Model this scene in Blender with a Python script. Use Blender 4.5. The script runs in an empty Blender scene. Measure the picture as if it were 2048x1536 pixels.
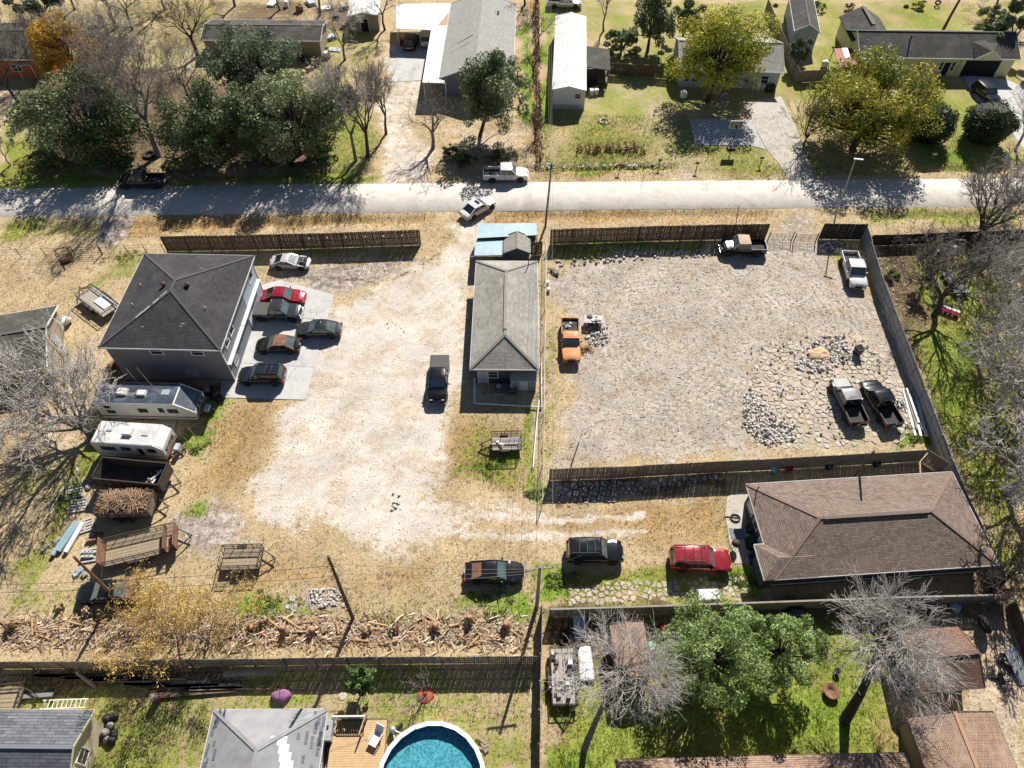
import bpy, math, random
import numpy as np
from mathutils import Vector, Matrix, noise as mnoise
random.seed(7); np.random.seed(7)
R = math.radians
scn = bpy.context.scene
col = scn.collection
# ---------------------------------------------------------------- camera
CAM_H, PITCH, FPX = 58.0, 53.0, 1420.0
cd = bpy.data.cameras.new('camera'); cam = bpy.data.objects.new('camera', cd); col.objects.link(cam)
cd.sensor_width = 36.0; cd.lens = 36.0 * FPX / 2048; cd.clip_start = 0.5; cd.clip_end = 3000
cam.location = (0, 0, CAM_H); cam.rotation_euler = (R(90 - PITCH), 0, 0)
scn.camera = cam
CM = Matrix.Rotation(R(90 - PITCH), 3, 'X')
def G(px, py, z=0.0):
    """ground-plan position (metres) of a surveyed point of the photograph, on the level z"""
    d = CM @ Vector(((px - 1024) / FPX, -(py - 768) / FPX, -1.0))
    return Vector((0, 0, CAM_H)) + d * ((z - CAM_H) / d.z)
# ---------------------------------------------------------------- world, sun, exposure
SUN_EL, SUN_AZ = 39.0, 17.0            # the sun stands ahead and a little to the right
w = bpy.data.worlds.new('World'); scn.world = w; w.use_nodes = True
nt = w.node_tree; bg = nt.nodes['Background']
sky = nt.nodes.new('ShaderNodeTexSky'); sky.sky_type = 'NISHITA'; sky.sun_disc = False
sky.sun_elevation = R(SUN_EL); sky.sun_rotation = R(SUN_AZ); sky.altitude = 20; sky.air_density = 0.7; sky.dust_density = 0.2; sky.ozone_density = 1.0
nt.links.new(sky.outputs[0], bg.inputs[0]); bg.inputs[1].default_value = 0.05
sl = bpy.data.lights.new('sun', 'SUN'); sl.energy = 5.0; sl.angle = R(0.5); sl.color = (1.0, 0.95, 0.87)
so = bpy.data.objects.new('sun', sl); col.objects.link(so)
sd = Vector((math.sin(R(SUN_AZ)) * math.cos(R(SUN_EL)), math.cos(R(SUN_AZ)) * math.cos(R(SUN_EL)), math.sin(R(SUN_EL))))
so.rotation_euler = sd.to_track_quat('Z', 'Y').to_euler(); so.location = (20, 60, 90)
vs = scn.view_settings; vs.view_transform = 'Standard'; vs.look = 'None'; vs.exposure = 0.72; vs.gamma = 1.0
vs.use_curve_mapping = False
# ---------------------------------------------------------------- materials
MATS = {}
def _n(nt, t, **k):
    n = nt.nodes.new(t)
    for a, b in k.items():
        if hasattr(n, a): setattr(n, a, b)
        else: n.inputs[a.replace('_', ' ')].default_value = b
    return n
def c4(c): return (c[0], c[1], c[2], 1.0)
def M(name, c, c2=None, sc=3.0, rough=0.75, metal=0.0, bump=0.0, bsc=None, coat=0.0, dirt=None, dsc=1.2, damt=0.5, spec=0.5, world=False, trans=0.0):
    """painted / plain surface: two-tone noise, optional dirt patches with their own shape, fine bump"""
    if name in MATS: return MATS[name]
    m = bpy.data.materials.new(name); m.use_nodes = True; nt = m.node_tree; L = nt.links.new
    b = nt.nodes['Principled BSDF']
    b.inputs['Roughness'].default_value = rough; b.inputs['Metallic'].default_value = metal
    b.inputs['Specular IOR Level'].default_value = spec
    if coat: b.inputs['Coat Weight'].default_value = coat; b.inputs['Coat Roughness'].default_value = 0.08
    tc = nt.nodes.new('ShaderNodeTexCoord')
    geo = nt.nodes.new('ShaderNodeNewGeometry') if world else None
    vec = geo.outputs['Position'] if world else tc.outputs['Object']
    c2 = c2 or tuple(x * 0.82 for x in c)
    n1 = _n(nt, 'ShaderNodeTexNoise', Scale=sc, Detail=6.0, Roughness=0.65); L(vec, n1.inputs['Vector'])
    r1 = nt.nodes.new('ShaderNodeValToRGB'); r1.color_ramp.elements[0].position = 0.32; r1.color_ramp.elements[1].position = 0.68
    r1.color_ramp.elements[0].color = c4(c2); r1.color_ramp.elements[1].color = c4(c); L(n1.outputs['Fac'], r1.inputs[0])
    out = r1.outputs[0]
    if dirt:
        n2 = _n(nt, 'ShaderNodeTexNoise', Scale=dsc, Detail=8.0, Roughness=0.7); L(vec, n2.inputs['Vector'])
        r2 = nt.nodes.new('ShaderNodeValToRGB'); r2.color_ramp.elements[0].position = 0.5; r2.color_ramp.elements[1].position = 0.66
        r2.color_ramp.elements[0].color = (0, 0, 0, 1); r2.color_ramp.elements[1].color = (damt,) * 3 + (1,); L(n2.outputs['Fac'], r2.inputs[0])
        mx = nt.nodes.new('ShaderNodeMixRGB'); L(r2.outputs[0], mx.inputs[0]); L(out, mx.inputs[1]); mx.inputs[2].default_value = c4(dirt); out = mx.outputs[0]
    L(out, b.inputs['Base Color'])
    if bump:
        n3 = _n(nt, 'ShaderNodeTexNoise', Scale=bsc or sc * 6, Detail=4.0); L(vec, n3.inputs['Vector'])
        bp = nt.nodes.new('ShaderNodeBump'); bp.inputs['Strength'].default_value = bump; bp.inputs['Distance'].default_value = 0.05
        L(n3.outputs['Fac'], bp.inputs['Height']); L(bp.outputs[0], b.inputs['Normal'])
    if trans: b.inputs['Transmission Weight'].default_value = trans
    MATS[name] = m; return m
def M_shingle(name, c, c2, stain=None, samt=0.5, ssc=0.35, pitch=0.145, tab=0.32, mortar=None, patch=None):
    """asphalt shingle courses on metre UVs (u along the eave, v up the slope)"""
    m = bpy.data.materials.new(name); m.use_nodes = True; nt = m.node_tree; L = nt.links.new
    b = nt.nodes['Principled BSDF']; b.inputs['Roughness'].default_value = 0.92; b.inputs['Specular IOR Level'].default_value = 0.25
    uv = nt.nodes.new('ShaderNodeUVMap'); uv.uv_map = 'UVMap'
    br = nt.nodes.new('ShaderNodeTexBrick'); br.offset = 0.37; br.squash = 1.0
    br.inputs['Scale'].default_value = 1.0; br.inputs['Brick Width'].default_value = tab; br.inputs['Row Height'].default_value = pitch
    br.inputs['Mortar Size'].default_value = 0.018; br.inputs['Bias'].default_value = 0.0
    br.inputs['Color1'].default_value = c4(c); br.inputs['Color2'].default_value = c4(c2)
    br.inputs['Mortar'].default_value = c4(mortar or tuple(x * 0.4 for x in c2)); L(uv.outputs[0], br.inputs['Vector'])
    n1 = _n(nt, 'ShaderNodeTexNoise', Scale=2.2, Detail=8.0, Roughness=0.75); L(uv.outputs[0], n1.inputs['Vector'])
    mr = nt.nodes.new('ShaderNodeMapRange'); mr.inputs[1].default_value = 0.3; mr.inputs[2].default_value = 0.7; mr.inputs[3].default_value = 0.72; mr.inputs[4].default_value = 1.3
    L(n1.outputs['Fac'], mr.inputs[0])
    mm = nt.nodes.new('ShaderNodeMixRGB'); mm.blend_type = 'MULTIPLY'; mm.inputs[0].default_value = 1.0; L(br.outputs['Color'], mm.inputs[1]); L(mr.outputs[0], mm.inputs[2])
    out = mm.outputs[0]
    if stain:
        n2 = _n(nt, 'ShaderNodeTexNoise', Scale=ssc, Detail=8.0, Roughness=0.72); L(uv.outputs[0], n2.inputs['Vector'])
        r2 = nt.nodes.new('ShaderNodeValToRGB'); r2.color_ramp.elements[0].position = 0.47; r2.color_ramp.elements[1].position = 0.62
        r2.color_ramp.elements[0].color = (0, 0, 0, 1); r2.color_ramp.elements[1].color = (samt,) * 3 + (1,); L(n2.outputs['Fac'], r2.inputs[0])
        mx = nt.nodes.new('ShaderNodeMixRGB'); L(r2.outputs[0], mx.inputs[0]); L(out, mx.inputs[1]); mx.inputs[2].default_value = c4(stain); out = mx.outputs[0]
    L(out, b.inputs['Base Color'])
    bp = nt.nodes.new('ShaderNodeBump'); bp.inputs['Strength'].default_value = 0.6; bp.inputs['Distance'].default_value = 0.02
    ad = nt.nodes.new('ShaderNodeMath'); ad.operation = 'ADD'; L(br.outputs['Fac'], ad.inputs[0]); ad.inputs[1].default_value = 0
    sb = nt.nodes.new('ShaderNodeMath'); sb.operation = 'SUBTRACT'; L(n1.outputs['Fac'], sb.inputs[0]); L(ad.outputs[0], sb.inputs[1])
    L(sb.outputs[0], bp.inputs['Height']); L(bp.outputs[0], b.inputs['Normal'])
    MATS[name] = m; return m
def M_leaf(name, cols, rough=0.6, transl=0.25):
    """leaf faces: colour picked per leaf from the 'rnd' attribute"""
    m = bpy.data.materials.new(name); m.use_nodes = True; nt = m.node_tree; L = nt.links.new
    b = nt.nodes['Principled BSDF']; b.inputs['Roughness'].default_value = rough; b.inputs['Specular IOR Level'].default_value = 0.35
    at = nt.nodes.new('ShaderNodeAttribute'); at.attribute_name = 'rnd'
    r = nt.nodes.new('ShaderNodeValToRGB'); el = r.color_ramp.elements
    while len(el) < len(cols): el.new(0.5)
    for i, c in enumerate(cols): el[i].position = i / (len(cols) - 1); el[i].color = c4(c)
    L(at.outputs['Fac'], r.inputs[0]); L(r.outputs[0], b.inputs['Base Color'])
    if transl:
        tr = nt.nodes.new('ShaderNodeBsdfTranslucent'); L(r.outputs[0], tr.inputs[0])
        mx = nt.nodes.new('ShaderNodeMixShader'); mx.inputs[0].default_value = transl
        L(b.outputs[0], mx.inputs[1]); L(tr.outputs[0], mx.inputs[2]); L(mx.outputs[0], nt.nodes['Material Output'].inputs[0])
    MATS[name] = m; return m
# ---------------------------------------------------------------- mesh builder
class MB:
    def __init__(s): s.v = []; s.f = []; s.m = []; s.uv = {}
    def add(s, vs, fs, mi=0):
        o = len(s.v); s.v += [tuple(p) for p in vs]
        for f in fs: s.f.append(tuple(i + o for i in f)); s.m.append(mi)
        return s
    def box(s, x0, x1, y0, y1, z0, z1, mi=0):
        return s.add([(x0, y0, z0), (x1, y0, z0), (x1, y1, z0), (x0, y1, z0), (x0, y0, z1), (x1, y0, z1), (x1, y1, z1), (x0, y1, z1)],
                     [(3, 2, 1, 0), (4, 5, 6, 7), (0, 1, 5, 4), (1, 2, 6, 5), (2, 3, 7, 6), (3, 0, 4, 7)], mi)
    def hexa(s, b, t, mi=0):     # 4 bottom, 4 top points (counter-clockwise)
        return s.add(list(b) + list(t), [(3, 2, 1, 0), (4, 5, 6, 7), (0, 1, 5, 4), (1, 2, 6, 5), (2, 3, 7, 6), (3, 0, 4, 7)], mi)
    def bar(s, p, q, w, h=None, mi=0, up=(0, 0, 1)):    # square bar between two points
        p = Vector(p); q = Vector(q); h = h or w; d = (q - p).normalized(); u = Vector(up)
        if abs(d.dot(u)) > 0.98: u = Vector((1, 0, 0))
        a = d.cross(u).normalized(); c = a.cross(d).normalized()
        o = [a * w / 2 + c * -h / 2, a * -w / 2 + c * -h / 2, a * -w / 2 + c * h / 2, a * w / 2 + c * h / 2]
        return s.add([p + k for k in o] + [q + k for k in o], [(0, 1, 2, 3), (7, 6, 5, 4), (0, 4, 5, 1), (1, 5, 6, 2), (2, 6, 7, 3), (3, 7, 4, 0)], mi)
    def tube(s, p, q, r, r2=None, n=6, mi=0, cap=True):
        p = Vector(p); q = Vector(q); r2 = r if r2 is None else r2; d = q - p
        if d.length < 1e-6: return s
        d.normalize(); u = Vector((0, 0, 1)) if abs(d.z) < 0.9 else Vector((1, 0, 0)); a = d.cross(u).normalized(); c = d.cross(a)
        vs = []
        for (o, rr) in ((p, r), (q, r2)):
            for i in range(n):
                t = 2 * math.pi * i / n; vs.append(o + a * (rr * math.cos(t)) + c * (rr * math.sin(t)))
        fs = [(i, (i + 1) % n, n + (i + 1) % n, n + i) for i in range(n)]
        if cap: fs += [tuple(range(n - 1, -1, -1)), tuple(range(n, 2 * n))]
        return s.add(vs, fs, mi)
    def path(s, pts, r, n=5, mi=0):
        for a, b in zip(pts, pts[1:]): s.tube(a, b, r, r, n, mi)
        return s
    def prism(s, pts, z0, z1, mi=0):
        n = len(pts); a = sum(pts[i][0] * pts[(i + 1) % n][1] - pts[(i + 1) % n][0] * pts[i][1] for i in range(n))
        if a < 0: pts = pts[::-1]
        return s.add([(p[0], p[1], z0) for p in pts] + [(p[0], p[1], z1) for p in pts],
                     [tuple(range(n - 1, -1, -1)), tuple(range(n, 2 * n))] + [(i, (i + 1) % n, n + (i + 1) % n, n + i) for i in range(n)], mi)
    def roof(s, pts, th=0.12, mi=0, emi=None):   # roof plane, first edge = eave; metre UVs; real thickness
        P = [Vector(p) for p in pts]; n = len(P); N = (P[1] - P[0]).cross(P[2] - P[0]).normalized()
        if N.z < 0: N = -N
        u = (P[1] - P[0]).normalized(); v = N.cross(u); 
        if v.z < 0: v = -v
        o = len(s.v); k = len(s.f)
        s.add(P + [p - Vector((0, 0, th)) for p in P], [], mi)
        f = tuple(range(n)) if (P[1] - P[0]).cross(P[2] - P[0]).z > 0 else tuple(range(n - 1, -1, -1))
        s.f.append(tuple(o + i for i in f)); s.m.append(mi)
        s.uv[k] = [((P[i] - P[0]).dot(u) + 3.7 * (k % 7), (P[i] - P[0]).dot(v) + 1.3 * (k % 5)) for i in f]
        e = mi if emi is None else emi
        s.f.append(tuple(o + n + i for i in reversed(f))); s.m.append(e)
        for i in range(n):
            j = (i + 1) % n; s.f.append((o + f[j], o + f[i], o + n + f[i], o + n + f[j])); s.m.append(e)
        return s
    def lathe(s, prof, n=16, mi=0, c=(0, 0, 0), ax='z'):
        vs = []; 
        for (r, h) in prof:
            for i in range(n):
                t = 2 * math.pi * i / n; x, y = r * math.cos(t), r * math.sin(t)
                p = (x, y, h) if ax == 'z' else ((x, h, y) if ax == 'y' else (h, x, y)); vs.append((p[0] + c[0], p[1] + c[1], p[2] + c[2]))
        fs = []
        for k in range(len(prof) - 1):
            for i in range(n):
                j = (i + 1) % n; q = (k * n + i, k * n + j, (k + 1) * n + j, (k + 1) * n + i); fs.append(q if ax != 'y' else q[::-1])
        e0 = tuple(range(n - 1, -1, -1)); e1 = tuple(range((len(prof) - 1) * n, len(prof) * n)); fs += [e0, e1] if ax != 'y' else [e0[::-1], e1[::-1]]
        return s.add(vs, fs, mi)
    def mesh(s, name, mats, smooth=False):
        me = bpy.data.meshes.new(name); me.from_pydata(s.v, [], s.f)
        for m in (mats if isinstance(mats, (list, tuple)) else [mats]): me.materials.append(MATS[m] if isinstance(m, str) else m)
        if any(s.m): me.polygons.foreach_set('material_index', s.m)
        if s.uv:
            ul = me.uv_layers.new(name='UVMap')
            for k, q in s.uv.items():
                p = me.polygons[k]
                for li, t in zip(p.loop_indices, q): ul.data[li].uv = t
        if smooth: me.polygons.foreach_set('use_smooth', [True] * len(s.f))
        me.update(); return me
    def build(s, name, mats, parent=None, smooth=False, loc=None):
        o = bpy.data.objects.new(name, s.mesh(name, mats, smooth)); col.objects.link(o)
        if parent: o.parent = parent
        if loc is not None: o.location = loc
        return o
def tag(o, label=None, cat=None, group=None, kind=None):
    if label: o['label'] = label
    if cat: o['category'] = cat
    if group: o['group'] = group
    if kind: o['kind'] = kind
    return o
def thing(name, label, cat, loc=(0, 0, 0), rz=0.0, group=None):
    o = bpy.data.objects.new(name, None); col.objects.link(o); o.location = loc; o.rotation_euler = (0, 0, rz); o.empty_display_size = 0.3
    return tag(o, label, cat, group)
def kids(o): return [c for c in col.objects if c.parent == o]
def copy_tree(o, loc=None, rz=None, label=None, parent=None, ch=None):
    c = o.copy(); col.objects.link(c); c.parent = parent
    if loc is not None: c.location = loc
    if rz is not None: c.rotation_euler = (0, 0, rz)
    if label: c['label'] = label
    for k in list(o.children): copy_tree(k, parent=c)
    return c
def xy(px, py, z=0): g = G(px, py, z); return (g.x, g.y)
def rect(c, z):      # 4 photo points (back-left, back-right, front-right, front-left) at level z -> centre, angle, width, depth
    P = [G(a, b, z) for a, b in c]; ctr = sum(P, Vector()) / 4
    ex = (P[1] - P[0] + P[2] - P[3]); a = math.atan2(ex.y, ex.x); ey = (P[0] - P[3] + P[1] - P[2])
    return Vector((ctr.x, ctr.y, 0)), a, ex.length / 2, ey.length / 2
def rot2(x, y, a): return (x * math.cos(a) - y * math.sin(a), x * math.sin(a) + y * math.cos(a))
rnd = random.random
def ru(a, b): return a + (b - a) * random.random()
# ================================================================ ground
def vnoise(x, y, s, seed):
    rs = np.random.RandomState(seed); T = rs.rand(257, 257)
    u = x / s + 61.3; v = y / s + 17.7; i = np.floor(u).astype(int); j = np.floor(v).astype(int); fu = u - i; fv = v - j
    fu = fu * fu * (3 - 2 * fu); fv = fv * fv * (3 - 2 * fv); i %= 256; j %= 256
    return (T[i, j] * (1 - fu) + T[i + 1, j] * fu) * (1 - fv) + (T[i, j + 1] * (1 - fu) + T[i + 1, j + 1] * fu) * fv
def sdf(X, Y, P):      # signed distance to a polygon, negative inside
    d = np.full(X.shape, 1e9); ins = np.zeros(X.shape, bool); n = len(P)
    for i in range(n):
        ax, ay = P[i]; bx, by = P[(i + 1) % n]; ex, ey = bx - ax, by - ay; L2 = ex * ex + ey * ey + 1e-9
        t = np.clip(((X - ax) * ex + (Y - ay) * ey) / L2, 0, 1); d = np.minimum(d, (X - ax - t * ex) ** 2 + (Y - ay - t * ey) ** 2)
        c = ((ay > Y) != (by > Y)) & (X < (bx - ax) * (Y - ay) / (by - ay + 1e-12) + ax); ins ^= c
    d = np.sqrt(d); return np.where(ins, -d, d)
def lnd(X, Y, P):      # distance to a polyline
    d = np.full(X.shape, 1e9)
    for (ax, ay), (bx, by) in zip(P, P[1:]):
        ex, ey = bx - ax, by - ay; t = np.clip(((X - ax) * ex + (Y - ay) * ey) / (ex * ex + ey * ey + 1e-9), 0, 1)
        d = np.minimum(d, (X - ax - t * ex) ** 2 + (Y - ay - t * ey) ** 2)
    return np.sqrt(d)
GREEN, GRAV, LOT, ORNG, SAND, DARK, LUSH, CHIP = range(8)
# (channel, outline or track surveyed from the photo, edge softness in m, strength)
ZP = [
 # -------- beyond the road
 (GREEN, [(0, 270), (60, 280), (120, 345), (330, 350), (700, 330), (760, 350), (740, 372), (0, 380)], 1.5, .75),
 (GREEN, [(560, 60), (660, 60), (730, 170), (770, 280), (720, 340), (600, 340), (640, 200)], 2.5, .6),
 (SAND, [(0, 170), (60, 190), (80, 280), (40, 300), (0, 260)], 1.5, .9), (SAND, [(330, 90), (420, 60), (420, 170), (350, 200)], 2, .7),
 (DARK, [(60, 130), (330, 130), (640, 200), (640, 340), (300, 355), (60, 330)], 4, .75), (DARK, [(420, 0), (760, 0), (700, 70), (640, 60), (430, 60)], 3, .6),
 (GRAV, [(775, 90), (880, 110), (850, 200), (815, 250), (870, 300), (862, 372), (752, 372), (772, 280), (748, 230), (770, 170)], 1.2, .68),
 (SAND, [(870, 250), (1060, 250), (1065, 310), (890, 320)], 2, .6), (DARK, [(880, 290), (1060, 290), (1060, 335), (890, 340)], 2, .6),
 (LUSH, [(1040, 40), (1066, 40), (1070, 260), (1040, 260)], 1, .75), (SAND, [(1066, 0), (1082, 0), (1088, 330), (1070, 330)], .5, .8), (ORNG, [(1060, 0), (1090, 0), (1095, 330), (1062, 330)], .8, .6),
 (LUSH, [(1086, 20), (1106, 20), (1106, 240), (1092, 330), (1086, 330)], .8, .8),
 (GREEN, [(1095, 180), (1230, 170), (1330, 260), (1340, 350), (1095, 350)], 2, .55), (ORNG, [(1200, 230), (1290, 250), (1320, 345), (1120, 350), (1140, 290)], 2.5, .62),
 (SAND, [(1205, 160), (1330, 165), (1345, 260), (1360, 300), (1400, 360), (1350, 360), (1300, 280), (1235, 230)], 1.6, .75),
 (GREEN, [(1330, 170), (1500, 190), (1500, 230), (1350, 215)], 1.5, .6), (GREEN, [(1390, 295), (1530, 298), (1560, 355), (1400, 358)], 2, .5), (ORNG, [(1480, 310), (1540, 320), (1555, 358), (1420, 358)], 1.5, .5),
 (GREEN, [(1180, 0), (1290, 0), (1300, 120), (1190, 60)], 3, .6), (GREEN, [(1420, 0), (1545, 0), (1560, 60), (1400, 30)], 3, .7),
 (ORNG, [(1630, 0), (1960, 0), (1990, 60), (1830, 60), (1720, 100), (1640, 90)], 4, .55), (GREEN, [(1640, 60), (1720, 90), (1700, 150), (1630, 140)], 2, .65), (GREEN, [(1880, 40), (1990, 50), (1990, 75), (1880, 70)], 2, .6),
 (GREEN, [(1570, 170), (1640, 170), (1640, 350), (1600, 350)], 2, .55), (GREEN, [(1840, 180), (2048, 200), (2048, 350), (1640, 350), (1850, 300)], 2, .62), (LUSH, [(1850, 290), (1960, 270), (1970, 330), (1850, 335)], 2, .65), (ORNG, [(1860, 195), (1920, 200), (1930, 250), (1880, 270)], 2, .55),
 (ORNG, [(900, 335), (1340, 330), (1340, 360), (900, 362)], 1, .5), (GREEN, [(1040, 330), (1330, 330), (1330, 345), (1040, 345)], .8, .45),
 # -------- verge south of the road
 (ORNG, [(250, 434), (880, 426), (870, 450), (330, 468), (260, 480)], 1, .62), (GREEN, [(0, 435), (220, 430), (200, 475), (0, 480)], 1.4, .55), (GREEN, [(590, 432), (880, 425), (860, 450), (700, 455)], 2, .45),
 (ORNG, [(985, 420), (1540, 415), (1540, 445), (1080, 450), (1000, 448)], 1, .62), (ORNG, [(1600, 420), (1700, 430), (1640, 450)], 1, .4), (GREEN, [(1720, 415), (2048, 415), (2048, 450), (1740, 455)], 1.5, .7),
 (CHIP, [(195, 430), (275, 430), (260, 470), (240, 500), (190, 500), (210, 460)], 1.2, .75), (CHIP, [(1560, 415), (1640, 415), (1650, 480), (1540, 490)], 1.5, .6),
 # -------- the left yard
 (GREEN, [(200, 505), (290, 510), (260, 560), (160, 580)], 1.6, .62), (SAND, [(0, 480), (180, 480), (200, 620), (150, 640), (0, 600)], 5, .35), (ORNG, [(0, 520), (180, 560), (180, 760), (60, 760)], 5, .48),
 (SAND, [(130, 720), (200, 640), (215, 700), (190, 770), (130, 770)], 2, .6),
 (DARK, [(200, 715), (450, 770), (460, 800), (200, 800)], 1, .8),
 (ORNG, [(510, 530), (600, 545), (850, 490), (840, 520), (760, 570), (520, 560)], 1.5, .5), (CHIP, [(520, 545), (700, 530), (840, 535), (740, 570), (690, 590), (520, 560)], 1.2, .7), (GREEN, [(340, 500), (842, 490), (842, 505), (340, 515)], 1, .55),
 (GRAV, [(905, 440), (960, 448), (950, 520), (925, 640), (925, 760), (895, 830), (880, 930), (850, 985), (905, 1010), (1090, 1018), (1090, 1040), (890, 1045), (850, 1085), (770, 1100), (690, 1075), (640, 1035), (515, 1030), (520, 950), (548, 890), (600, 800), (600, 740), (640, 690), (660, 620), (740, 590), (830, 545), (890, 480)], 1.3, 1.0),
 (SAND, [(820, 850), (930, 850), (910, 950), (840, 970)], 3, .6),
 (SAND, [(640, 1010), (850, 1000), (860, 1090), (650, 1080)], 4, .35),
 (ORNG, [(880, 820), (1070, 820), (1070, 1000), (880, 960)], 2.5, .6), (LUSH, [(890, 930), (1040, 905), (1050, 925), (900, 945)], .7, .65), (GREEN, [(1050, 780), (1082, 780), (1082, 1010), (1055, 1010)], 1, .8), (LUSH, [(1058, 960), (1080, 960), (1080, 1020), (1052, 1020)], .8, .7),
 (ORNG, [(370, 800), (560, 790), (560, 880), (520, 980), (400, 1000), (360, 900)], 4, .66), (LUSH, [(405, 785), (470, 785), (460, 830), (405, 850)], 1.4, .75), (LUSH, [(340, 880), (430, 830), (440, 870), (390, 920), (345, 920)], 1.6, .7), (LUSH, [(375, 1005), (425, 1005), (425, 1030), (375, 1030)], .8, .6),
 (CHIP, [(330, 1010), (480, 1020), (500, 1090), (420, 1130), (350, 1100)], 2.5, .65),
 (GREEN, [(100, 1000), (190, 880), (210, 900), (160, 1010), (60, 1180), (20, 1250), (0, 1240)], 1.5, .75), (SAND, [(40, 840), (150, 820), (150, 920), (60, 950)], 3, .6), (ORNG, [(0, 760), (190, 770), (180, 830), (0, 900)], 5, .4),
 (ORNG, [(440, 1090), (700, 1120), (1080, 1080), (1080, 1170), (500, 1190)], 4, .56), (SAND, [(430, 1130), (1060, 1120), (1060, 1190), (500, 1190)], 4, .4),
 (LUSH, [(250, 1180), (300, 1180), (290, 1230), (250, 1230)], 1.2, .75), (LUSH, [(470, 1190), (620, 1205), (620, 1235), (470, 1235)], 1.3, .7), (LUSH, [(720, 1210), (830, 1225), (820, 1245), (720, 1245)], 1.0, .7), (LUSH, [(900, 1205), (1075, 1180), (1075, 1240), (920, 1230)], 1.3, .8),
 (ORNG, [(0, 1220), (1075, 1225), (1075, 1300), (0, 1310)], 2, .45), (SAND, [(0, 1215), (1060, 1225), (1060, 1270), (0, 1300)], 2, .5), (GREEN, [(0, 1150), (150, 1190), (100, 1230), (0, 1240)], 2.5, .5),
 (CHIP, [(600, 1165), (690, 1170), (690, 1220), (620, 1220)], 1, .7),
 # -------- back gardens at the foot of the picture
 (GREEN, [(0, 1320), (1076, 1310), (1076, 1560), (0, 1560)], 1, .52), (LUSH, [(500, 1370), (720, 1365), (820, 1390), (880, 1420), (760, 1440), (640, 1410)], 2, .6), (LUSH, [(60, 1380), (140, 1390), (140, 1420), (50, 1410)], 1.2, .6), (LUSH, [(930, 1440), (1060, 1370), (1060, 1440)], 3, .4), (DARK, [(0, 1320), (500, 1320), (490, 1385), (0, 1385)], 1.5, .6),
 # -------- the strip beside the grey house and the lot
 (GREEN, [(1088, 500), (1125, 520), (1110, 640), (1110, 760), (1120, 920), (1088, 930)], 1.2, .75), (ORNG, [(1100, 640), (1125, 640), (1165, 720), (1160, 790), (1100, 760)], 1, .45),
 (LOT, [(1105, 525), (1200, 508), (1430, 515), (1560, 470), (1640, 480), (1690, 560), (1760, 615), (1800, 700), (1850, 870), (1500, 912), (1130, 935), (1120, 850), (1150, 780), (1180, 700), (1130, 640)], 1.4, 1.0),
 (SAND, [(1500, 720), (1560, 665), (1620, 660), (1690, 640), (1830, 760), (1865, 885), (1505, 905), (1490, 800)], 1.2, .85), (ORNG, [(1510, 670), (1630, 640), (1650, 680), (1520, 730)], 1.3, .6), (GREEN, [(1560, 830), (1700, 840), (1860, 870), (1860, 895), (1560, 905)], 2, .5), (LUSH, [(1800, 850), (1860, 870), (1858, 895), (1790, 890)], 1, .8), (GREEN, [(1690, 700), (1780, 700), (1790, 780), (1720, 760)], 1.5, .5),
 (GREEN, [(1100, 480), (1420, 478), (1420, 520), (1110, 528)], 1.0, .7), (GREEN, [(1655, 490), (1690, 495), (1740, 600), (1790, 650), (1760, 650), (1690, 560)], 1, .6),
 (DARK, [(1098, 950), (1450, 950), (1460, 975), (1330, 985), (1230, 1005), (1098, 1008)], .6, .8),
 (ORNG, [(1090, 1015), (1460, 985), (1470, 1100), (1330, 1110), (1090, 1090)], 2, .68), (SAND, [(1230, 1010), (1440, 1005), (1440, 1070), (1240, 1060)], 2.5, .45),
 (LUSH, [(1090, 1130), (1130, 1150), (1140, 1205), (1090, 1205)], .8, .85), (LUSH, [(1440, 1110), (1500, 1110), (1520, 1190), (1400, 1195), (1450, 1150)], .8, .9), (GREEN, [(1130, 1140), (1460, 1130), (1460, 1200), (1130, 1210)], 1, .7), (LUSH, [(1440, 1000), (1465, 1000), (1480, 1110), (1450, 1110)], .6, .6),
 # -------- garden at the lower right
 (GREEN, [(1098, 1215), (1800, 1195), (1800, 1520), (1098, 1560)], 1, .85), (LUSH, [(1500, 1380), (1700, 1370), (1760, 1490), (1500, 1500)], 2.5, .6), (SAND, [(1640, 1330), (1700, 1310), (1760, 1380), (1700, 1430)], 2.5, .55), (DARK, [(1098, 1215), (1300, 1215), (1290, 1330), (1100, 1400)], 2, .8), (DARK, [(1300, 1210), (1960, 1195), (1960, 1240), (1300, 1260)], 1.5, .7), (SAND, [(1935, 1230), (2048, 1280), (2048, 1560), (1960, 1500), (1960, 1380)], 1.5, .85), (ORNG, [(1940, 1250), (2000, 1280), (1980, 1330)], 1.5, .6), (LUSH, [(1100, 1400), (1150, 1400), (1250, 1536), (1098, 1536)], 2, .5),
 # -------- woodland lot at the right
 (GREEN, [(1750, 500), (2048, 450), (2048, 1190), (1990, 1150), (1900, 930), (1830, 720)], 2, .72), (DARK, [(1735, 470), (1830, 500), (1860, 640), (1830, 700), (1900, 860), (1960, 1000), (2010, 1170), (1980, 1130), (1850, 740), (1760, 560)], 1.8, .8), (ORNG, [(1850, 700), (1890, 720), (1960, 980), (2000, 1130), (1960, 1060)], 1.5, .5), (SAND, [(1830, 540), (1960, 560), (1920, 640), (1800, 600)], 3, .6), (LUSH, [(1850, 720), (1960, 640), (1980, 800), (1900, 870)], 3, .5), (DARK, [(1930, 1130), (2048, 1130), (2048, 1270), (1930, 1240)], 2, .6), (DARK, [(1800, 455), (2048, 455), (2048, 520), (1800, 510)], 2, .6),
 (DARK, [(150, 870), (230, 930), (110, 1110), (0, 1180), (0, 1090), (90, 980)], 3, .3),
]
GRAVP = [z for z in ZP if z[0] == GRAV and z[3] >= .99][0][1]
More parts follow.
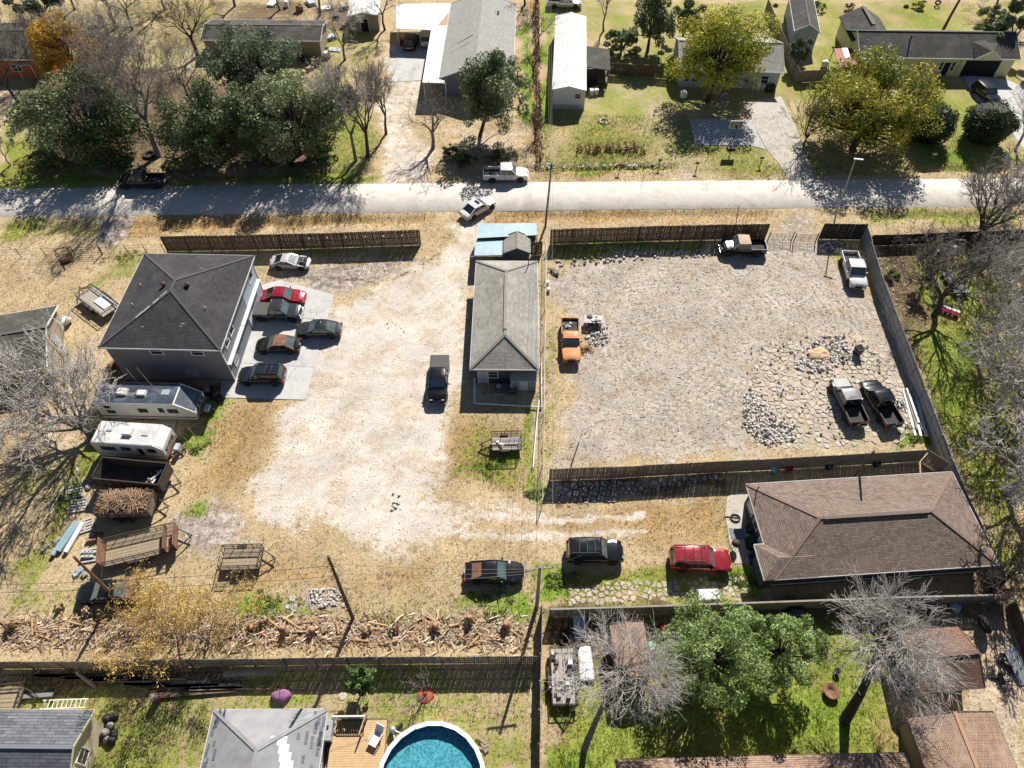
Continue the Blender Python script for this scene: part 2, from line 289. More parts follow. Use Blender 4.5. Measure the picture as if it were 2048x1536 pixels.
ZP.insert(0, (SAND, GRAVP, 5.0, .75)); ZP.insert(0, (GREEN, [(1085, 0), (2048, 0), (2048, 350), (1085, 350)], 1.0, .56)); ZP.insert(0, (GREEN, [(0, 0), (760, 0), (740, 350), (0, 350)], 2.0, .5)); ZP.insert(0, (SAND, [(1100, 505), (1560, 470), (1860, 890), (1100, 940)], 2.0, .5))
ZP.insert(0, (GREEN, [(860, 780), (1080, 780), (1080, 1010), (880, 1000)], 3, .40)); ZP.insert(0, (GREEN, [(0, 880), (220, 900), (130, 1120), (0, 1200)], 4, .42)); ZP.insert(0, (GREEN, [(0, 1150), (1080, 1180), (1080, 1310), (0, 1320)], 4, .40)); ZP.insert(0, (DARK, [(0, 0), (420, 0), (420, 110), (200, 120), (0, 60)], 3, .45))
ZP.append((-1, [(1505, 745), (1510, 690), (1600, 650), (1700, 660), (1780, 700), (1840, 860), (1810, 900), (1520, 905), (1500, 830)], 2.6, .55))
for i_, zz_ in enumerate(ZP):
    if zz_[0] in (GRAV, LOT) and zz_[3] >= .99: ZP[i_] = (zz_[0], zz_[1], 2.6, 1.0)
ZL = [(SAND, [(940, 440), (905, 520), (850, 640), (820, 780), (790, 900), (860, 1010), (1000, 1045)], .32, .55), (SAND, [(915, 440), (880, 520), (822, 640), (790, 780), (755, 900), (820, 1040), (1000, 1070)], .32, .55), (CHIP, [(870, 560), (760, 640), (690, 760), (660, 900), (720, 1040)], .4, .42), (SAND, [(680, 700), (640, 820), (610, 960)], .5, .5), (DARK, [(776, 652), (800, 654)], .5, .5), (CHIP, [(540, 1000), (700, 1050), (900, 1045)], .5, .5),
 (SAND, [(980, 1035), (1130, 1040), (1320, 1028)], .9, .8), (SAND, [(980, 1072), (1130, 1072), (1320, 1060)], .9, .8), (GRAV, [(880, 1010), (960, 1030), (1130, 1040), (1290, 1030)], .42, .95), (GRAV, [(860, 1065), (1000, 1072), (1130, 1072), (1290, 1062)], .42, .9),
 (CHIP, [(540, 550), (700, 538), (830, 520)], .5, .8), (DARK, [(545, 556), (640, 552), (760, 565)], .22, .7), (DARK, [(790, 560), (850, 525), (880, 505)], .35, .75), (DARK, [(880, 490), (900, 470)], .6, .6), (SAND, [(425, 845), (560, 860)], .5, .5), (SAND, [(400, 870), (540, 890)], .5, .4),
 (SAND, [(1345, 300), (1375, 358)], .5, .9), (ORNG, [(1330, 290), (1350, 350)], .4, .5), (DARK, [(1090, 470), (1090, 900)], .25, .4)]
xs = np.concatenate([[-900, -400, -200, -140], np.arange(-104, 104.1, 0.36), [140, 200, 400, 900]])
ys = np.concatenate([[-600, -200, -40, -5], np.arange(4, 150.1, 0.36), [180, 260, 500, 1500]])
GXX, GYY = np.meshgrid(xs, ys); X = GXX.ravel(); Y = GYY.ravel()
def zone_weights(X, Y):
    W = np.zeros((8, X.size))
    n1 = vnoise(X, Y, 2.6, 1) - .5; n2 = vnoise(X, Y, .9, 2) - .5; n3 = vnoise(X, Y, 6.5, 3) - .5
    Xp = X + 2.0 * n1 + .7 * n2; Yp = Y + 2.0 * (vnoise(X, Y, 2.6, 4) - .5) + .7 * (vnoise(X, Y, .9, 5) - .5)
    for ch, P, s, a in ZP:
        Q = [xy(*p) for p in P]; xs_ = [q[0] for q in Q]; ys_ = [q[1] for q in Q]; m = s * 1.5 + 1.5
        k = np.where((X > min(xs_) - m) & (X < max(xs_) + m) & (Y > min(ys_) - m) & (Y < max(ys_) + m))[0]
        if not len(k): continue
        d = sdf(Xp[k], Yp[k], Q); t = np.clip(.5 - d / (2 * s), 0, 1); t = t * t * (3 - 2 * t)
        if ch < 0: W[LOT, k] *= 1 - a * t; continue
        W[ch, k] = np.maximum(W[ch, k], a * t)
        if a >= .99 and ch in (GRAV, LOT):
            for o in range(8):
                if o != ch: W[o, k] *= (1 - t * .75)
    for ch, P, s, a in ZL:
        d = lnd(X + .5 * n1, Y + .5 * n2, [xy(*p) for p in P]); W[ch] = np.maximum(W[ch], a * np.exp(-(d / s) ** 2))
    W += (0.25 * n1 + .3 * n3)[None] * (W > .05)
    return np.clip(W, 0, 1)
W = zone_weights(X, Y)
DITCH = [[(0, 458), (200, 452), (420, 452), (840, 438)], [(1000, 432), (1540, 428)], [(1720, 432), (2048, 430)], [(870, 345), (1060, 338), (1345, 334)], [(1640, 340), (2048, 338)], [(0, 352), (420, 348), (740, 345)]]
Z = np.zeros(X.size)
for P in DITCH: Z -= .28 * np.exp(-(lnd(X, Y, [xy(*p) for p in P]) / .7) ** 2)
Z += .05 * (vnoise(X, Y, 1.3, 9) - .55) + .03 * (vnoise(X, Y, .5, 10) - .55)
Z = np.minimum(Z, 0.0)
nx, ny = len(xs), len(ys)
gi = np.arange(nx * ny).reshape(ny, nx); F = np.stack([gi[:-1, :-1], gi[:-1, 1:], gi[1:, 1:], gi[1:, :-1]], -1).reshape(-1, 4)
gm = bpy.data.meshes.new('ground'); gm.vertices.add(nx * ny); gm.vertices.foreach_set('co', np.stack([X, Y, Z], 1).astype(np.float32).ravel())
gm.loops.add(F.size); gm.loops.foreach_set('vertex_index', F.ravel().astype(np.int32)); gm.polygons.add(len(F))
gm.polygons.foreach_set('loop_start', np.arange(0, F.size, 4, dtype=np.int32)); gm.update(calc_edges=True); gm.polygons.foreach_set('use_smooth', [True] * len(F))
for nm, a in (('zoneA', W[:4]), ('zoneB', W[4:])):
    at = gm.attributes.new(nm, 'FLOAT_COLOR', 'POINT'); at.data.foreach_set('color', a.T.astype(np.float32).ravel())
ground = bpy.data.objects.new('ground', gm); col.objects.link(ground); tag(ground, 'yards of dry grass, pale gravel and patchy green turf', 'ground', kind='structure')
def ground_mat():
    m = bpy.data.materials.new('ground'); m.use_nodes = True; nt = m.node_tree; L = nt.links.new
    b = nt.nodes['Principled BSDF']; b.inputs['Roughness'].default_value = 0.95; b.inputs['Specular IOR Level'].default_value = 0.12
    g = nt.nodes.new('ShaderNodeNewGeometry'); pos = g.outputs['Position']
    def nz(sc, d=6.0, r=.6): n = _n(nt, 'ShaderNodeTexNoise', Scale=sc, Detail=d, Roughness=r); L(pos, n.inputs['Vector']); return n.outputs['Fac']
    big, mid, fine, grit = nz(.22, 5), nz(1.3, 9, .72), nz(5.0, 8, .75), nz(16, 5, .8)
    vo = nt.nodes.new('ShaderNodeTexVoronoi'); vo.inputs['Scale'].default_value = 5.5; L(pos, vo.inputs['Vector'])
    def mth(op, a, c=None):
        n = nt.nodes.new('ShaderNodeMath'); n.operation = op
        for i, q in enumerate((a, c)):
            if q is None: continue
            if isinstance(q, (int, float)): n.inputs[i].default_value = q
            else: L(q, n.inputs[i])
        return n.outputs[0]
    def ramp(f, *st):
        r = nt.nodes.new('ShaderNodeValToRGB'); el = r.color_ramp.elements
        while len(el) < len(st): el.new(.5)
        for i, (p, c) in enumerate(st): el[i].position = p; el[i].color = c4(c)
        L(f, r.inputs[0]); return r.outputs[0]
    tex = mth('ADD', mth('MULTIPLY', mth('SUBTRACT', mth('ADD', mth('ADD', mth('MULTIPLY', mid, .30), mth('MULTIPLY', fine, .40)), mth('MULTIPLY', grit, .34)), .52), 2.5), .5)
    tx2 = mth('ADD', mth('MULTIPLY', mth('SUBTRACT', mth('ADD', mth('MULTIPLY', mid, .45), mth('MULTIPLY', grit, .55)), .5), 2.2), .5)
    cols = {
     'base': ramp(tex, (.14, (.11, .075, .04)), (.38, (.35, .255, .14)), (.54, (.52, .41, .25)), (.74, (.66, .565, .40))),
     GREEN: ramp(tex, (.15, (.045, .060, .014)), (.40, (.14, .18, .026)), (.55, (.27, .305, .05)), (.74, (.46, .42, .19))),
     GRAV: ramp(tex, (.02, (.26, .21, .165)), (.30, (.52, .455, .39)), (.52, (.63, .565, .495)), (.80, (.72, .66, .60))),
     LOT: ramp(tex, (.10, (.11, .085, .06)), (.31, (.32, .27, .215)), (.54, (.45, .39, .325)), (.80, (.66, .605, .54))),
     ORNG: ramp(tex, (.15, (.10, .055, .022)), (.40, (.28, .17, .068)), (.56, (.45, .30, .135)), (.75, (.62, .48, .29))),
     SAND: ramp(tex, (.18, (.26, .18, .11)), (.42, (.46, .355, .25)), (.58, (.60, .49, .37)), (.75, (.74, .65, .53))),
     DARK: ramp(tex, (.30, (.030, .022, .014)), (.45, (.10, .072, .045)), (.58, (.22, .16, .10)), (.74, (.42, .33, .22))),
     LUSH: ramp(tex, (.15, (.035, .06, .010)), (.40, (.115, .20, .020)), (.55, (.23, .33, .04)), (.75, (.40, .44, .13))),
     CHIP: ramp(tx2, (.34, (.085, .068, .055)), (.44, (.30, .25, .215)), (.56, (.45, .39, .345)), (.68, (.68, .61, .57)))}
    def mott(a, b, sc, lo, hi, amt):
        k = nt.nodes.new('ShaderNodeMapRange'); k.inputs[1].default_value = lo; k.inputs[2].default_value = hi; k.inputs[4].default_value = amt; L(nz(sc, 8, .68), k.inputs[0])
        x = nt.nodes.new('ShaderNodeMixRGB'); L(k.outputs[0], x.inputs[0]); L(cols[a], x.inputs[1]); L(cols[b], x.inputs[2]); return x.outputs[0]
    lot2 = mott(LOT, ORNG, .42, .53, .64, .5); gr2 = mott(GRAV, SAND, .33, .47, .60, .75); cols[LOT] = lot2; cols[GRAV] = gr2; cols[GRAV] = mott(GRAV, 'base', .9, .56, .68, .5); cols[LOT] = mott(LOT, GRAV, .23, .5, .62, .35); cols[GREEN] = mott(GREEN, ORNG, .3, .52, .63, .55)
    za = nt.nodes.new('ShaderNodeAttribute'); za.attribute_name = 'zoneA'; zb = nt.nodes.new('ShaderNodeAttribute'); zb.attribute_name = 'zoneB'
    sa = nt.nodes.new('ShaderNodeSeparateColor'); L(za.outputs['Color'], sa.inputs[0]); sb = nt.nodes.new('ShaderNodeSeparateColor'); L(zb.outputs['Color'], sb.inputs[0])
    wch = [sa.outputs[0], sa.outputs[1], sa.outputs[2], za.outputs['Alpha'], sb.outputs[0], sb.outputs[1], sb.outputs[2], zb.outputs['Alpha']]
    # faint patches of green and brown everywhere in the dry grass
    out = cols['base']
    pn = nt.nodes.new('ShaderNodeMapRange'); pn.inputs[1].default_value = .50; pn.inputs[2].default_value = .62; pn.inputs[4].default_value = .6; L(mid, pn.inputs[0])
    mx = nt.nodes.new('ShaderNodeMixRGB'); L(pn.outputs[0], mx.inputs[0]); L(out, mx.inputs[1]); L(cols[ORNG], mx.inputs[2]); out = mx.outputs[0]
    rag = mth('SUBTRACT', mth('ADD', mth('MULTIPLY', mid, 1.25), mth('MULTIPLY', fine, .75)), 1.0)
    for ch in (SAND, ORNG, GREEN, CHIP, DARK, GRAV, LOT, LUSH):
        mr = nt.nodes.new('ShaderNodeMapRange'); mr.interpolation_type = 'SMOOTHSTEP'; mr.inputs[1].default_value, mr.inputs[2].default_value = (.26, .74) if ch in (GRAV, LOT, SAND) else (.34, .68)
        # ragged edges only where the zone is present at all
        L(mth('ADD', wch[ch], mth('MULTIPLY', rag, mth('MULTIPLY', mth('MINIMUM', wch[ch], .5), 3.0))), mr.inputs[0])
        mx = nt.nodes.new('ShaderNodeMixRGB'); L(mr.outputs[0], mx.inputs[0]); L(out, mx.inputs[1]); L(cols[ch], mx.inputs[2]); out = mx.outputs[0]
    def rings(px, py, per, amt, ch):
        c = G(px, py); vm = nt.nodes.new('ShaderNodeVectorMath'); vm.operation = 'DISTANCE'; L(pos, vm.inputs[0]); vm.inputs[1].default_value = (c.x, c.y, 0)
        sn = mth('SINE', mth('ADD', mth('MULTIPLY', vm.outputs['Value'], 6.283 / per), mth('ADD', mth('MULTIPLY', mid, 11.0), mth('MULTIPLY', fine, 3.0))))
        k = nt.nodes.new('ShaderNodeMapRange'); k.inputs[1].default_value = .47; k.inputs[2].default_value = .62; L(nz(.17 + .01 * per, 3), k.inputs[0])
        return mth('MULTIPLY', mth('MULTIPLY', mth('MULTIPLY', sn, k.outputs[0]), wch[ch]), amt)
    tr = mth('ADD', 1.0, mth('ADD', mth('ADD', rings(1330, 700, .62, .16, LOT), rings(1500, 620, .8, .12, LOT)), mth('ADD', rings(1420, 900, .55, .10, LOT), rings(500, 300, .9, .05, GRAV))))
    mt = nt.nodes.new('ShaderNodeMixRGB'); mt.blend_type = 'MULTIPLY'; mt.inputs[0].default_value = 1; L(out, mt.inputs[1]); L(tr, mt.inputs[2]); out = mt.outputs[0]
    tint = nt.nodes.new('ShaderNodeMapRange'); tint.inputs[1].default_value = .3; tint.inputs[2].default_value = .7; tint.inputs[3].default_value = .82; tint.inputs[4].default_value = 1.16; L(big, tint.inputs[0])
    mm = nt.nodes.new('ShaderNodeMixRGB'); mm.blend_type = 'MULTIPLY'; mm.inputs[0].default_value = 1; L(out, mm.inputs[1]); L(tint.outputs[0], mm.inputs[2])
    L(mm.outputs[0], b.inputs['Base Color'])
    bp = nt.nodes.new('ShaderNodeBump'); bp.inputs['Strength'].default_value = .9; bp.inputs['Distance'].default_value = .09
    L(mth('ADD', fine, mth('MULTIPLY', grit, .5)), bp.inputs['Height']); L(bp.outputs[0], b.inputs['Normal'])
    return m
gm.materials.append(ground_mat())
# ---------------------------------------------------------------- road and slabs
def M_pave(name, c, c2, crack=(.06, .055, .05), ramt=.5, stain=None, sc=.6):
    m = bpy.data.materials.new(name); m.use_nodes = True; nt = m.node_tree; L = nt.links.new
    b = nt.nodes['Principled BSDF']; b.inputs['Roughness'].default_value = .9; b.inputs['Specular IOR Level'].default_value = .2
    g = nt.nodes.new('ShaderNodeNewGeometry'); pos = g.outputs['Position']
    n1 = _n(nt, 'ShaderNodeTexNoise', Scale=sc, Detail=9.0, Roughness=.68); L(pos, n1.inputs['Vector'])
    n2 = _n(nt, 'ShaderNodeTexNoise', Scale=18.0, Detail=3.0); L(pos, n2.inputs['Vector'])
    r = nt.nodes.new('ShaderNodeValToRGB'); r.color_ramp.elements[0].position = .3; r.color_ramp.elements[1].position = .7; r.color_ramp.elements[0].color = c4(c2); r.color_ramp.elements[1].color = c4(c); L(n1.outputs[0], r.inputs[0])
    mr = nt.nodes.new('ShaderNodeMapRange'); mr.inputs[1].default_value = .25; mr.inputs[2].default_value = .75; mr.inputs[3].default_value = .8; mr.inputs[4].default_value = 1.15; L(n2.outputs[0], mr.inputs[0])
    mm = nt.nodes.new('ShaderNodeMixRGB'); mm.blend_type = 'MULTIPLY'; mm.inputs[0].default_value = 1; L(r.outputs[0], mm.inputs[1]); L(mr.outputs[0], mm.inputs[2]); out = mm.outputs[0]
    # cracks: thin voronoi edges, broken up by noise
    wn = _n(nt, 'ShaderNodeTexNoise', Scale=.9, Detail=4.0); L(pos, wn.inputs['Vector'])
    wv = nt.nodes.new('ShaderNodeMixRGB'); wv.inputs[0].default_value = .35; L(pos, wv.inputs[1]); L(wn.outputs['Color'], wv.inputs[2])
    vo = nt.nodes.new('ShaderNodeTexVoronoi'); vo.feature = 'DISTANCE_TO_EDGE'; vo.inputs['Scale'].default_value = .45; L(wv.outputs[0], vo.inputs['Vector'])
    cr = nt.nodes.new('ShaderNodeMapRange'); cr.inputs[1].default_value = .0; cr.inputs[2].default_value = .012; cr.inputs[3].default_value = ramt; cr.inputs[4].default_value = 0; L(vo.outputs[0], cr.inputs[0])
    br = nt.nodes.new('ShaderNodeMath'); br.operation = 'GREATER_THAN'; L(wn.outputs[0], br.inputs[0]); br.inputs[1].default_value = .52
    mu = nt.nodes.new('ShaderNodeMath'); mu.operation = 'MULTIPLY'; L(cr.outputs[0], mu.inputs[0]); L(br.outputs[0], mu.inputs[1])
    mx = nt.nodes.new('ShaderNodeMixRGB'); L(mu.outputs[0], mx.inputs[0]); L(out, mx.inputs[1]); mx.inputs[2].default_value = c4(crack); out = mx.outputs[0]
    if stain:
        n4 = _n(nt, 'ShaderNodeTexNoise', Scale=.35, Detail=7.0, Roughness=.7); L(pos, n4.inputs['Vector'])
        r4 = nt.nodes.new('ShaderNodeMapRange'); r4.inputs[1].default_value = .54; r4.inputs[2].default_value = .66; r4.inputs[4].default_value = .6; L(n4.outputs[0], r4.inputs[0])
        m4 = nt.nodes.new('ShaderNodeMixRGB'); L(r4.outputs[0], m4.inputs[0]); L(out, m4.inputs[1]); m4.inputs[2].default_value = c4(stain); out = m4.outputs[0]
    L(out, b.inputs['Base Color'])
    bp = nt.nodes.new('ShaderNodeBump'); bp.inputs['Strength'].default_value = .25; bp.inputs['Distance'].default_value = .03; L(n2.outputs[0], bp.inputs['Height']); L(bp.outputs[0], b.inputs['Normal'])
    MATS[name] = m; return m
M_pave('road', (.66, .615, .555), (.50, .46, .41), stain=(.43, .37, .30)); M_pave('concrete', (.56, .52, .46), (.40, .36, .31), stain=(.36, .31, .26), sc=.9); M_pave('concrete_grey', (.56, .555, .535), (.46, .455, .44), stain=(.30, .29, .27), sc=.8); M_pave('slab_pale', (.48, .48, .47), (.40, .40, .395), sc=.7, ramt=.15)
def ragged(a, b, n, amp, seed):
    rs = random.Random(seed); out = []
    for i in range(n + 1):
        t = i / n; out.append((a[0] + (b[0] - a[0]) * t, a[1] + (b[1] - a[1]) * t + amp * (mnoise.noise(Vector((t * n * .35, seed, 0))) + .5 * rs.uniform(-.5, .5))))
    return out
tN = [(-260, 405 - 25), (0, 379), (400, 371), (1000, 366), (1400, 362), (2048, 357), (2400, 355)]; tS = [(-260, 436), (0, 434), (400, 429), (900, 423), (1300, 418), (2048, 413), (2400, 411)]
def edge(P, seed):
    out = []
    for a, b in zip(P, P[1:]):
        A = xy(*a); B = xy(*b); e = ragged(A, B, max(4, int(abs(B[0] - A[0]) / .7)), .12, seed); out += e[:-1]
    out.append(xy(*P[-1])); return out
eN = edge(tN, 1); eS = edge(tS, 2); xs2 = np.arange(eN[0][0] + 2, eN[-1][0] - 2, .7)
yn = np.interp(xs2, [p[0] for p in eN], [p[1] for p in eN]); ys_ = np.interp(xs2, [p[0] for p in eS], [p[1] for p in eS])
mb = MB(); n = len(xs2)
for k, zz in enumerate((.035, .035)): mb.v += [(x, y, .012 if False else zz) for x, y in zip(xs2, (yn, ys_)[k])]
mb.v += [(x, (a + b) / 2, .085) for x, a, b in zip(xs2, yn, ys_)]
mb.v += [(x, y + .15, -.12) for x, y in zip(xs2, yn)] + [(x, y - .15, -.12) for x, y in zip(xs2, ys_)]
for i in range(n - 1):
    for a, b_ in ((n, 2 * n), (2 * n, 0), (4 * n, n), (0, 3 * n)): mb.f.append((a + i, a + i + 1, b_ + i + 1, b_ + i)); mb.m.append(0)
tag(mb.build('road', 'road', smooth=True), 'pale sun-bleached residential road with fine cracks', 'road', kind='structure')
def slab(name, pts, h, mat, label, joints=(), z0=-.1):
    P = [xy(*p) for p in pts]; m = MB().prism(P, z0, h); o = m.build(name, mat); tag(o, label, 'slab', kind='structure')
    if joints:
        j = MB()
        for a, b in joints: j.bar((*xy(*a), h + .001), (*xy(*b), h + .001), .035, .006)
        j.build('joint', M('joint', (.12, .11, .09)), o)
    return o
slab('parking_slab', [(508, 575), (560, 560), (668, 590), (640, 690), (612, 800), (440, 795), (468, 700), (492, 620)], .05, 'concrete_grey', 'grey concrete parking slab beside the two-storey house', [((655, 640), (480, 632)), ((628, 735), (458, 725))])
slab('court_slab', [(1379, 239), (1503, 239), (1516, 268), (1531, 299), (1500, 291), (1390, 291)], .05, 'slab_pale', 'smooth concrete ball court slab in tree shade')
slab('driveway', [(1486, 204), (1562, 193), (1592, 255), (1630, 361), (1578, 362), (1560, 330), (1533, 298), (1514, 262)], .04, 'concrete', 'worn concrete driveway with expansion joints', [((1503, 238), (1580, 232)), ((1533, 295), (1606, 290)), ((1530, 200), (1585, 310))])
slab('carport_floor', [(797, 95), (862, 95), (862, 160), (778, 165)], .04, 'concrete_grey', 'concrete carport floor under the white metal roof')
slab('front_walk', [(1455, 993), (1475, 985), (1512, 990), (1492, 1020), (1490, 1050), (1502, 1075), (1494, 1078), (1500, 1126), (1470, 1128), (1458, 1080), (1450, 1030)], .05, 'concrete', 'pale concrete walk beside the brown house', [((1454, 1040), (1490, 1040)), ((1462, 1097), (1496, 1092))])
slab('side_walk', [(455, 700), (500, 620), (512, 628), (478, 720), (460, 790), (440, 790)], .055, 'concrete', 'narrow concrete step along the house wall')
slab('house_apron', [(1925, 150), (2015, 160), (2048, 175), (2048, 300), (2020, 260), (1985, 225), (1955, 205)], .04, 'concrete_grey', 'concrete drive in front of the yellow house garage')
# ================================================================ vehicles
def paint(name, c, dusty=None, rough=.2, metal=.25, damt=.55, dsc=1.1):
    return M('paint_' + name, c, tuple(x * .8 for x in c), sc=1.5, rough=rough, metal=metal, coat=.6, dirt=dusty, dsc=dsc, damt=damt)
M('glass', (.020, .030, .032), (.012, .018, .020), sc=.8, rough=.06, spec=.9, coat=.5)
M('glass_pale', (.11, .145, .145), (.05, .075, .078), sc=.9, rough=.07, spec=.9, coat=.6)  # pale teal stands in for bright sky reflected in the windshields
M('tyre', (.018, .018, .018), (.030, .028, .026), rough=.9); M('rim', (.50, .50, .50), (.35, .35, .36), rough=.35, metal=.8); M('rim_dark', (.05, .05, .05), rough=.5, metal=.5)
M('black_trim', (.015, .015, .016), rough=.6); M('chrome', (.62, .62, .62), rough=.2, metal=.95); M('bed_liner', (.030, .030, .032), (.05, .048, .045), sc=6, rough=.9, dirt=(.22, .20, .17), dsc=2)
M('lamp_red', (.38, .012, .012), rough=.2, coat=.6); M('lamp_clear', (.62, .62, .58), rough=.15, coat=.6); M('lamp_amber', (.6, .2, .02), rough=.25)
WHEEL = {}
def wheel_mesh(r, w, rimm):
    k = (r, w, rimm)
    if k not in WHEEL:
        t = MB().lathe([(r * .62, -w / 2), (r * .93, -w / 2), (r, -w * .36), (r, w * .36), (r * .93, w / 2), (r * .62, w / 2)], 20, 0, ax='y')
        q = MB().lathe([(r * .66, -w * .40), (r * .66, w * .40)], 16, 0, ax='y')
        for i in range(6):
            a = i * math.pi / 3
            for s in (-1, 1): q.bar((0, s * w * .43, 0), (r * .58 * math.cos(a), s * w * .43, r * .58 * math.sin(a)), .07, .03, up=(0, 1, 0))
        q.lathe([(r * .17, -w * .46), (r * .17, w * .46)], 8, 0, ax='y')
        WHEEL[k] = (t.mesh('tyre', 'tyre', True), q.mesh('rim', rimm))
    return WHEEL[k]
def obj(name, me, parent, loc=(0, 0, 0)):
    o = bpy.data.objects.new(name, me); col.objects.link(o); o.parent = parent; o.location = loc; return o
def add_wheel(root, x, y, r, w, rimm):
    t, q = wheel_mesh(r, w, rimm); o = obj('wheel', t, root, (x, y, r)); obj('rim', q, o)
def loft(secs, cap=True):
    mb = MB(); n = len(secs[0])
    for s in secs: mb.v += [tuple(p) for p in s]
    for i in range(len(secs) - 1):
        for j in range(n - 1): mb.f.append((i * n + j, i * n + j + 1, (i + 1) * n + j + 1, (i + 1) * n + j)); mb.m.append(0)
        mb.f.append((i * n + n - 1, i * n, (i + 1) * n, (i + 1) * n + n - 1)); mb.m.append(0)
    if cap: mb.f += [tuple(range(n - 1, -1, -1)), tuple((len(secs) - 1) * n + j for j in range(n))]; mb.m += [0, 0]
    return mb
SPEC = {  # x measured from the middle, nose at +
 'sedan': dict(L=4.9, W=1.85, cab=(-1.95, 1.02), roof=(-.98, .22), belt=.94, top=1.45, prof=[(0, .74, .62), (.02, .9, .80), (.12, .97, .90), (.3, 1, .96), (.62, 1, .94), (.72, 1, .93), (.86, .97, .84), (.96, .88, .70), (1, .72, .58)], wr=.33, fx=.94, rx=1.05),
 'coupe': dict(L=4.6, W=1.80, cab=(-1.9, .75), roof=(-.85, -.05), belt=.88, top=1.27, prof=[(0, .74, .62), (.02, .9, .78), (.12, .97, .84), (.3, 1, .90), (.62, 1, .88), (.72, 1, .86), (.86, .97, .78), (.96, .88, .66), (1, .72, .54)], wr=.32, fx=.92, rx=1.0),
 'suv': dict(L=4.85, W=1.92, cab=(-2.28, 1.05), roof=(-2.0, .35), belt=1.08, top=1.80, prof=[(0, .86, .80), (.02, .95, 1.02), (.1, .99, 1.07), (.3, 1, 1.08), (.62, 1, 1.08), (.72, 1, 1.08), (.88, .98, 1.0), (.97, .92, .88), (1, .82, .70)], wr=.37, fx=.95, rx=.98),
 'boxsuv': dict(L=4.85, W=1.93, cab=(-2.32, 1.02), roof=(-2.2, .45), belt=1.15, top=1.90, prof=[(0, .9, .9), (.02, .97, 1.1), (.1, 1, 1.14), (.3, 1, 1.15), (.62, 1, 1.15), (.72, 1, 1.15), (.9, .99, 1.1), (.98, .95, .98), (1, .88, .8)], wr=.38, fx=.9, rx=.98),
 'crew': dict(L=5.8, W=1.98, cab=(-.72, 1.42), roof=(-.58, .80), belt=1.15, top=1.92, prof=[(0, .9, .9), (.02, .97, 1.12), (.1, 1, 1.15), (.5, 1, 1.15), (.72, 1, 1.15), (.88, .98, 1.08), (.97, .93, .96), (1, .84, .76)], wr=.40, fx=.98, rx=1.2, bed=-.80),
 'single': dict(L=5.4, W=1.94, cab=(-.42, .95), roof=(-.30, .55), belt=1.08, top=1.78, prof=[(0, .92, .9), (.02, .98, 1.02), (.1, 1, 1.06), (.5, 1, 1.08), (.68, 1, 1.08), (.9, .99, 1.05), (.98, .96, .98), (1, .92, .85)], wr=.37, fx=.98, rx=1.15, bed=-.5),
}
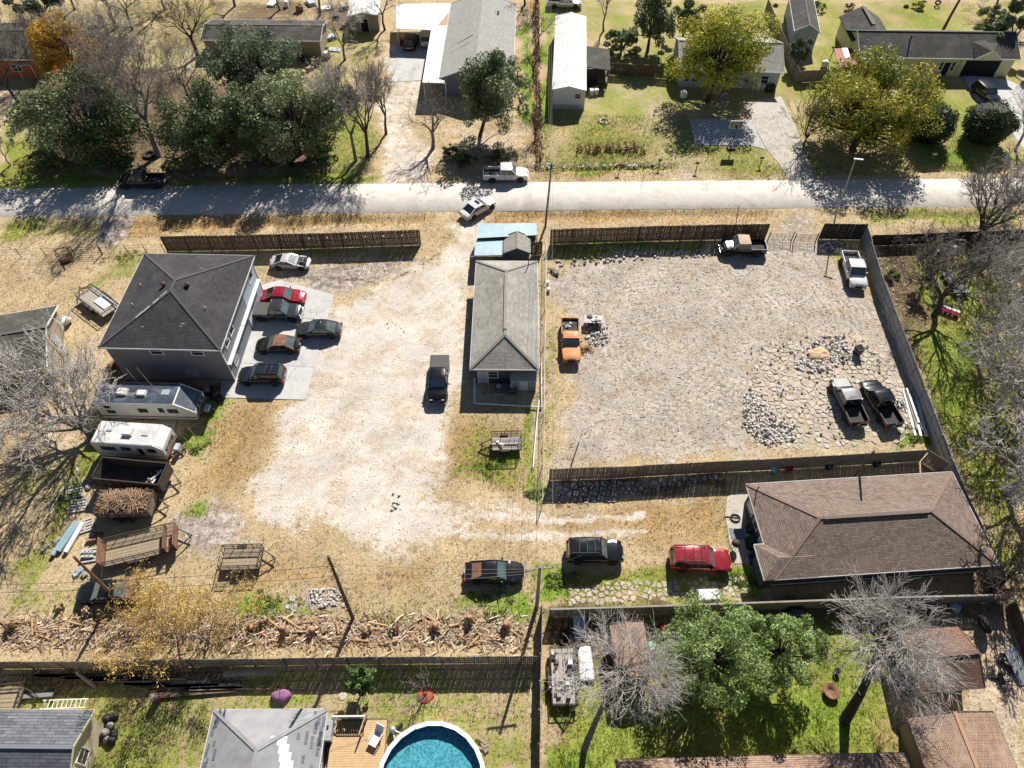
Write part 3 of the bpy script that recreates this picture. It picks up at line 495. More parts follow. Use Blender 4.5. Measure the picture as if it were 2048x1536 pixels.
def vehicle(name, kind, label, cat, rear, front, pt, roofm=None, glass='glass', rimm='rim', L=None, flags='', zc=.75, wid=None, group=None, hoodm=None):
    S = SPEC[kind]; A = G(*rear, zc); B = G(*front, zc); d = B - A; L0 = d.length; L = L or S['L']; a = math.atan2(d.y, d.x); c = (A + B) / 2
    k = L / S['L']; Wd = wid or S['W']; hw = Wd / 2; wr = S['wr']
    root = thing(name, label, cat, (c.x, c.y, 0), a, group); bm = pt
    fx = L / 2 - S['fx'] * k; rx = -L / 2 + S['rx'] * k; belt = S['belt']; top = S['top']
    pr = S['prof']
    def prof(t):
        for (t0, w0, z0), (t1, w1, z1) in zip(pr, pr[1:]):
            if t <= t1 + 1e-6: u = (t - t0) / (t1 - t0); u = u * u * (3 - 2 * u) if t1 - t0 > .1 else u; return w0 + (w1 - w0) * u, z0 + (z1 - z0) * u
        return pr[-1][1:]
    ts = {0, .02, .05, .12, .2, .3, .4, .5, .6, .68, .75, .82, .88, .93, .965, .985, 1.0}
    for wx in (fx, rx):
        for i in range(9): ts.add(min(1, max(0, (wx + (wr + .09) * math.cos(math.pi * i / 8) + L / 2) / L)))
        for e in (-1, 1): ts.add((wx + e * (wr + .11) + L / 2) / L)
    bedx = S.get('bed'); tb = None
    if bedx is not None: bedx *= k; tb = (bedx + L / 2) / L; ts |= {tb}
    def zbot(x):
        z = .27 if 'suv' not in kind and not S.get('bed') else .36
        for wx in (fx, rx):
            q = (wr + .09) ** 2 - (x - wx) ** 2
            if q > 0: z = max(z, wr + math.sqrt(q))
        return z
    TT = (0, .0, .16, .52, .84, .97, 1.0)
    def sec(t, bed=False):
        w_, zt = prof(t); w_ *= hw; x = t * L - L / 2; zb = min(zbot(x), zt - .10); h = zt - zb
        if not bed: ys_ = ((.0, zb), (.90, zb), (.985, zb + .16 * h), (1.0, zb + .55 * h), (.985, zb + .86 * h), (.92, zt - .02), (.6, zt + .015), (0, zt + .03))
        else: zf = .72; ys_ = ((.0, min(zb, zf - .05)), (.90, min(zb, zf - .05)), (.985, zb + .16 * h), (1.0, zb + .55 * h), (.99, zb + .9 * h), (.97, zt), (.90, zt), (.885, zf), (0, zf))
        P = [(x, y * w_, z) for y, z in ys_]; return P + [(p[0], -p[1], p[2]) for p in P[-2:0:-1]]
    cabts = sorted(t for t in ts if tb is None or t >= tb - 1e-9)
    body = loft([sec(t) for t in cabts]); 
    b = body.build('body', bm, root, True); 
    md = b.modifiers.new('edge', 'EDGE_SPLIT'); md.split_angle = R(38)
    if hoodm:
        pass
    if bedx is not None:
        bt = [t for t in sorted(ts) if t <= tb + 1e-9]; bed = loft([sec(t, True) for t in bt])
        wz = prof(.04)[1]; bed.box(-L / 2 + .02, -L / 2 + .09, -hw * .9, hw * .9, .7, wz - .01)
        bo = bed.build('cargo_bed', bm, root, True); md = bo.modifiers.new('edge', 'EDGE_SPLIT'); md.split_angle = R(38)
        MB().box(-L / 2 + .095, bedx - .03, -hw * .875, hw * .875, .715, .745).build('bed_floor', 'bed_liner', bo)
        for s in (-1, 1): MB().box(-L / 2 + .1, bedx - .02, s * hw * .935 - .05, s * hw * .935 + .05, wz + .005, wz + .035).build('bed_rail', 'black_trim' if 'w' not in flags else pt, bo)
        if 'T' in flags: MB().box(-L / 2 + .08, bedx - .02, -hw * .92, hw * .92, wz + .01, wz + .06).build('bed_cover', M('tonneau', (.09, .088, .082), (.06, .058, .055), rough=.8), bo)
    # greenhouse
    c0, c1 = (q * k for q in S['cab']); r0, r1 = (q * k for q in S['roof']); zb0 = prof((c0 + L / 2) / L)[1] - .02 if bedx is None else belt - .02; zb1 = prof((c1 + L / 2) / L)[1] - .01
    hb = hw * .93; hr = hw * .76 if bedx is None else hw * .80
    if kind in ('suv', 'boxsuv'): hr = hw * .80
    zt = top - .07; bq = [(c0, hb * .93, zb0), (c1, hb * .95, zb1)]; tq = [(r0, hr * .95, zt), (r1, hr, zt)]
    xm = (r0 + r1) / 2; bmid = (xm, hb, belt - .01); tmid = (xm, hr * 1.015, zt + .02)
    def quad(nm, p, m_, parent=root): return MB().add(p, [(0, 1, 2, 3)]).build(nm, m_, parent)
    n_ = lambda p: (p[0], -p[1], p[2])
    quad('windshield', [bq[1], n_(bq[1]), n_(tq[1]), tq[1]], 'glass_pale' if glass == 'glass_pale' else 'glass_pale')
    quad('rear_window', [n_(bq[0]), bq[0], tq[0], n_(tq[0])], glass)
    for s in (1, -1):
        P = [bq[0], bmid, bq[1], tq[1], tmid, tq[0]]; P = [(p[0], p[1] * s, p[2]) for p in P]
        MB().add(P, [(0, 1, 4, 5) if s < 0 else (5, 4, 1, 0), (1, 2, 3, 4) if s < 0 else (4, 3, 2, 1)]).build('side_window', 'glass', root)
    rf = MB(); g = 7
    for i in range(g):
        for j in range(g):
            u = i / (g - 1); v = j / (g - 1) * 2 - 1; x = r0 + (r1 - r0) * u; wd = hr * (.95 + .05 * u) + .02
            rf.v.append((x + (.05 if i == g - 1 else -.05 if i == 0 else 0), v * wd, zt + .075 * (1 - abs(v) ** 3.5) * (1 - abs(2 * u - 1) ** 5) + .012))
    for i in range(g - 1):
        for j in range(g - 1): a_ = i * g + j; rf.f.append((a_, a_ + g, a_ + g + 1, a_ + 1)); rf.m.append(0)
    for s in (1, -1):
        f = lambda p, o=0: (p[0], p[1] * s + s * .012, p[2] + o)
        rf.bar(f(bq[1]), f(tq[1]), .075, .06); rf.bar(f(bq[0]), f(tq[0]), .11, .07); rf.bar(f(bmid), f(tmid), .07, .05)
        rf.bar(f(tq[0], .0), f(tmid), .08, .06); rf.bar(f(tmid), f(tq[1], .0), .08, .06); rf.bar(f(bq[0], .02), f(bmid, .02), .05, .05); rf.bar(f(bmid, .02), f(bq[1], .02), .05, .05)
        if kind in ('suv', 'boxsuv'): q = .72 * 1; xx = r0 + .75; rf.bar((xx - .05, s * (hb + .005), belt), (xx, s * (hr + .015), zt + .03), .08, .05)
    rf.bar((tq[0][0], -hr * .95, zt + .02), (tq[0][0], hr * .95, zt + .02), .07, .05); rf.bar((tq[1][0], -hr, zt + .02), (tq[1][0], hr, zt + .02), .07, .05)
    ro = rf.build('roof', roofm or bm, root, True); md = ro.modifiers.new('edge', 'EDGE_SPLIT'); md.split_angle = R(40)
    if 'S' in flags: MB().box(r0 + (r1 - r0) * .55, r1 - .12, -hr * .6, hr * .6, zt + .055, zt + .092).build('sunroof', 'glass', ro)
    if 'R' in flags:
        rr = MB()
        for s in (-1, 1): rr.bar((r0 + .15, s * hr * .82, zt + .13), (r1 - .25, s * hr * .82, zt + .13), .045, .05); rr.bar((r0 + .15, s * hr * .82, zt + .02), (r0 + .15, s * hr * .82, zt + .13), .05); rr.bar((r1 - .25, s * hr * .82, zt + .02), (r1 - .25, s * hr * .82, zt + .13), .05)
        for x in (.3, .55, .8)[: 2 if kind == 'suv' else 3]: rr.bar((r0 + (r1 - r0) * x, -hr * .8, zt + .15), (r0 + (r1 - r0) * x, hr * .8, zt + .15), .05, .03)
        rr.build('roof_rack', 'black_trim', ro)
    if 'P' in flags:
        for q in range(4): pass
    # lamps, bumpers, grille, plates, mirrors
    zl = prof(.975)[1]
    for s in (-1, 1):
        MB().hexa([(L / 2 - .22, s * hw * .58 - .13, zl - .17), (L / 2 - .03, s * hw * .58 - .13, zl - .17), (L / 2 - .03, s * hw * .58 + .13, zl - .17), (L / 2 - .22, s * hw * .58 + .16, zl - .17)], [(L / 2 - .26, s * hw * .58 - .13, zl + .012), (L / 2 - .07, s * hw * .58 - .13, zl - .02), (L / 2 - .07, s * hw * .58 + .13, zl - .02), (L / 2 - .26, s * hw * .58 + .16, zl + .012)]).build('headlight', 'lamp_clear', root)
        zr = prof(.02)[1]; MB().box(-L / 2 - .015, -L / 2 + .16, s * hw * .80 - .10, s * hw * .80 + .10, zr - .38 if kind != 'sedan' else zr - .2, zr - .03).build('tail_light', 'lamp_red', root)
        mx = c1 - .38; MB().hexa([(mx - .06, s * (hb - .02), belt), (mx + .06, s * (hb - .02), belt), (mx + .05, s * (hw + .19), belt + .02), (mx - .05, s * (hw + .19), belt + .02)], [(mx - .06, s * (hb + .05), belt + .09), (mx + .06, s * (hb + .05), belt + .09), (mx + .05, s * (hw + .19), belt + .17), (mx - .05, s * (hw + .19), belt + .17)]).build('mirror', 'black_trim' if 'w' not in flags else pt, root)
        for x in ((xm - .25, xm + .75) if kind != 'single' else (xm - .25,)): MB().box(x - .09, x + .09, s * hw * .99 - .02, s * hw * .99 + .025, belt - .17, belt - .13).build('door_handle', 'chrome' if 'c' in flags else 'black_trim', root)
    MB().box(L / 2 - .10, L / 2 + .012, -hw * .42, hw * .42, .52, zl - .10).build('grille', 'black_trim', root)
    bpm = 'chrome' if ('c' in flags or kind in ('crew', 'single')) else 'black_trim'
    if kind in ('crew', 'single'):
        MB().box(-L / 2 - .12, -L / 2 + .03, -hw * .9, hw * .9, .45, .63).build('bumper', bpm, root); MB().box(L / 2 - .06, L / 2 + .09, -hw * .9, hw * .9, .42, .62).build('bumper', bpm, root)
    MB().box(-L / 2 - .025, -L / 2 + .03, -.16, .16, .66, .8).build('licence_plate', 'lamp_clear', root)
    for wx in (fx, rx):
        for s in (-1, 1): add_wheel(root, wx, s * (hw - .12), wr, .24, rimm)
    return root
black = paint('black', (.012, .012, .014), dusty=(.055, .052, .048), damt=.3)
char = paint('charcoal', (.045, .046, .048), dusty=(.10, .098, .092), damt=.3); navy = paint('navy', (.018, .020, .035), dusty=(.05, .052, .06), damt=.3)
white = paint('white', (.72, .72, .71), dusty=(.52, .49, .44), damt=.4, metal=0); silver = paint('silver', (.52, .53, .54), dusty=(.35, .33, .3)); red = paint('red', (.36, .016, .028), dusty=(.32, .06, .05), damt=.3); darkred = paint('darkred', (.33, .02, .035), dusty=(.36, .10, .09), damt=.45)
orange = paint('orange', (.62, .20, .045), dusty=(.70, .36, .16), rough=.6, metal=0, damt=.5); rust = M('rust', (.19, .085, .045), (.26, .135, .08), sc=2.5, rough=.9, dirt=(.05, .04, .03), dsc=2.2, damt=.8)
faded = paint('faded', (.42, .42, .44), dusty=(.60, .58, .55), rough=.55); tanroof = M('tanroof', (.50, .36, .26), (.42, .30, .22), rough=.8)
sheengrey = paint('sheengrey', (.17, .17, .175), dusty=(.32, .31, .30), rough=.5)  # grey painted in for sky reflected on a black hood and roof
vehicle('pickup_truck', 'crew', 'black crew cab pickup parked on the verge in oak shade', 'pickup truck', (328, 360), (238, 360), black)
vehicle('pickup_truck', 'crew', 'white crew cab pickup parked on the road by the evergreen tree', 'pickup truck', (966, 347), (1056, 347), white, flags='w', rimm='rim_dark')
vehicle('car', 'sedan', 'white sedan turning off the road into the gravel drive', 'car', (926, 430), (985, 396), white, flags='Sw', L=4.9)
vehicle('car', 'coupe', 'grey gutted sports coupe with its hood missing, on the grass by the fence', 'car', (539, 520), (621, 523), faded)
vehicle('car', 'sedan', 'red sedan parked on the concrete slab', 'car', (522, 590), (611, 592), red, glass='glass')
vehicle('pickup_truck', 'crew', 'charcoal pickup with a covered bed parked beside the red sedan', 'pickup truck', (505, 622), (604, 624), char, flags='T', L=5.4)
vehicle('car', 'sedan', 'dark grey sedan with a sunroof, parked half on the gravel', 'car', (683, 657), (591, 657), char, flags='S', glass='glass_pale')
vehicle('car', 'sedan', 'black sedan with a peeling rust brown roof', 'car', (599, 688), (512, 688), black, roofm=rust, glass='glass_pale', L=4.7)
vehicle('suv', 'suv', 'dark navy SUV with roof rails at the foot of the parking slab', 'SUV', (571, 750), (476, 750), navy, flags='SR', L=4.75)
vehicle('pickup_truck', 'crew', 'black covered pickup alone on the white gravel', 'pickup truck', (880, 716), (874, 797), black, flags='T', L=5.7, zc=.9)
vehicle('pickup_truck', 'crew', 'black pickup with a faded tan roof under the gate fence', 'pickup truck', (1535, 494), (1437, 492), black, roofm=tanroof, L=5.4)
vehicle('pickup_truck', 'crew', 'white pickup parked against the slanting grey fence', 'pickup truck', (1700, 510), (1717, 565), white, flags='w', L=5.6, zc=.9)
vehicle('pickup_truck', 'single', 'faded orange single cab pickup with rubble in its bed', 'pickup truck', (1140, 640), (1143, 716), orange, zc=.9, L=5.9, flags='c')
vehicle('pickup_truck', 'crew', 'black pickup with reflected sky painted as a grey faded hood and roof, facing the stump', 'pickup truck', (1712, 832), (1683, 770), black, roofm=sheengrey, L=5.6, zc=.9)
vehicle('pickup_truck', 'crew', 'glossy black pickup beside the pile of pipes', 'pickup truck', (1782, 836), (1744, 772), black, L=5.6, zc=.9)
vehicle('suv', 'boxsuv', 'boxy black SUV with a ribbed roof rack on the dry grass', 'SUV', (1133, 1103), (1246, 1103), black, flags='RS', glass='glass')
vehicle('suv', 'boxsuv', 'dark red SUV with roof rails parked beside the brown house', 'SUV', (1339, 1117), (1463, 1122), darkred, flags='R', wid=1.95, L=5.1)
vehicle('car', 'sedan', 'black sedan with one tan rear window standing alone on dry grass', 'car', (930, 1143), (1047, 1143), black, L=5.0, glass=rust)
vehicle('car', 'sedan', 'abandoned dark car with a rusted brown tail half under the orange shrub', 'car', (272, 1180), (152, 1186), black, L=4.9, glass='glass_pale')
vehicle('car', 'suv', 'dark car parked in the carport under the white roof', 'car', (816, 94), (828, 64), black, zc=.9)
vehicle('car', 'suv', 'white car at the back of the carport', 'car', (851, 84), (857, 58), white, flags='w', zc=.9)
vehicle('suv', 'suv', 'black SUV on the drive of the yellow house', 'SUV', (1961, 172), (1988, 196), black, zc=.9, glass='glass_pale')
vehicle('pickup_truck', 'crew', 'pale grey old pickup behind the white mobile home', 'pickup truck', (1098, 4), (1160, 5), silver, glass='glass_pale')
# the gutted coupe's open engine bay and the old car's rusted tail
cp = [o for o in col.objects if o.get('label', '').startswith('grey gutted')][0]; MB().box(.95, 2.0, -.62, .62, .70, .905).build('engine_bay', 'black_trim', cp)
for i in range(12): MB().bar((ru(1.0, 1.95), ru(-.55, .55), .9), (ru(1.0, 1.95), ru(-.55, .55), .99), ru(.05, .16)).build('engine_part', ('chrome', 'black_trim', 'rim')[i % 3], cp)
cp = [o for o in col.objects if o.get('label', '').startswith('abandoned dark')][0]; MB().box(-2.36, -1.75, -.76, .76, .93, 1.0).build('boot_lid', 'rust', cp)
cp = [o for o in col.objects if 'grey faded hood' in o.get('label', '')][0]; MB().hexa([(1.5, -.8, 1.1), (2.6, -.72, 1.02), (2.6, .72, 1.02), (1.5, .8, 1.1)], [(1.5, -.8, 1.19), (2.6, -.72, 1.10), (2.6, .72, 1.10), (1.5, .8, 1.19)]).build('hood', sheengrey, cp)
# ================================================================ buildings
M_shingle('sh_dark', (.070, .066, .070), (.048, .045, .050), stain=(.10, .095, .10), samt=.45)
M_shingle('sh_grey', (.40, .38, .335), (.30, .285, .25), stain=(.46, .44, .39), samt=.5)
M_shingle('sh_brown', (.275, .205, .165), (.175, .128, .105), stain=(.24, .195, .165), samt=.4, tab=.42)
M_shingle('sh_old', (.10, .095, .085), (.065, .062, .056), stain=(.15, .14, .12), samt=.6)
M_shingle('sh_brownold', (.26, .15, .105), (.18, .105, .075), stain=(.10, .085, .075), samt=.55)
M_shingle('sh_tan', (.37, .245, .175), (.30, .195, .14), stain=(.45, .335, .26), samt=.6, tab=.5)
M_shingle('sh_slate', (.155, .165, .185), (.095, .10, .115), stain=(.17, .18, .20), samt=.3, tab=.9, pitch=.24)
M_shingle('sh_lightgrey', (.46, .45, .42), (.37, .36, .335), stain=(.27, .265, .25), samt=.4)
M('felt', (.30, .30, .305), (.22, .22, .225), sc=1.2, rough=.9, bump=.2)
M('white_metal', (.80, .79, .77), (.68, .66, .63), sc=.8, rough=.45, dirt=(.42, .36, .28), dsc=.7, damt=.4); M('blue_metal', (.24, .38, .43), (.18, .31, .37), sc=.9, rough=.5, dirt=(.40, .46, .47), dsc=.6)
M('red_metal', (.30, .055, .04), (.24, .045, .03), rough=.7); M('galv', (.52, .55, .58), (.42, .44, .46), sc=2, rough=.4, metal=.4)
M('white_trim', (.78, .78, .77), (.68, .67, .65), rough=.6, sc=2); M('wall_grey', (.20, .215, .235), (.17, .185, .20), rough=.85, bump=.2, bsc=8); M('wall_blue', (.40, .46, .52), (.35, .40, .46), rough=.8); M('wall_cream', (.62, .56, .36), (.53, .47, .30), rough=.85); M('wall_yellow', (.66, .64, .36), (.58, .56, .31), rough=.85); M('wall_white', (.70, .70, .69), (.58, .58, .57), rough=.8); M('wall_orange', (.55, .15, .05), (.48, .13, .045), rough=.85); M('wall_slate', (.065, .075, .088), (.05, .058, .068), rough=.85); M('wall_tan', (.36, .30, .21), (.28, .23, .16), rough=.9)
M('dark_int', (.010, .010, .011), rough=.95); M('wood_old', (.20, .155, .11), (.12, .09, .065), sc=4, rough=.9, bump=.3); M('wood_deck', (.58, .40, .22), (.48, .32, .17), sc=2.5, rough=.8)
M('iron', (.045, .042, .040), (.075, .05, .035), rough=.75, metal=.3); M('rubber', (.02, .02, .02), (.035, .033, .03), rough=.85)
def house(name, label, corners, ze, rise, mroof, mwall, kind='hip', over=.4, axis='y', fasc='white_trim', wins=(), cat='house', hipin=None, adj=None, z0=0.0, group=None, ridgecap=None, door=(), rect_=None, ends=None):
    """rectangular house: hip or gable roof, walls, fascia, windows and doors. local x right, y away from the road of the camera"""
    c, a, Wd, D = rect_ or rect(corners, ze)
    root = thing(name, label, cat, (c.x, c.y, 0), a, group); w, d = Wd / 2, D / 2
    r = MB(); zt = ze + rise
    if axis == 'y': P = lambda x, y, z: (x, y, z); hw_, hd = w, d
    else: P = lambda x, y, z: (-y, x, z); hw_, hd = d, w
    cn = [P(-hw_, -hd, ze), P(hw_, -hd, ze), P(hw_, hd, ze), P(-hw_, hd, ze)]
    i = hipin if hipin is not None else hw_
    if kind == 'hip':
        i = min(i, hd - .05); A, B = P(0, -hd + i, zt), P(0, hd - i, zt)
        r.roof([cn[0], cn[1], A]); r.roof([cn[1], cn[2], B, A]); r.roof([cn[2], cn[3], B]); r.roof([cn[3], cn[0], A, B])
        eds = [(cn[0], A), (cn[1], A), (cn[2], B), (cn[3], B), (A, B)]
    else:
        A, B = P(0, -hd, zt), P(0, hd, zt); r.roof([cn[1], cn[2], B, A]); r.roof([cn[3], cn[0], A, B]); eds = [(A, B)]
    ro = r.build('roof', mroof, root)
    cap = MB()
    for p, q in eds: cap.bar(Vector(p) + Vector((0, 0, .015)), Vector(q) + Vector((0, 0, .015)), .26, .045)
    cap.build('ridge_cap', ridgecap or mroof if not isinstance(mroof, str) or not mroof.startswith('sh_') else M('cap_' + mroof, tuple(x * 1.0 for x in CAPC.get(mroof, (.1, .1, .1))), sc=5, rough=.95), ro)
    f = MB(); t = .03; zz = (ze - .16, ze + .012)
    if kind == 'hip':
        f.box(-w - t, w + t, -d - t, -d, *zz); f.box(-w - t, w + t, d, d + t, *zz); f.box(-w - t, -w, -d, d, *zz); f.box(w, w + t, -d, d, *zz)
    else:
        for s in (-1, 1):
            p0, p1 = P(s * (hw_ + t), -hd, ze - .08), P(s * (hw_ + t), hd, ze - .08); f.bar(p0, p1, .04, .16)
            for e in (-1, 1): f.bar(P(s * hw_, e * (hd + .02), ze - .03), P(0, e * (hd + .02), zt - .03), .04, .17)
    f.build('fascia', fasc, root)
    wm = MB(); x0, x1, y0, y1 = -w + over, w - over, -d + over, d - over; zw = ze - .13 + (over / hw_) * rise * .0
    wm.box(x0, x1, y0, y1, z0 if z0 else -.05, zw)
    if kind == 'gable':
        hh = rise * (hw_ - over) / hw_ * .97
        q = [P(-hw_ + over, -hd + over, zw), P(hw_ - over, -hd + over, zw), P(hw_ - over, hd - over, zw), P(-hw_ + over, hd - over, zw)]
        tp = [P(0, -hd + over, zw + hh), P(0, hd - over, zw + hh)]; wm.add(q + tp, [(0, 1, 4), (2, 3, 5)])
    wo = wm.build('wall', mwall, root)
    for (side, u, zc, ww, hh) in wins: window(root, side, u, zc, ww, hh, x0, x1, y0, y1)
    for (side, u, ww, hh, dm) in door:
        sx, sy, q = SIDE(side, u, x0, x1, y0, y1, .025); m_ = MB(); sbox(m_, side, sx, sy, ww, z0 + hh / 2 + .02, hh, .05); do = m_.build('door', dm, root)
        m2 = MB(); 
        for e in (-1, 1): sbox(m2, side, *SIDE(side, u + e * (ww / 2 + .05) , x0, x1, y0, y1, .03)[:2], .09, z0 + hh / 2 + .02, hh + .1, .06)
        m2.build('door_frame', 'white_trim', do)
    root['_g'] = 0; del root['_g']
    return root, (w, d, ze, zt)
CAPC = {'sh_dark': (.085, .08, .085), 'sh_grey': (.25, .235, .205), 'sh_brown': (.22, .15, .125), 'sh_old': (.13, .12, .11), 'sh_brownold': (.17, .10, .07), 'sh_tan': (.45, .26, .16), 'sh_slate': (.2, .21, .225), 'sh_lightgrey': (.33, .325, .31)}
def SIDE(side, u, x0, x1, y0, y1, o):
    xm, ym = (x0 + x1) / 2, (y0 + y1) / 2
    return {'f': (xm + u, y0 - o, 0), 'b': (xm + u, y1 + o, 0), 'l': (x0 - o, ym + u, 1), 'r': (x1 + o, ym + u, 1)}[side]
def sbox(m, side, x, y, ww, zc, hh, t):
    if side in 'fb': m.box(x - ww / 2, x + ww / 2, y - t / 2, y + t / 2, zc - hh / 2, zc + hh / 2)
    else: m.box(x - t / 2, x + t / 2, y - ww / 2, y + ww / 2, zc - hh / 2, zc + hh / 2)
def window(root, side, u, zc, ww, hh, x0, x1, y0, y1):
    x, y, _ = SIDE(side, u, x0, x1, y0, y1, .02); m = MB()
    for e in (-1, 1):
        px, py = SIDE(side, u + e * ww / 2, x0, x1, y0, y1, .03)[:2]; sbox(m, side, px, py, .09, zc, hh + .18, .07)
        sbox(m, side, *SIDE(side, u, x0, x1, y0, y1, .03)[:2], ww - .1, zc + e * hh / 2, .09, .066)
    sbox(m, side, *SIDE(side, u, x0, x1, y0, y1, .025)[:2], ww - .1, zc, .05, .05)
    o = m.build('window', 'white_trim', root); g = MB(); sbox(g, side, x, y, ww - .06, zc, hh - .06, .03); g.build('pane', 'glass', o)
def roofvent(root, x, y, z, r=.22, h=.45, mat='iron'):
    m = MB().lathe([(r * .75, -.25), (r * .75, h * .6), (r * 1.15, h * .62), (r * 1.2, h * .8), (r * .3, h)], 12); m.build('roof_vent', mat, root, loc=(x, y, z))
def pipe(root, x, y, z, h=.3): MB().tube((x, y, z - .15), (x, y, z + h), .05, n=8).build('vent_pipe', 'white_trim', root)
# ---- two-storey house at the left
hA, (w, d, ze, zt) = house('house', 'two-storey grey house with a dark hipped shingle roof', [(287, 507), (512, 511), (438, 701), (198, 695)], 5.35, 2.0, 'sh_dark', 'wall_grey', hipin=5.9, over=.35,
    wins=[('f', -.7, 4.6, 1.2, .9), ('f', 3.3, 4.6, 1.2, .9), ('r', -4.6, 4.4, 1.0, 1.3), ('r', -3.0, 4.4, 1.0, 1.3), ('r', 4.6, 4.4, 1.3, 1.4), ('r', -4.5, 1.4, 1.0, 1.2), ('l', 2, 4.4, 1.1, 1.2)], door=[('r', 1.5, 1.0, 2.1, 'white_trim'), ('l', -4.0, 1.6, 2.2, 'white_trim')])
def rz_hip(x, y, w, d, ze, zt, hi=None): return ze + (zt - ze) * min((w - abs(x)) / w, (d - abs(y)) / (hi or w))
for (x, y) in ((-1.15, .3), (1.25, .35)): roofvent(hA, x, y, rz_hip(x, y, w, d, ze, zt))
for (x, y) in ((-4.2, 1.2), (-4.0, -1.6), (3.5, -2.0)): pipe(hA, x, y, rz_hip(x, y, w, d, ze, zt))
m = MB()
for (x, y, q) in ((-2.9, -3.6, 0), (-2.3, -3.0, 0), (-1.5, -2.1, 0), (-.9, -1.4, 0)): m.bar((x, y, rz_hip(x, y, w, d, ze, zt) + .05), (x + .55, y + .62, rz_hip(x + .55, y + .62, w, d, ze, zt) + .05), .2, .03)
m.build('bare_ridge_patch', M('patch', (.42, .40, .39), (.30, .29, .28), sc=4), hA)
m = MB()
for i in range(26):
    x, y = ru(-4.6, 4.6), ru(-4.5, 3.5); z = rz_hip(x, y, w, d, ze, zt); z2 = rz_hip(x + .0, y - .18, w, d, ze, zt)
    if abs(x) + 1.2 < abs(y + .3): m.bar((x, y, z + .012), (x + ru(.1, .45), y, rz_hip(x, y, w, d, ze, zt) + .012), .07, .012)
m.build('missing_shingle', 'patch', hA); tag(hA)
# balcony / upper gallery with white panels on the right wall, white stair skirt
m = MB(); m.box(w - .33, w + .05, -d + .4, -d + 5.5, 2.55, 2.66); m.box(w - .33, w + .05, -1.0, 5.8, 2.55, 2.66)
m.build('ledge', 'white_trim', hA); MB().box(w - .36, w - .30, -d + .34, -d + .5, 0, 5.1).build('corner_trim', 'white_trim', hA)
MB().box(w - .42, w - .33, 1.6, 5.9, .1, 5.0).build('siding_panel', 'wall_blue', hA)
MB().tube((1.6, -d + .32, .1), (1.6, -d + .32, 5.1), .04).build('downspout', 'wall_grey', hA)
m = MB(); m.box(.9, 2.3, -d + .28, -d + .34, .6, 1.9); m.build('meter_panel', 'galv', hA)
# ---- low grey house in the middle
hB, (w, d, ze, zt) = house('house', 'low house with a weathered grey hipped roof beside the power line', [(950, 522), (1074, 522), (1080, 740), (942, 738)], 2.8, 1.55, 'sh_grey', 'wall_slate', over=.4, hipin=3.2,
    wins=[('f', -1.2, 1.5, 1.0, 1.0), ('l', 1, 1.5, 1.2, 1.0), ('l', 5, 1.5, 1.2, 1.0), ('r', -2, 1.5, 1.2, 1.0)], door=[('f', -2.2, .9, 2.0, 'wall_blue')])
MB().box(-.17, .17, -d + 3.9, d - 3.6, zt + .02, zt + .12).build('ridge_vent', M('ridgevent', (.24, .225, .195)), hB)
MB().tube((2.4, 6.4, rz_hip(2.4, 6.4, w, d, ze, zt) - .1), (2.4, 6.4, 4.6), .05).build('service_mast', 'iron', hB)
cA, aA, wA, dA = rect([(950, 522), (1074, 522), (1080, 740), (942, 738)], 2.8)
def loc(c, a, x, y, z=0): q = rot2(x, y, a); return (c.x + q[0], c.y + q[1], z)
# white framed rain gutter pipe running round the patio, lean-to cabinet, bins
t = thing('patio_cabinet', 'patio cabinet with three door panels and a tan top against the grey house', 'cabinet', loc(cA, aA, 1.9, -d - .1), aA)
MB().box(-1.25, 1.25, -.5, .5, .05, 1.75).build('carcass', 'white_trim', t); MB().hexa([(-1.35, -.6, 1.752), (1.35, -.6, 1.752), (1.35, .6, 1.9), (-1.35, .6, 1.9)], [(-1.35, -.6, 1.80), (1.35, -.6, 1.80), (1.35, .6, 1.96), (-1.35, .6, 1.96)]).build('top', M('tanpanel', (.48, .43, .36)), t)
for i, mm in enumerate(('wall_grey', 'wall_blue', 'wall_grey')): MB().box(-1.2 + i * .81, -.43 + i * .81, -.54, -.505, .1, 1.7).build('door_panel', mm, t)
P = [loc(cA, aA, -3.05, -d + .4, .9), loc(cA, aA, -3.0, -d - 2.3, .25), loc(cA, aA, 3.7, -d - 2.7, .25), loc(cA, aA, 3.75, -d + 3, .3)]
tag(MB().path(P, .07, 8).build('white_pipe', 'white_trim'), 'white plastic pipe framing the patio of the grey house', 'pipe')
for i, (x, y) in enumerate(((-.6, -d - .6), (.75, -d - .55))):
    t = thing('air_conditioner', ('air conditioner unit on a white base behind the grey house', 'air conditioner unit in a black cage behind the grey house')[i], 'air conditioner', loc(cA, aA, x, y), aA)
    MB().box(-.45, .45, -.45, .45, 0, .08).build('base', 'white_trim' if not i else 'iron', t); MB().box(-.4, .4, -.4, .4, .08, .85).build('casing', 'iron', t); MB().lathe([(.3, .851), (.3, .88)], 14).build('fan_guard', 'galv', t)
    m = MB()
    for k in range(6): m.box(-.42, -.405, -.34 + k * .13, -.30 + k * .13, .15, .8); m.box(-.34 + k * .13, -.30 + k * .13, -.415, -.40, .15, .8)
    m.build('louvre', 'wall_grey', t)
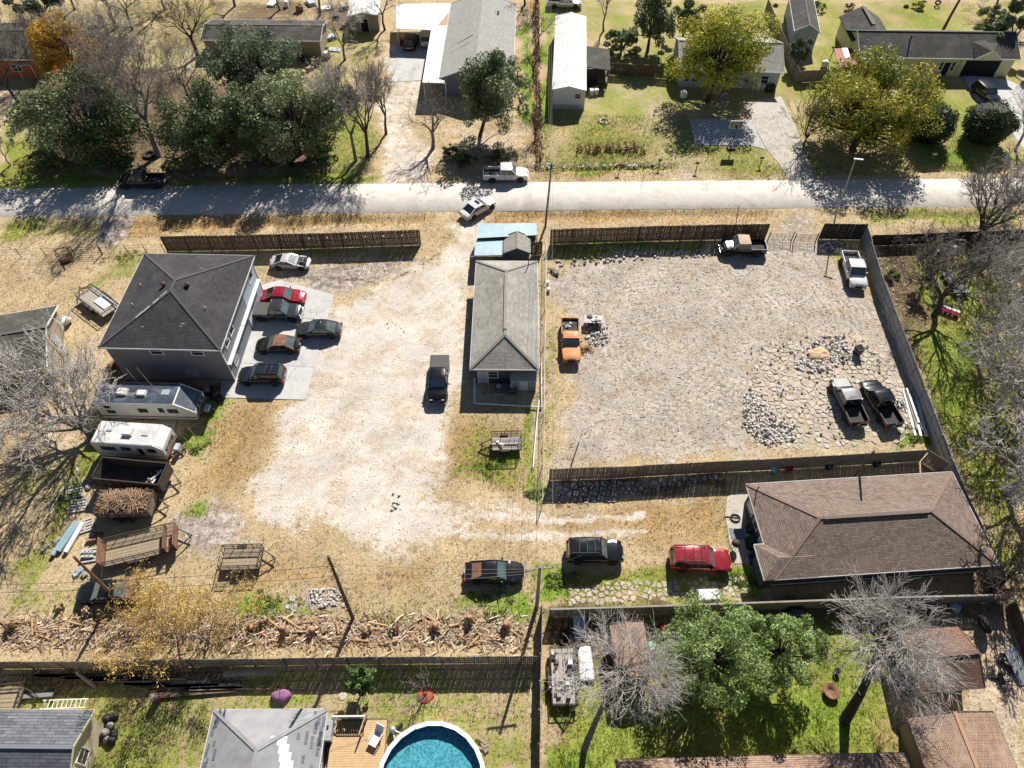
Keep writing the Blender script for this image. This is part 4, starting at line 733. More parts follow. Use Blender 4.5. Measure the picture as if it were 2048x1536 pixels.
# ---- brown house at the right
cB = [(1505, 966), (1905, 945), (1997, 1128), (1535, 1162)]
hC, (w, d, ze, zt) = house('house', 'dark house with a reddish brown hipped shingle roof', cB, 2.8, 1.65, 'sh_brown', 'wall_slate', axis='x', over=.45, hipin=4.6,
    wins=[('f', -5.5, 2.0, 1.5, .8), ('f', 6.3, 2.0, 1.5, .8), ('l', 2.8, 1.4, 1.2, 1.3), ('l', 1.2, 1.5, .9, 1.2)], door=[('l', -.6, 1.0, 2.05, 'wall_blue')])
cC, aC, wC, dC = rect(cB, 2.8)
MB().box(-wC / 2 + 4.9, wC / 2 - 4.9, -.2, .05, zt + .0, zt + .10).build('ridge_vent', M('rv2', (.15, .11, .09)), hC)
# porch wing at the front-left corner
m = MB(); x0, x1, y0, y1 = -w - .85, -w + 3.6, -d - .02, -d + 3.1; zr = ze + .62
m.roof([(x0, y1, ze + .01), (x0, y0, ze + .01), (x0 + 1.55, (y0 + y1) / 2, zr)], mi=0); m.roof([(x0, y0, ze + .01), (x1, y0, ze + .01), (x1, (y0 + y1) / 2, zr + .02), (x0 + 1.55, (y0 + y1) / 2, zr)]); m.roof([(x1, y1, ze + .01), (x0, y1, ze + .01), (x0 + 1.55, (y0 + y1) / 2, zr), (x1, (y0 + y1) / 2, zr + .02)])
pr_ = m.build('porch_roof', 'sh_brown', hC); MB().box(x0 - .03, x0, y0, y1, ze - .15, ze + .02).box(x0, -w, y1, y1 + .03, ze - .15, ze + .02).build('porch_fascia', 'white_trim', pr_)
MB().box(x0 + .4, -w + .5, y0 + .4, y1 - .4, 0, ze - .12).build('porch_wall', 'wall_slate', hC); MB().box(x0 + .36, x0 + .4, y0 + .9, y0 + 1.9, .9, 2.2).build('porch_window', 'glass_pale', hC)
MB().box(-w + .3, w - .3, -d + .38, -d + .44, .45, .55).build('skirting_trim', 'white_trim', hC)
M('meter', (.35, .36, .37))
for (x, y, h) in ((-w + .6, d - .9, 1.15),): MB().tube((x, y, rz_hip(y, x, d, w, ze, zt) - .1), (x, y, ze + h), .045, n=8).build('service_mast', 'iron', hC)
# ---- mobile home
cD = [(1108, 28), (1169, 32), (1177, 185), (1108, 180)]
c_, a_, wd_, dd_ = rect(cD, 3.0); a_ = R(-3.5)
hD, (w, d, ze, zt) = house('mobile_home', 'long white mobile home with a shallow white metal roof', None, 3.0, .55, 'white_metal', 'wall_white', kind='gable', over=.06, wins=[('f', 1.3, 2.1, .9, .8), ('l', 4, 1.9, 1, .9), ('l', -4, 1.9, 1, .9), ('r', -3, 1.9, 1, .9), ('r', 5, 1.9, 1, .9)], rect_=(c_, a_, 4.75, 21.5), ridgecap='white_metal', z0=0)
MB().box(-w + .04, w - .04, -d + .01, -d + .05, 0, .75).build('skirting', 'galv', hD)
m = MB()
for y in np.arange(-d, d, .6): m.bar((-w, y, ze + .012), (0, y, zt + .012), .03, .02); m.bar((w, y, ze + .012), (0, y, zt + .012), .03, .02)
m.build('roof_rib', 'white_metal', hD)
pD = loc(c_, a_, w + 1.9, -d + 9.5)
t = thing('porch', 'small covered porch with a grey shingle roof beside the mobile home', 'porch', pD, a_)
MB().roof([(1.7, -3, 2.5), (1.7, 3, 2.5), (-1.8, 3, 2.9), (-1.8, -3, 2.9)]).build('roof', 'sh_old', t); MB().box(-1.7, 1.6, -3.0, 2.9, .5, .62).build('floor', 'wood_old', t)
for x in (-1.6, 1.5):
    for y in (-2.8, 2.8): MB().box(x - .06, x + .06, y - .06, y + .06, 0, 2.45 if x > 0 else 2.85).build('post', 'wood_old', t)
for k in range(4): MB().box(-.7, .7, -3.3 - k * .3, -3.02 - k * .3, .38 - k * .12, .44 - k * .12).build('step', 'wood_old', t)
# ---- white carport and the grey house behind it
hE, (w, d, ze, zt) = house('house', 'long pale grey shingle house joined to the white carport', None, 3.0, 1.9, 'sh_lightgrey', 'wall_grey', kind='gable', over=.4, wins=[('f', -1.4, 1.5, 1.6, 1.2), ('r', -4, 1.5, 1.2, 1.1), ('f', 2.6, 1.5, 1.2, 1.1)], rect_=(Vector((*xy(960, 78, 3), 0)), R(-1.5), 10.6, 22.5))
m = MB(); m.roof([(-w - .02, -2.2, ze), (-w - .02, -5.5, ze), (-w + 4.2, -3.85, ze + 1.55)], mi=0); m.roof([(-w - .02, .0, ze), (-w - .02, -3.85, ze), (-w + 4.4, -1.9, ze + 1.66)]); m.build('cross_gable', 'sh_lightgrey', hE)
roofvent(hE, 2.6, 6, 4.1, .16, .3); pipe(hE, 2.2, 6.2, 4.15)
t = thing('carport', 'white ribbed metal carport roof on thin posts', 'carport', (0, 0, 0))
def metal_roof(parent, pts, z, mat, name='roof', rib=.5, th=.05, dz=0):
    P = [Vector((*xy(*p[:2], z + (p[2] if len(p) > 2 else 0)), z + (p[2] if len(p) > 2 else 0))) for p in pts]; m = MB().roof(P, th=th); o = m.build(name, mat, parent)
    n = max(2, int((P[1] - P[0]).length / rib)); r = MB()
    for i in range(n + 1):
        u = i / n; a = P[0].lerp(P[1], u); b = P[3].lerp(P[2], u); r.bar(a + Vector((0, 0, .012)), b + Vector((0, 0, .012)), .06, .035)
    r.build('rib', mat, o); return o, P
o, P1 = metal_roof(t, [(792, 57), (868, 60), (912, 6), (793, 8)], 2.9, 'white_metal'); o, P2 = metal_roof(t, [(845, 165), (888, 166), (912, 50), (864, 52)], 2.95, 'white_metal')
for p in (P1[0], P1[3], P1[0].lerp(P1[3], .5), P2[0], P2[0].lerp(P2[3], .5), P2[1]): MB().box(p.x + .1, p.x + .2, p.y + .05, p.y + .15, 0, 2.85).build('post', 'white_trim', t)
# ---- pale blue house under the yellow-green tree
cF, aF = Vector((*xy(1455, 108, 2.8), 0)), R(-3)
hF, _ = house('house', 'pale blue house half hidden under the yellowing tree', None, 2.8, 1.9, 'sh_lightgrey', 'wall_blue', kind='gable', axis='x', over=.35, wins=[('f', -5.0, 1.4, .9, 1.3), ('f', -6.2, 1.4, .7, 1.3), ('f', 5.2, 1.4, 1.1, 1.3)], door=[('f', 1.5, 1.0, 2.0, 'wall_white')], rect_=(cF, aF, 15.2, 9.5))
# ---- grey blue outbuilding
hG, _ = house('outbuilding', 'narrow grey-blue outbuilding with a two-step dark gable roof', [(1573, -10), (1622, -10), (1645, 68), (1594, 60)], 3.0, 1.1, 'sh_old', 'wall_blue', kind='gable', over=.2, cat='shed', wins=[('l', 2, 1.8, .9, 1.0)])
# ---- yellow L-shaped house
hH, (w, d, ze, zt) = house('house', 'cream yellow house with a mottled dark roof and a garage', None, 2.9, 1.9, 'sh_old', 'wall_yellow', kind='gable', axis='x', over=.4, wins=[('f', -2.2, 1.5, 1.1, 1.5), ('f', .9, 1.5, .5, 1.4), ('f', 2.7, 1.5, .5, 1.4)], door=[('f', 1.8, .9, 2.0, 'dark_int')], rect_=(Vector((63.7, 106.3, 0)), R(-1.5), 23.6, 8.4))
MB().box(4.2, 9.4, -d + .3, -d + .42, 0, 2.4).build('garage_opening', 'dark_int', hH); MB().box(3.6, 4.2, -d + .2, -d + .5, 0, 2.7).box(9.4, 10.0, -d + .2, -d + .5, 0, 2.7).build('garage_pier', 'wall_yellow', hH)
m = MB(); m.roof([(5.0, -d - .3, ze), (5.0, -d + 2.8, ze + 1.2), (7, -d + 2.8, ze + 1.35), (7, -d - .3, ze + 1.3)]); m.roof([(9.0, -d - .3, ze), (9, -d + 2.8, ze + 1.2), (7, -d + 2.8, ze + 1.35), (7, -d - .3, ze + 1.3)]); go = m.build('porch_gable', 'sh_old', hH); MB().add([(5.1, -d - .25, ze - .05), (8.9, -d - .25, ze - .05), (7, -d - .25, ze + 1.2)], [(0, 1, 2)]).build('gable_wall', 'wall_yellow', go); MB().bar((5, -d - .31, ze), (7, -d - .31, ze + 1.3), .04, .14).bar((9, -d - .31, ze), (7, -d - .31, ze + 1.3), .04, .14).build('gable_trim', 'white_trim', go)
m = MB(); X0, X1, Y0, Y1 = -11.9, -5.6, 1.0, 8.0; xm = (X0 + X1) / 2
m.roof([(X0, Y0 - .8, 3), (X0, Y1, 3), (xm, Y1, 4.72), (xm, Y0 - .8, 4.72)]); m.roof([(X1, Y0 - .8, 3), (X1, Y1, 3), (xm, Y1, 4.72), (xm, Y0 - .8, 4.72)]); m.build('wing_roof', 'sh_old', hH); MB().box(X0 + .4, X1 - .4, Y0, Y1 - .4, 0, 2.9).build('wing_wall', 'wall_yellow', hH); MB().box(xm - .3, xm + .3, 2, Y1 - .5, 4.69, 4.80).build('ridge_vent', 'iron', hH)
MB().tube((-4.2, -1.6, 3), (-4.2, -1.6, 5.0), .12).build('flue', 'iron', hH); pipe(hH, -10.5, -1.5, 3.9)
t = thing('awning', 'red metal awning with white panels beside the yellow house', 'awning', (0, 0, 0))
o, P = metal_roof(t, [(1680, 137), (1717, 128), (1703, 96), (1668, 97)], 2.3, 'red_metal'); 
for p in P: MB().box(p.x - .05, p.x + .05, p.y - .05, p.y + .05, 0, 2.25).build('post', 'iron', t)
MB().roof([P[3].lerp(P[2], .45) + Vector((0, 0, .05)), P[3].lerp(P[2], .75) + Vector((0, 0, .05)), P[0].lerp(P[1], .7).lerp(P[3].lerp(P[2], .75), .45) + Vector((0, 0, .05)), P[0].lerp(P[1], .4).lerp(P[3].lerp(P[2], .45), .45) + Vector((0, 0, .05))], th=.02).build('panel', 'white_metal', t)
# ---- far left house and yellow-walled shed
hI, _ = house('house', 'brown-roofed house with an orange wall behind the yellow tree', None, 2.9, 1.6, 'sh_old', 'wall_orange', kind='gable', axis='x', over=.4, rect_=(Vector((*xy(-30, 82, 2.9), 0)), R(1), 22, 11), wins=[('f', 6, 1.4, 1.4, 1.1)])
t = thing('awning', 'white awning on the orange wall', 'awning', (0, 0, 0)); o, P = metal_roof(t, [(32, 132), (60, 130), (62, 110), (36, 112)], 2.2, 'white_metal')
for p in P[:2]: MB().box(p.x - .04, p.x + .04, p.y - .04, p.y + .04, 0, 2.15).build('post', 'white_trim', t)
hJ, _ = house('shed', 'long tan shed with a flat brown shingle roof behind the oaks', None, 2.7, .8, 'sh_old', 'wall_tan', kind='gable', axis='x', over=.3, cat='shed', rect_=(Vector((*xy(530, 60, 2.7), 0)), R(-1), 18.5, 6.4), wins=[('f', 4.5, 1.4, 1, .9)])
hK, _ = house('shed', 'small shed with a white metal roof at the end of the drive', None, 2.6, .5, 'white_metal', 'wall_tan', kind='gable', over=.2, cat='shed', ridgecap='white_metal', rect_=(Vector((*xy(728, 14, 2.6), 0)), R(4), 5.0, 6.0), door=[('f', 0, 1.2, 1.9, 'dark_int')])
# ---- shed at the left edge
hL, _ = house('shed', 'dark-roofed shed at the edge of the dry field', None, 2.6, 1.3, 'sh_old', 'wall_tan', kind='gable', axis='x', over=.35, cat='shed', rect_=(Vector((*xy(-10, 690, 2.6), 0)), R(14), 11, 8.6), door=[('r', .5, .9, 1.9, 'wall_blue')])
# ---- metal sheds by the road
t = thing('metal_shed', 'open shed with a blue-green ribbed metal roof by the road fence', 'shed', (0, 0, 0)); o, P = metal_roof(t, [(955, 476), (1074, 470), (1072, 446), (955, 447)], 2.5, 'blue_metal', rib=.9)
for p in P: MB().box(p.x - .05, p.x + .05, p.y - .05, p.y + .05, 0, 2.45).build('post', 'wood_old', t)
MB().hexa([(*P[3].xy, 0), (*P[2].xy, 0), (P[2].x, P[2].y + .06, 0), (P[3].x, P[3].y + .06, 0)], [(*P[3].xy, 2.4), (*P[2].xy, 2.4), (P[2].x, P[2].y + .06, 2.4), (P[3].x, P[3].y + .06, 2.4)]).build('back_wall', 'wood_old', t)
t = thing('lean_to', 'lean-to with a blue-green ribbed roof beside the small gabled shed', 'shed', (0, 0, 0)); o, P = metal_roof(t, [(949, 511), (1004, 510), (1005, 480), (951, 481, .5)][:3] + [(951, 481)], 2.2, 'blue_metal', rib=.8)
for p in P: MB().box(p.x - .05, p.x + .05, p.y - .05, p.y + .05, 0, 2.15).build('post', 'wood_old', t)
house('shed', 'small grey gabled shed between the blue roofs and the grey house', [(1008, 473), (1060, 473), (1062, 507), (1006, 507)], 2.2, .75, 'sh_grey', 'wall_slate', kind='gable', over=.12, cat='shed', fasc='wall_slate')
# ---- houses at the foot of the picture
hM, (w, d, ze, zt) = house('house', 'cream house with a streaked slate grey gable roof', None, 2.8, 1.15, 'sh_slate', 'wall_cream', kind='gable', axis='x', over=.35, rect_=(Vector((-35.7, 9.5, 0)), R(-.5), 11.0, 5.2), wins=[('r', -.2, 1.7, 1.0, 1.3), ('l', 0, 1.6, 1, 1)], fasc='wall_cream', door=[('r', -2.3, .9, 2, 'wall_tan')])
hN, (w, d, ze, zt) = house('house', 'house with a half-stripped patchy grey roof beside the deck', None, 2.9, 1.5, 'felt', 'wall_grey', over=.35, fasc='white_trim', ridgecap='felt', rect_=(Vector((-17.4, 6.35, 0)), R(.3), 8.2, 11.5), hipin=2.9, wins=[('r', 2, 1.5, 1, 1)], door=[('r', -1.2, 1.0, 2.0, 'paint_red')])
def nz(x, y): return rz_hip(x, y, w, d, ze, zt, 2.9)
m = MB()
for i in range(95):   # surviving strips of slate shingle along both eaves, laid course by course
    s = -1 if i % 2 else 1; u = abs(random.gauss(0, .55)); x = s * (w - .12 - u * .9); y = ru(-d + .5, d - .3); ln = ru(.3, .95)
    if abs(y) > d - 2.9 and (d - abs(y)) / 2.9 < (w - abs(x)) / w: continue
    m.hexa([(x - .1, y, nz(x - .1, y) + .004), (x + .1, y, nz(x + .1, y) + .004), (x + .1, y + ln, nz(x + .1, y) + .004), (x - .1, y + ln, nz(x - .1, y) + .004)], [(x - .1, y, nz(x - .1, y) + .022), (x + .1, y, nz(x + .1, y) + .022), (x + .1, y + ln, nz(x + .1, y) + .022), (x - .1, y + ln, nz(x - .1, y) + .022)])
o = m.build('shingle_strip', M('slatestrip', (.16, .17, .19), (.10, .105, .12), sc=2), hN); tag(o, kind='stuff')
m = MB()
for i in range(9):    # bare white sheathing laid open in steps
    x0 = .9 + .12 * i; y0 = 3.2 - i * .5; m.hexa([(x0 - .2 - i * .12, y0, nz(x0, y0) + .02), (x0 + .9 + .1 * i, y0, nz(x0 + .9, y0) + .02), (x0 + .9 + .1 * i, y0 + .6, nz(x0 + .9, y0 + .6) + .02), (x0 - .2 - i * .12, y0 + .6, nz(x0, y0 + .6) + .02)], [(x0 - .2 - i * .12, y0, nz(x0, y0) + .04), (x0 + .9 + .1 * i, y0, nz(x0 + .9, y0) + .04), (x0 + .9 + .1 * i, y0 + .6, nz(x0 + .9, y0 + .6) + .04), (x0 - .2 - i * .12, y0 + .6, nz(x0, y0 + .6) + .04)])
m.build('bare_sheathing', 'white_trim', hN)
# lower right sheds
house('shed', 'brown shed with a two-tone shingle gable roof beside the bare tree', [(1795, 1264), (1920, 1254), (1965, 1375), (1825, 1386)], 2.4, 1.15, 'sh_brownold', 'dark_int', kind='gable', axis='x', over=.35, cat='shed', fasc='wood_old')
house('shed', 'shed with a bright rust tan roof standing on bare sand', None, 2.4, .7, 'sh_tan', 'wall_tan', kind='gable', over=.3, cat='shed', fasc='wood_old', rect_=(Vector((32.0, 8.2, 0)), R(3), 6.4, 7.4))
house('house', 'house roof of rust tan shingle at the foot of the green garden', None, 2.7, 1.0, 'sh_tan', 'wall_tan', kind='gable', axis='x', over=.3, fasc='wood_old', rect_=(Vector((17.4, 5.1, 0)), R(1.2), 20.2, 8))
house('shed', 'flat tan-roofed shed under the bare garden tree', [(1225, 1248), (1290, 1243), (1303, 1350), (1232, 1358)], 2.3, .25, 'sh_tan', 'wood_old', kind='gable', over=.1, cat='shed', fasc='wood_old')
# ================================================================ fences
M('fence_brown', (.165, .110, .070), (.085, .058, .038), sc=2.2, rough=.95, bump=.3, dirt=(.24, .19, .14), dsc=1.5, damt=.4); M('fence_grey', (.26, .225, .185), (.16, .135, .11), sc=2.0, rough=.95, bump=.3, dirt=(.34, .31, .27), dsc=1.2, damt=.5)
M('fence_blue', (.34, .345, .35), (.24, .245, .25), sc=1.6, rough=.9, dirt=(.15, .14, .13), dsc=.9, damt=.6); M('fence_black', (.030, .027, .024), (.05, .042, .035), sc=2, rough=.95)
M('steel', (.42, .42, .42), (.30, .30, .30), rough=.5, metal=.5); M('pole_wood', (.13, .085, .055), (.075, .05, .035), sc=3, rough=.95, bump=.4); M('pole_grey', (.32, .29, .25), (.22, .20, .17), sc=3, rough=.9)
def fence(label, pts, h, mat, bw=.15, gap=.018, panel=2.45, rails=-1, cat='fence', world=None, jag=.04, white_top=False, name='fence'):
    """board fence along a surveyed line; boards stand in panels between posts. rails=-1: rails and posts towards the camera"""
    P = [Vector((*xy(*p), 0)) for p in pts] if world is None else [Vector(p) for p in world]
    root = thing(name, label, cat, P[0])
    for a, b in zip(P, P[1:]):
        L = (b - a).length; d = (b - a) / L; n = Vector((-d.y, d.x, 0)); 
        if n.y > 0: n = -n
        n = n * (1 if rails < 0 else -1); k = max(1, round(L / panel))
        for i in range(k):
            s0, s1 = L * i / k, L * (i + 1) / k; m = MB(); s = s0; o = a - P[0]; tilt = ru(-.03, .03); hj = ru(-.03, .03)
            while s < s1 - .03:
                e = min(s + bw - gap, s1); hh = h + hj + ru(-jag, jag) * .6; off = n * ru(-.006, .006); q0 = o + d * s + off; q1 = o + d * e + off; t = n * .02; sk = n * tilt + d * ru(-.012, .012)
                if True:
                    u = Vector((0, 0, .03)); m.hexa([q0 + u - t, q1 + u - t, q1 + u + t, q0 + u + t] if (q1 - q0).cross(t).z > 0 else [q0 + u + t, q1 + u + t, q1 + u - t, q0 + u - t],
                       [q + sk + Vector((0, 0, hh + ru(-.01, .01))) for q in ([q0 - t, q1 - t, q1 + t, q0 + t] if (q1 - q0).cross(t).z > 0 else [q0 + t, q1 + t, q1 - t, q0 - t])])
                s += bw + (ru(.0, .02) if gap > .02 else 0)
            tag(m.build('picket_panel', mat, root), kind='stuff')
            r = MB()
            pp = o + d * s0 + n * .075; r.bar(pp + Vector((0, 0, -.05)), pp + Vector((0, 0, h * .97)), .09, .09); r.build('post', mat, root)
            for z in (.35, h * .52, h - .3): MB().bar(o + d * (s0 + .05) + n * .045 + Vector((0, 0, z)), o + d * (s1 - .05) + n * .045 + Vector((0, 0, z)), .04, .085).build('rail', mat, root)
        if white_top: MB().bar(a - P[0] + Vector((0, 0, h + .03)), b - P[0] + Vector((0, 0, h + .03)), .14, .04).build('top_board', white_top, root)
    return root
fA = fence('long brown board fence along the road beside the two-storey house', [(336, 503), (470, 501), (610, 498), (843, 490)], 2.35, 'fence_brown')
fB = fence('long brown board fence along the road above the bare lot', [(1100, 489), (1320, 482), (1530, 478)], 2.35, 'fence_brown')
fence('short dark board fence beside the pipe gate', [(1636, 478), (1722, 480)], 2.4, 'fence_black')
fence('slanting grey board fence between the lot and the bare woods', [(1722, 482), (1748, 575), (1800, 715), (1850, 850), (1882, 938), (1920, 1030), (1965, 1130), (1985, 1172)], 2.15, 'fence_blue', rails=1, bw=.3, gap=.008)
fence('long grey board fence across the foot of the bare lot', [(1099, 961), (1220, 957), (1400, 947), (1560, 939), (1838, 923)], 2.1, 'fence_grey', rails=1)
fence('short board fence behind the brown house corner', [(1842, 925), (1880, 948)], 2.0, 'fence_grey', rails=1)
fence('grey board fence with a pale top board behind the brown house garden', [(1099, 1234), (1300, 1228), (1530, 1220), (1800, 1210), (2005, 1205)], 1.8, 'fence_grey', white_top='pole_grey', rails=1)
fence('grey board fence dividing the stump row from the back gardens', [(-60, 1338), (200, 1336), (450, 1332), (760, 1328), (1074, 1326)], 1.85, 'fence_grey', rails=-1)
fence('grey board fence seen along its edge between the two back gardens', [(1083, 1228), (1081, 1320), (1079, 1430), (1078, 1640)], 1.9, 'fence_grey', rails=1)
fence('brown fence between the mobile home and the pale blue house', [(1214, 150), (1290, 154), (1352, 160)], 1.9, 'fence_brown')
fence('weathered fence bending round the pale blue house garden', [(1531, 22), (1556, 80), (1578, 132), (1592, 166), (1684, 160)], 1.9, 'fence_grey', rails=1)
fence('black mesh-like fence along the road by the bare trees', [(1735, 492), (1860, 488), (2070, 480)], 1.7, 'fence_black')
fence('low dark fence at the far edge of the lower right garden', [(2010, 1215), (2052, 1330), (2075, 1420)], 1.6, 'fence_brown')
fence('brown board fence stub beside the metal sheds', [(1062, 512), (1084, 509)], 2.1, 'fence_brown')
# braces leaning on the road fences: pale stakes set on the yard side
def stake(i, px, py, grp, lab, h=1.9):
    t = thing('fence_brace', lab, 'brace', (*xy(px, py), 0), 0, grp)
    MB().tube((0, -.15, -.05), (0, .25, h), .045, n=6).build('stake', 'pole_grey', t); MB().bar((0, -.9, 0), (0, .18, h * .62), .06, .05).build('strut', 'wood_old', t); MB().lathe([(.05, h - .02), (.09, h + .02), (.09, h + .1), (.04, h + .14)], 8, 0, (0, .24, 0)).build('cap', 'white_trim', t)
for i, x in enumerate((625, 660, 697, 735, 771, 807)): stake(i, x, 505 - (x - 620) * .03, 'braces on the fence by the two-storey house', 'pale stake with a white cap bracing the fence by the two-storey house')
for i, x in enumerate((1136, 1172, 1209, 1246, 1284, 1319, 1356, 1398, 1428, 1470)): stake(i, x, 493 - (x - 1100) * .022, 'braces on the fence above the bare lot', 'pale stake with a white cap bracing the fence above the bare lot')
# low wire fence at the far left, wire gate and a welded cage
root = thing('wire_fence', 'low wire fence on thin posts along the left verge', 'fence', (*xy(0, 516), 0)); P = [Vector((*xy(x, y), 0)) for x, y in ((-40, 518), (5, 514), (48, 512), (98, 511), (210, 508), (262, 505), (297, 502), (335, 503))]
for p in P: MB().tube(p - P[1] + Vector((0, 0, -.05)), p - P[1] + Vector((-.03, .0, 1.35)), .05, .045).build('post', 'wood_old', root)
for z in (.4, .8, 1.2):
    m = MB(); [m.tube(a - P[1] + Vector((0, 0, z)), b - P[1] + Vector((0, 0, z)), .012, n=4) for a, b in zip(P, P[1:])]; m.build('wire', 'iron', root)
t = thing('welded_cage', 'rusty welded cube frame standing on the left verge', 'cage', (*xy(134, 520), 0), .5); m = MB()
for a in (-.65, .65):
    for b in (-.65, .65): m.bar((a, b, 0), (a, b, 1.3), .07); m.bar((a, -.65, .65 + b), (a, .65, .65 + b), .07); m.bar((-.65, a, .65 + b), (.65, a, .65 + b), .07)
m.bar((-.65, -.65, 0), (.65, -.65, 1.3), .04); m.bar((.65, -.65, 0), (.65, .65, 1.3), .04); m.build('frame', 'iron', t); MB().box(-.5, .5, -.5, .5, .02, .3).build('tray', 'rust', t)
def pipegate(name, label, a, b, h=1.25, n=6):
    A, B = Vector((*xy(*a), 0)), Vector((*xy(*b), 0)); t = thing(name, label, 'gate', A); d = B - A
    for u in (0, 1): MB().tube(d * u + Vector((0, 0, -.05)), d * u + Vector((0, 0, h + .25)), .06).build('post', 'iron', t)
    for k in range(n): MB().tube(d * .02 + Vector((0, 0, .15 + k * (h - .15) / (n - 1))), d * .98 + Vector((0, 0, .15 + k * (h - .15) / (n - 1))), .022, n=5).build('bar', 'iron', t)
    for u in (.33, .66): MB().tube(d * u + Vector((0, 0, .15)), d * u + Vector((0, 0, h)), .022, n=5).build('upright', 'iron', t)
pipegate('pipe_gate', 'dark pipe gate at the road end of the bare lot', (1534, 484), (1582, 483)); pipegate('pipe_gate', 'dark pipe gate leaf standing open beside the short dark fence', (1586, 486), (1630, 484)); pipegate('pipe_gate', 'thin pipe gate in the wire fence on the left verge', (150, 510), (205, 507), 1.1, 4)
# chain-link line between the grey house and the lot
root = thing('chain_link_fence', 'thin chain link fence with pipe rails between the grey house and the lot', 'fence', (*xy(1089, 700), 0)); o = Vector((*xy(1089, 700), 0)); pts = [Vector((*xy(x, y), 0)) - o for x, y in ((1091, 500), (1091, 560), (1090, 620), (1089, 690), (1088, 760), (1087, 840), (1086, 930), (1084, 1015))]
for p in pts: MB().tube(p, p + Vector((0, 0, 1.5)), .035).build('post', 'steel', root)
for a, b in zip(pts, pts[1:]):
    MB().tube(a + Vector((0, 0, 1.48)), b + Vector((0, 0, 1.48)), .028, n=5).build('rail', 'steel', root); m = MB(); L = (b - a).length; k = int(L / .3)
    for i in range(k):
        for s in (-1, 1): m.tube(a.lerp(b, (i + (s < 0)) / k) + Vector((0, 0, .05)), a.lerp(b, (i + (s > 0)) / k) + Vector((0, 0, 1.45)), .006, n=3)
    tag(m.build('mesh', 'steel', root), kind='stuff')
tag(MB().path([(*xy(1066, 935, .3), .3), (*xy(1072, 860, .35), .35), (*xy(1078, 800, .4), .4)], .06, 8).build('white_pipe', 'white_trim'), 'white plastic pipe lying along the chain link fence', 'pipe')
# ================================================================ poles and wires
ARMS = {}
def pole(name, label, base, h, r=.15, top=None, arm=0.0, mat='pole_wood', armdir=(1, 0), trans=False):
    b = Vector((*xy(*base), 0)) if not isinstance(base, Vector) else base
    t = thing(name, label, 'pole', b); tp = (Vector((*xy(*top, h), h)) - b) if top else Vector((0, 0, h))
    MB().tube((0, 0, -.1), tp, r, r * .62, 10).build('shaft', mat, t); ad = Vector((*armdir, 0)).normalized(); ins = []
    if arm:
        c = tp * .95; MB().bar(c - ad * arm, c + ad * arm, .1, .12).build('crossarm', mat, t)
        for u in (-.9, -.3, .3, .9):
            q = c + ad * arm * u + Vector((0, 0, .06)); MB().lathe([(.03, 0), (.06, .03), (.03, .1), (.06, .13), (.02, .2)], 8, 0, q).build('insulator', 'white_trim', t); ins.append(b + q + Vector((0, 0, .2)))
    if trans: MB().lathe([(.24, 0), (.27, .05), (.27, .8), (.2, .9)], 12, 0, tp * .8 + Vector((.35, 0, -.4))).build('transformer', 'galv', t)
    ARMS[label] = (b + tp, ins); return b + tp, ins
pA = pole('utility_pole', 'leaning brown pole beside the abandoned dark car', (231, 1196), 8.1, .15, (147, 1113), mat='rust'); pB = pole('utility_pole', 'vine-covered pole among the felled stumps', (706, 1238), 11.5, .16, (656, 1113), arm=.0)
pC = pole('utility_pole', 'weathered pole with a crossarm at the corner of the stump row', Vector((2.05, 20.7, 0)), 8.2, .17, arm=1.1, mat='pole_grey', armdir=(1, .12)); pD_ = pole('utility_pole', 'slim dark pole beside the metal sheds at the road', (1091, 452), 9.0, .15, (1103, 327), arm=0)
pE = pole('street_lamp', 'slim grey lamp post leaning over the road', (1671, 432), 8.6, .09, (1711, 318), mat='steel'); MB().bar((pE[0].x - .2, pE[0].y, pE[0].z + .03), (pE[0].x + .75, pE[0].y - .3, pE[0].z + .12), .16, .12).build('lamp_head', 'white_trim', bpy.data.objects['street_lamp']).matrix_parent_inverse = Matrix.Translation(-bpy.data.objects['street_lamp'].location)
pF = pole('utility_pole', 'dark pole standing behind the brown house roof', (1701, 962), 6.6, .13, (1749, 902)); pG = pole('stake', 'leaning dark post at the edge of the bare lot', (1143, 928), 3.4, .07, (1158, 884)); pH = pole('utility_pole', 'grey pole lying propped on the lumber behind the fence', (190, 1372), 1.2, .16, (152, 1345), mat='pole_grey')
pI = pole('sign_post', 'short crooked post on the verge above the lot fence', (1472, 447), 2.6, .05, (1479, 410)); pJ = pole('marker_post', 'thin marker post on the verge across the road', (1286, 362), 1.6, .04, (1290, 340), mat='steel')
def wire(label, a, b, sag=.4, r=.018, n=10, mat='rubber'):
    pts = [a.lerp(b, i / n) - Vector((0, 0, sag * 4 * (i / n) * (1 - i / n))) for i in range(n + 1)]
    return tag(MB().path(pts, r, 4).build('cable', mat), label, 'cable', 'overhead cables')
north = Vector((6.5, 150, 9)); 
for k, (i0, dx) in enumerate(((0, -.5), (1, 0), (3, .5))): wire('overhead cable along the property line between the road pole and the crossarm pole', pD_[0] + Vector((dx * .3, 0, -.3 - .25 * k)), pC[1][i0], .8, .014, 14, 'steel'); wire('overhead cable from the road pole towards the houses beyond the road', pD_[0] + Vector((dx * .3, 0, -.3 - .25 * k)), north + Vector((dx, 0, -.2 * k)), .9, .012, 10, 'steel')
for k in range(3): wire('overhead cable over the stump row between the crossarm pole and the vine-covered pole', pC[0] + Vector((0, 0, -.4 - .35 * k)), pB[0] + Vector((0, 0, -1.2 - 1.9 * k)), .5, .014, 10, 'pole_grey'); 
for k in range(2): wire('overhead cable over the abandoned car towards the leaning brown pole', pB[0] + Vector((0, 0, -1.6 - 1.9 * k)), pA[0] + Vector((-6, -1.6 - k * .4, -1.5 - k * .5)), .5, .016, 10)
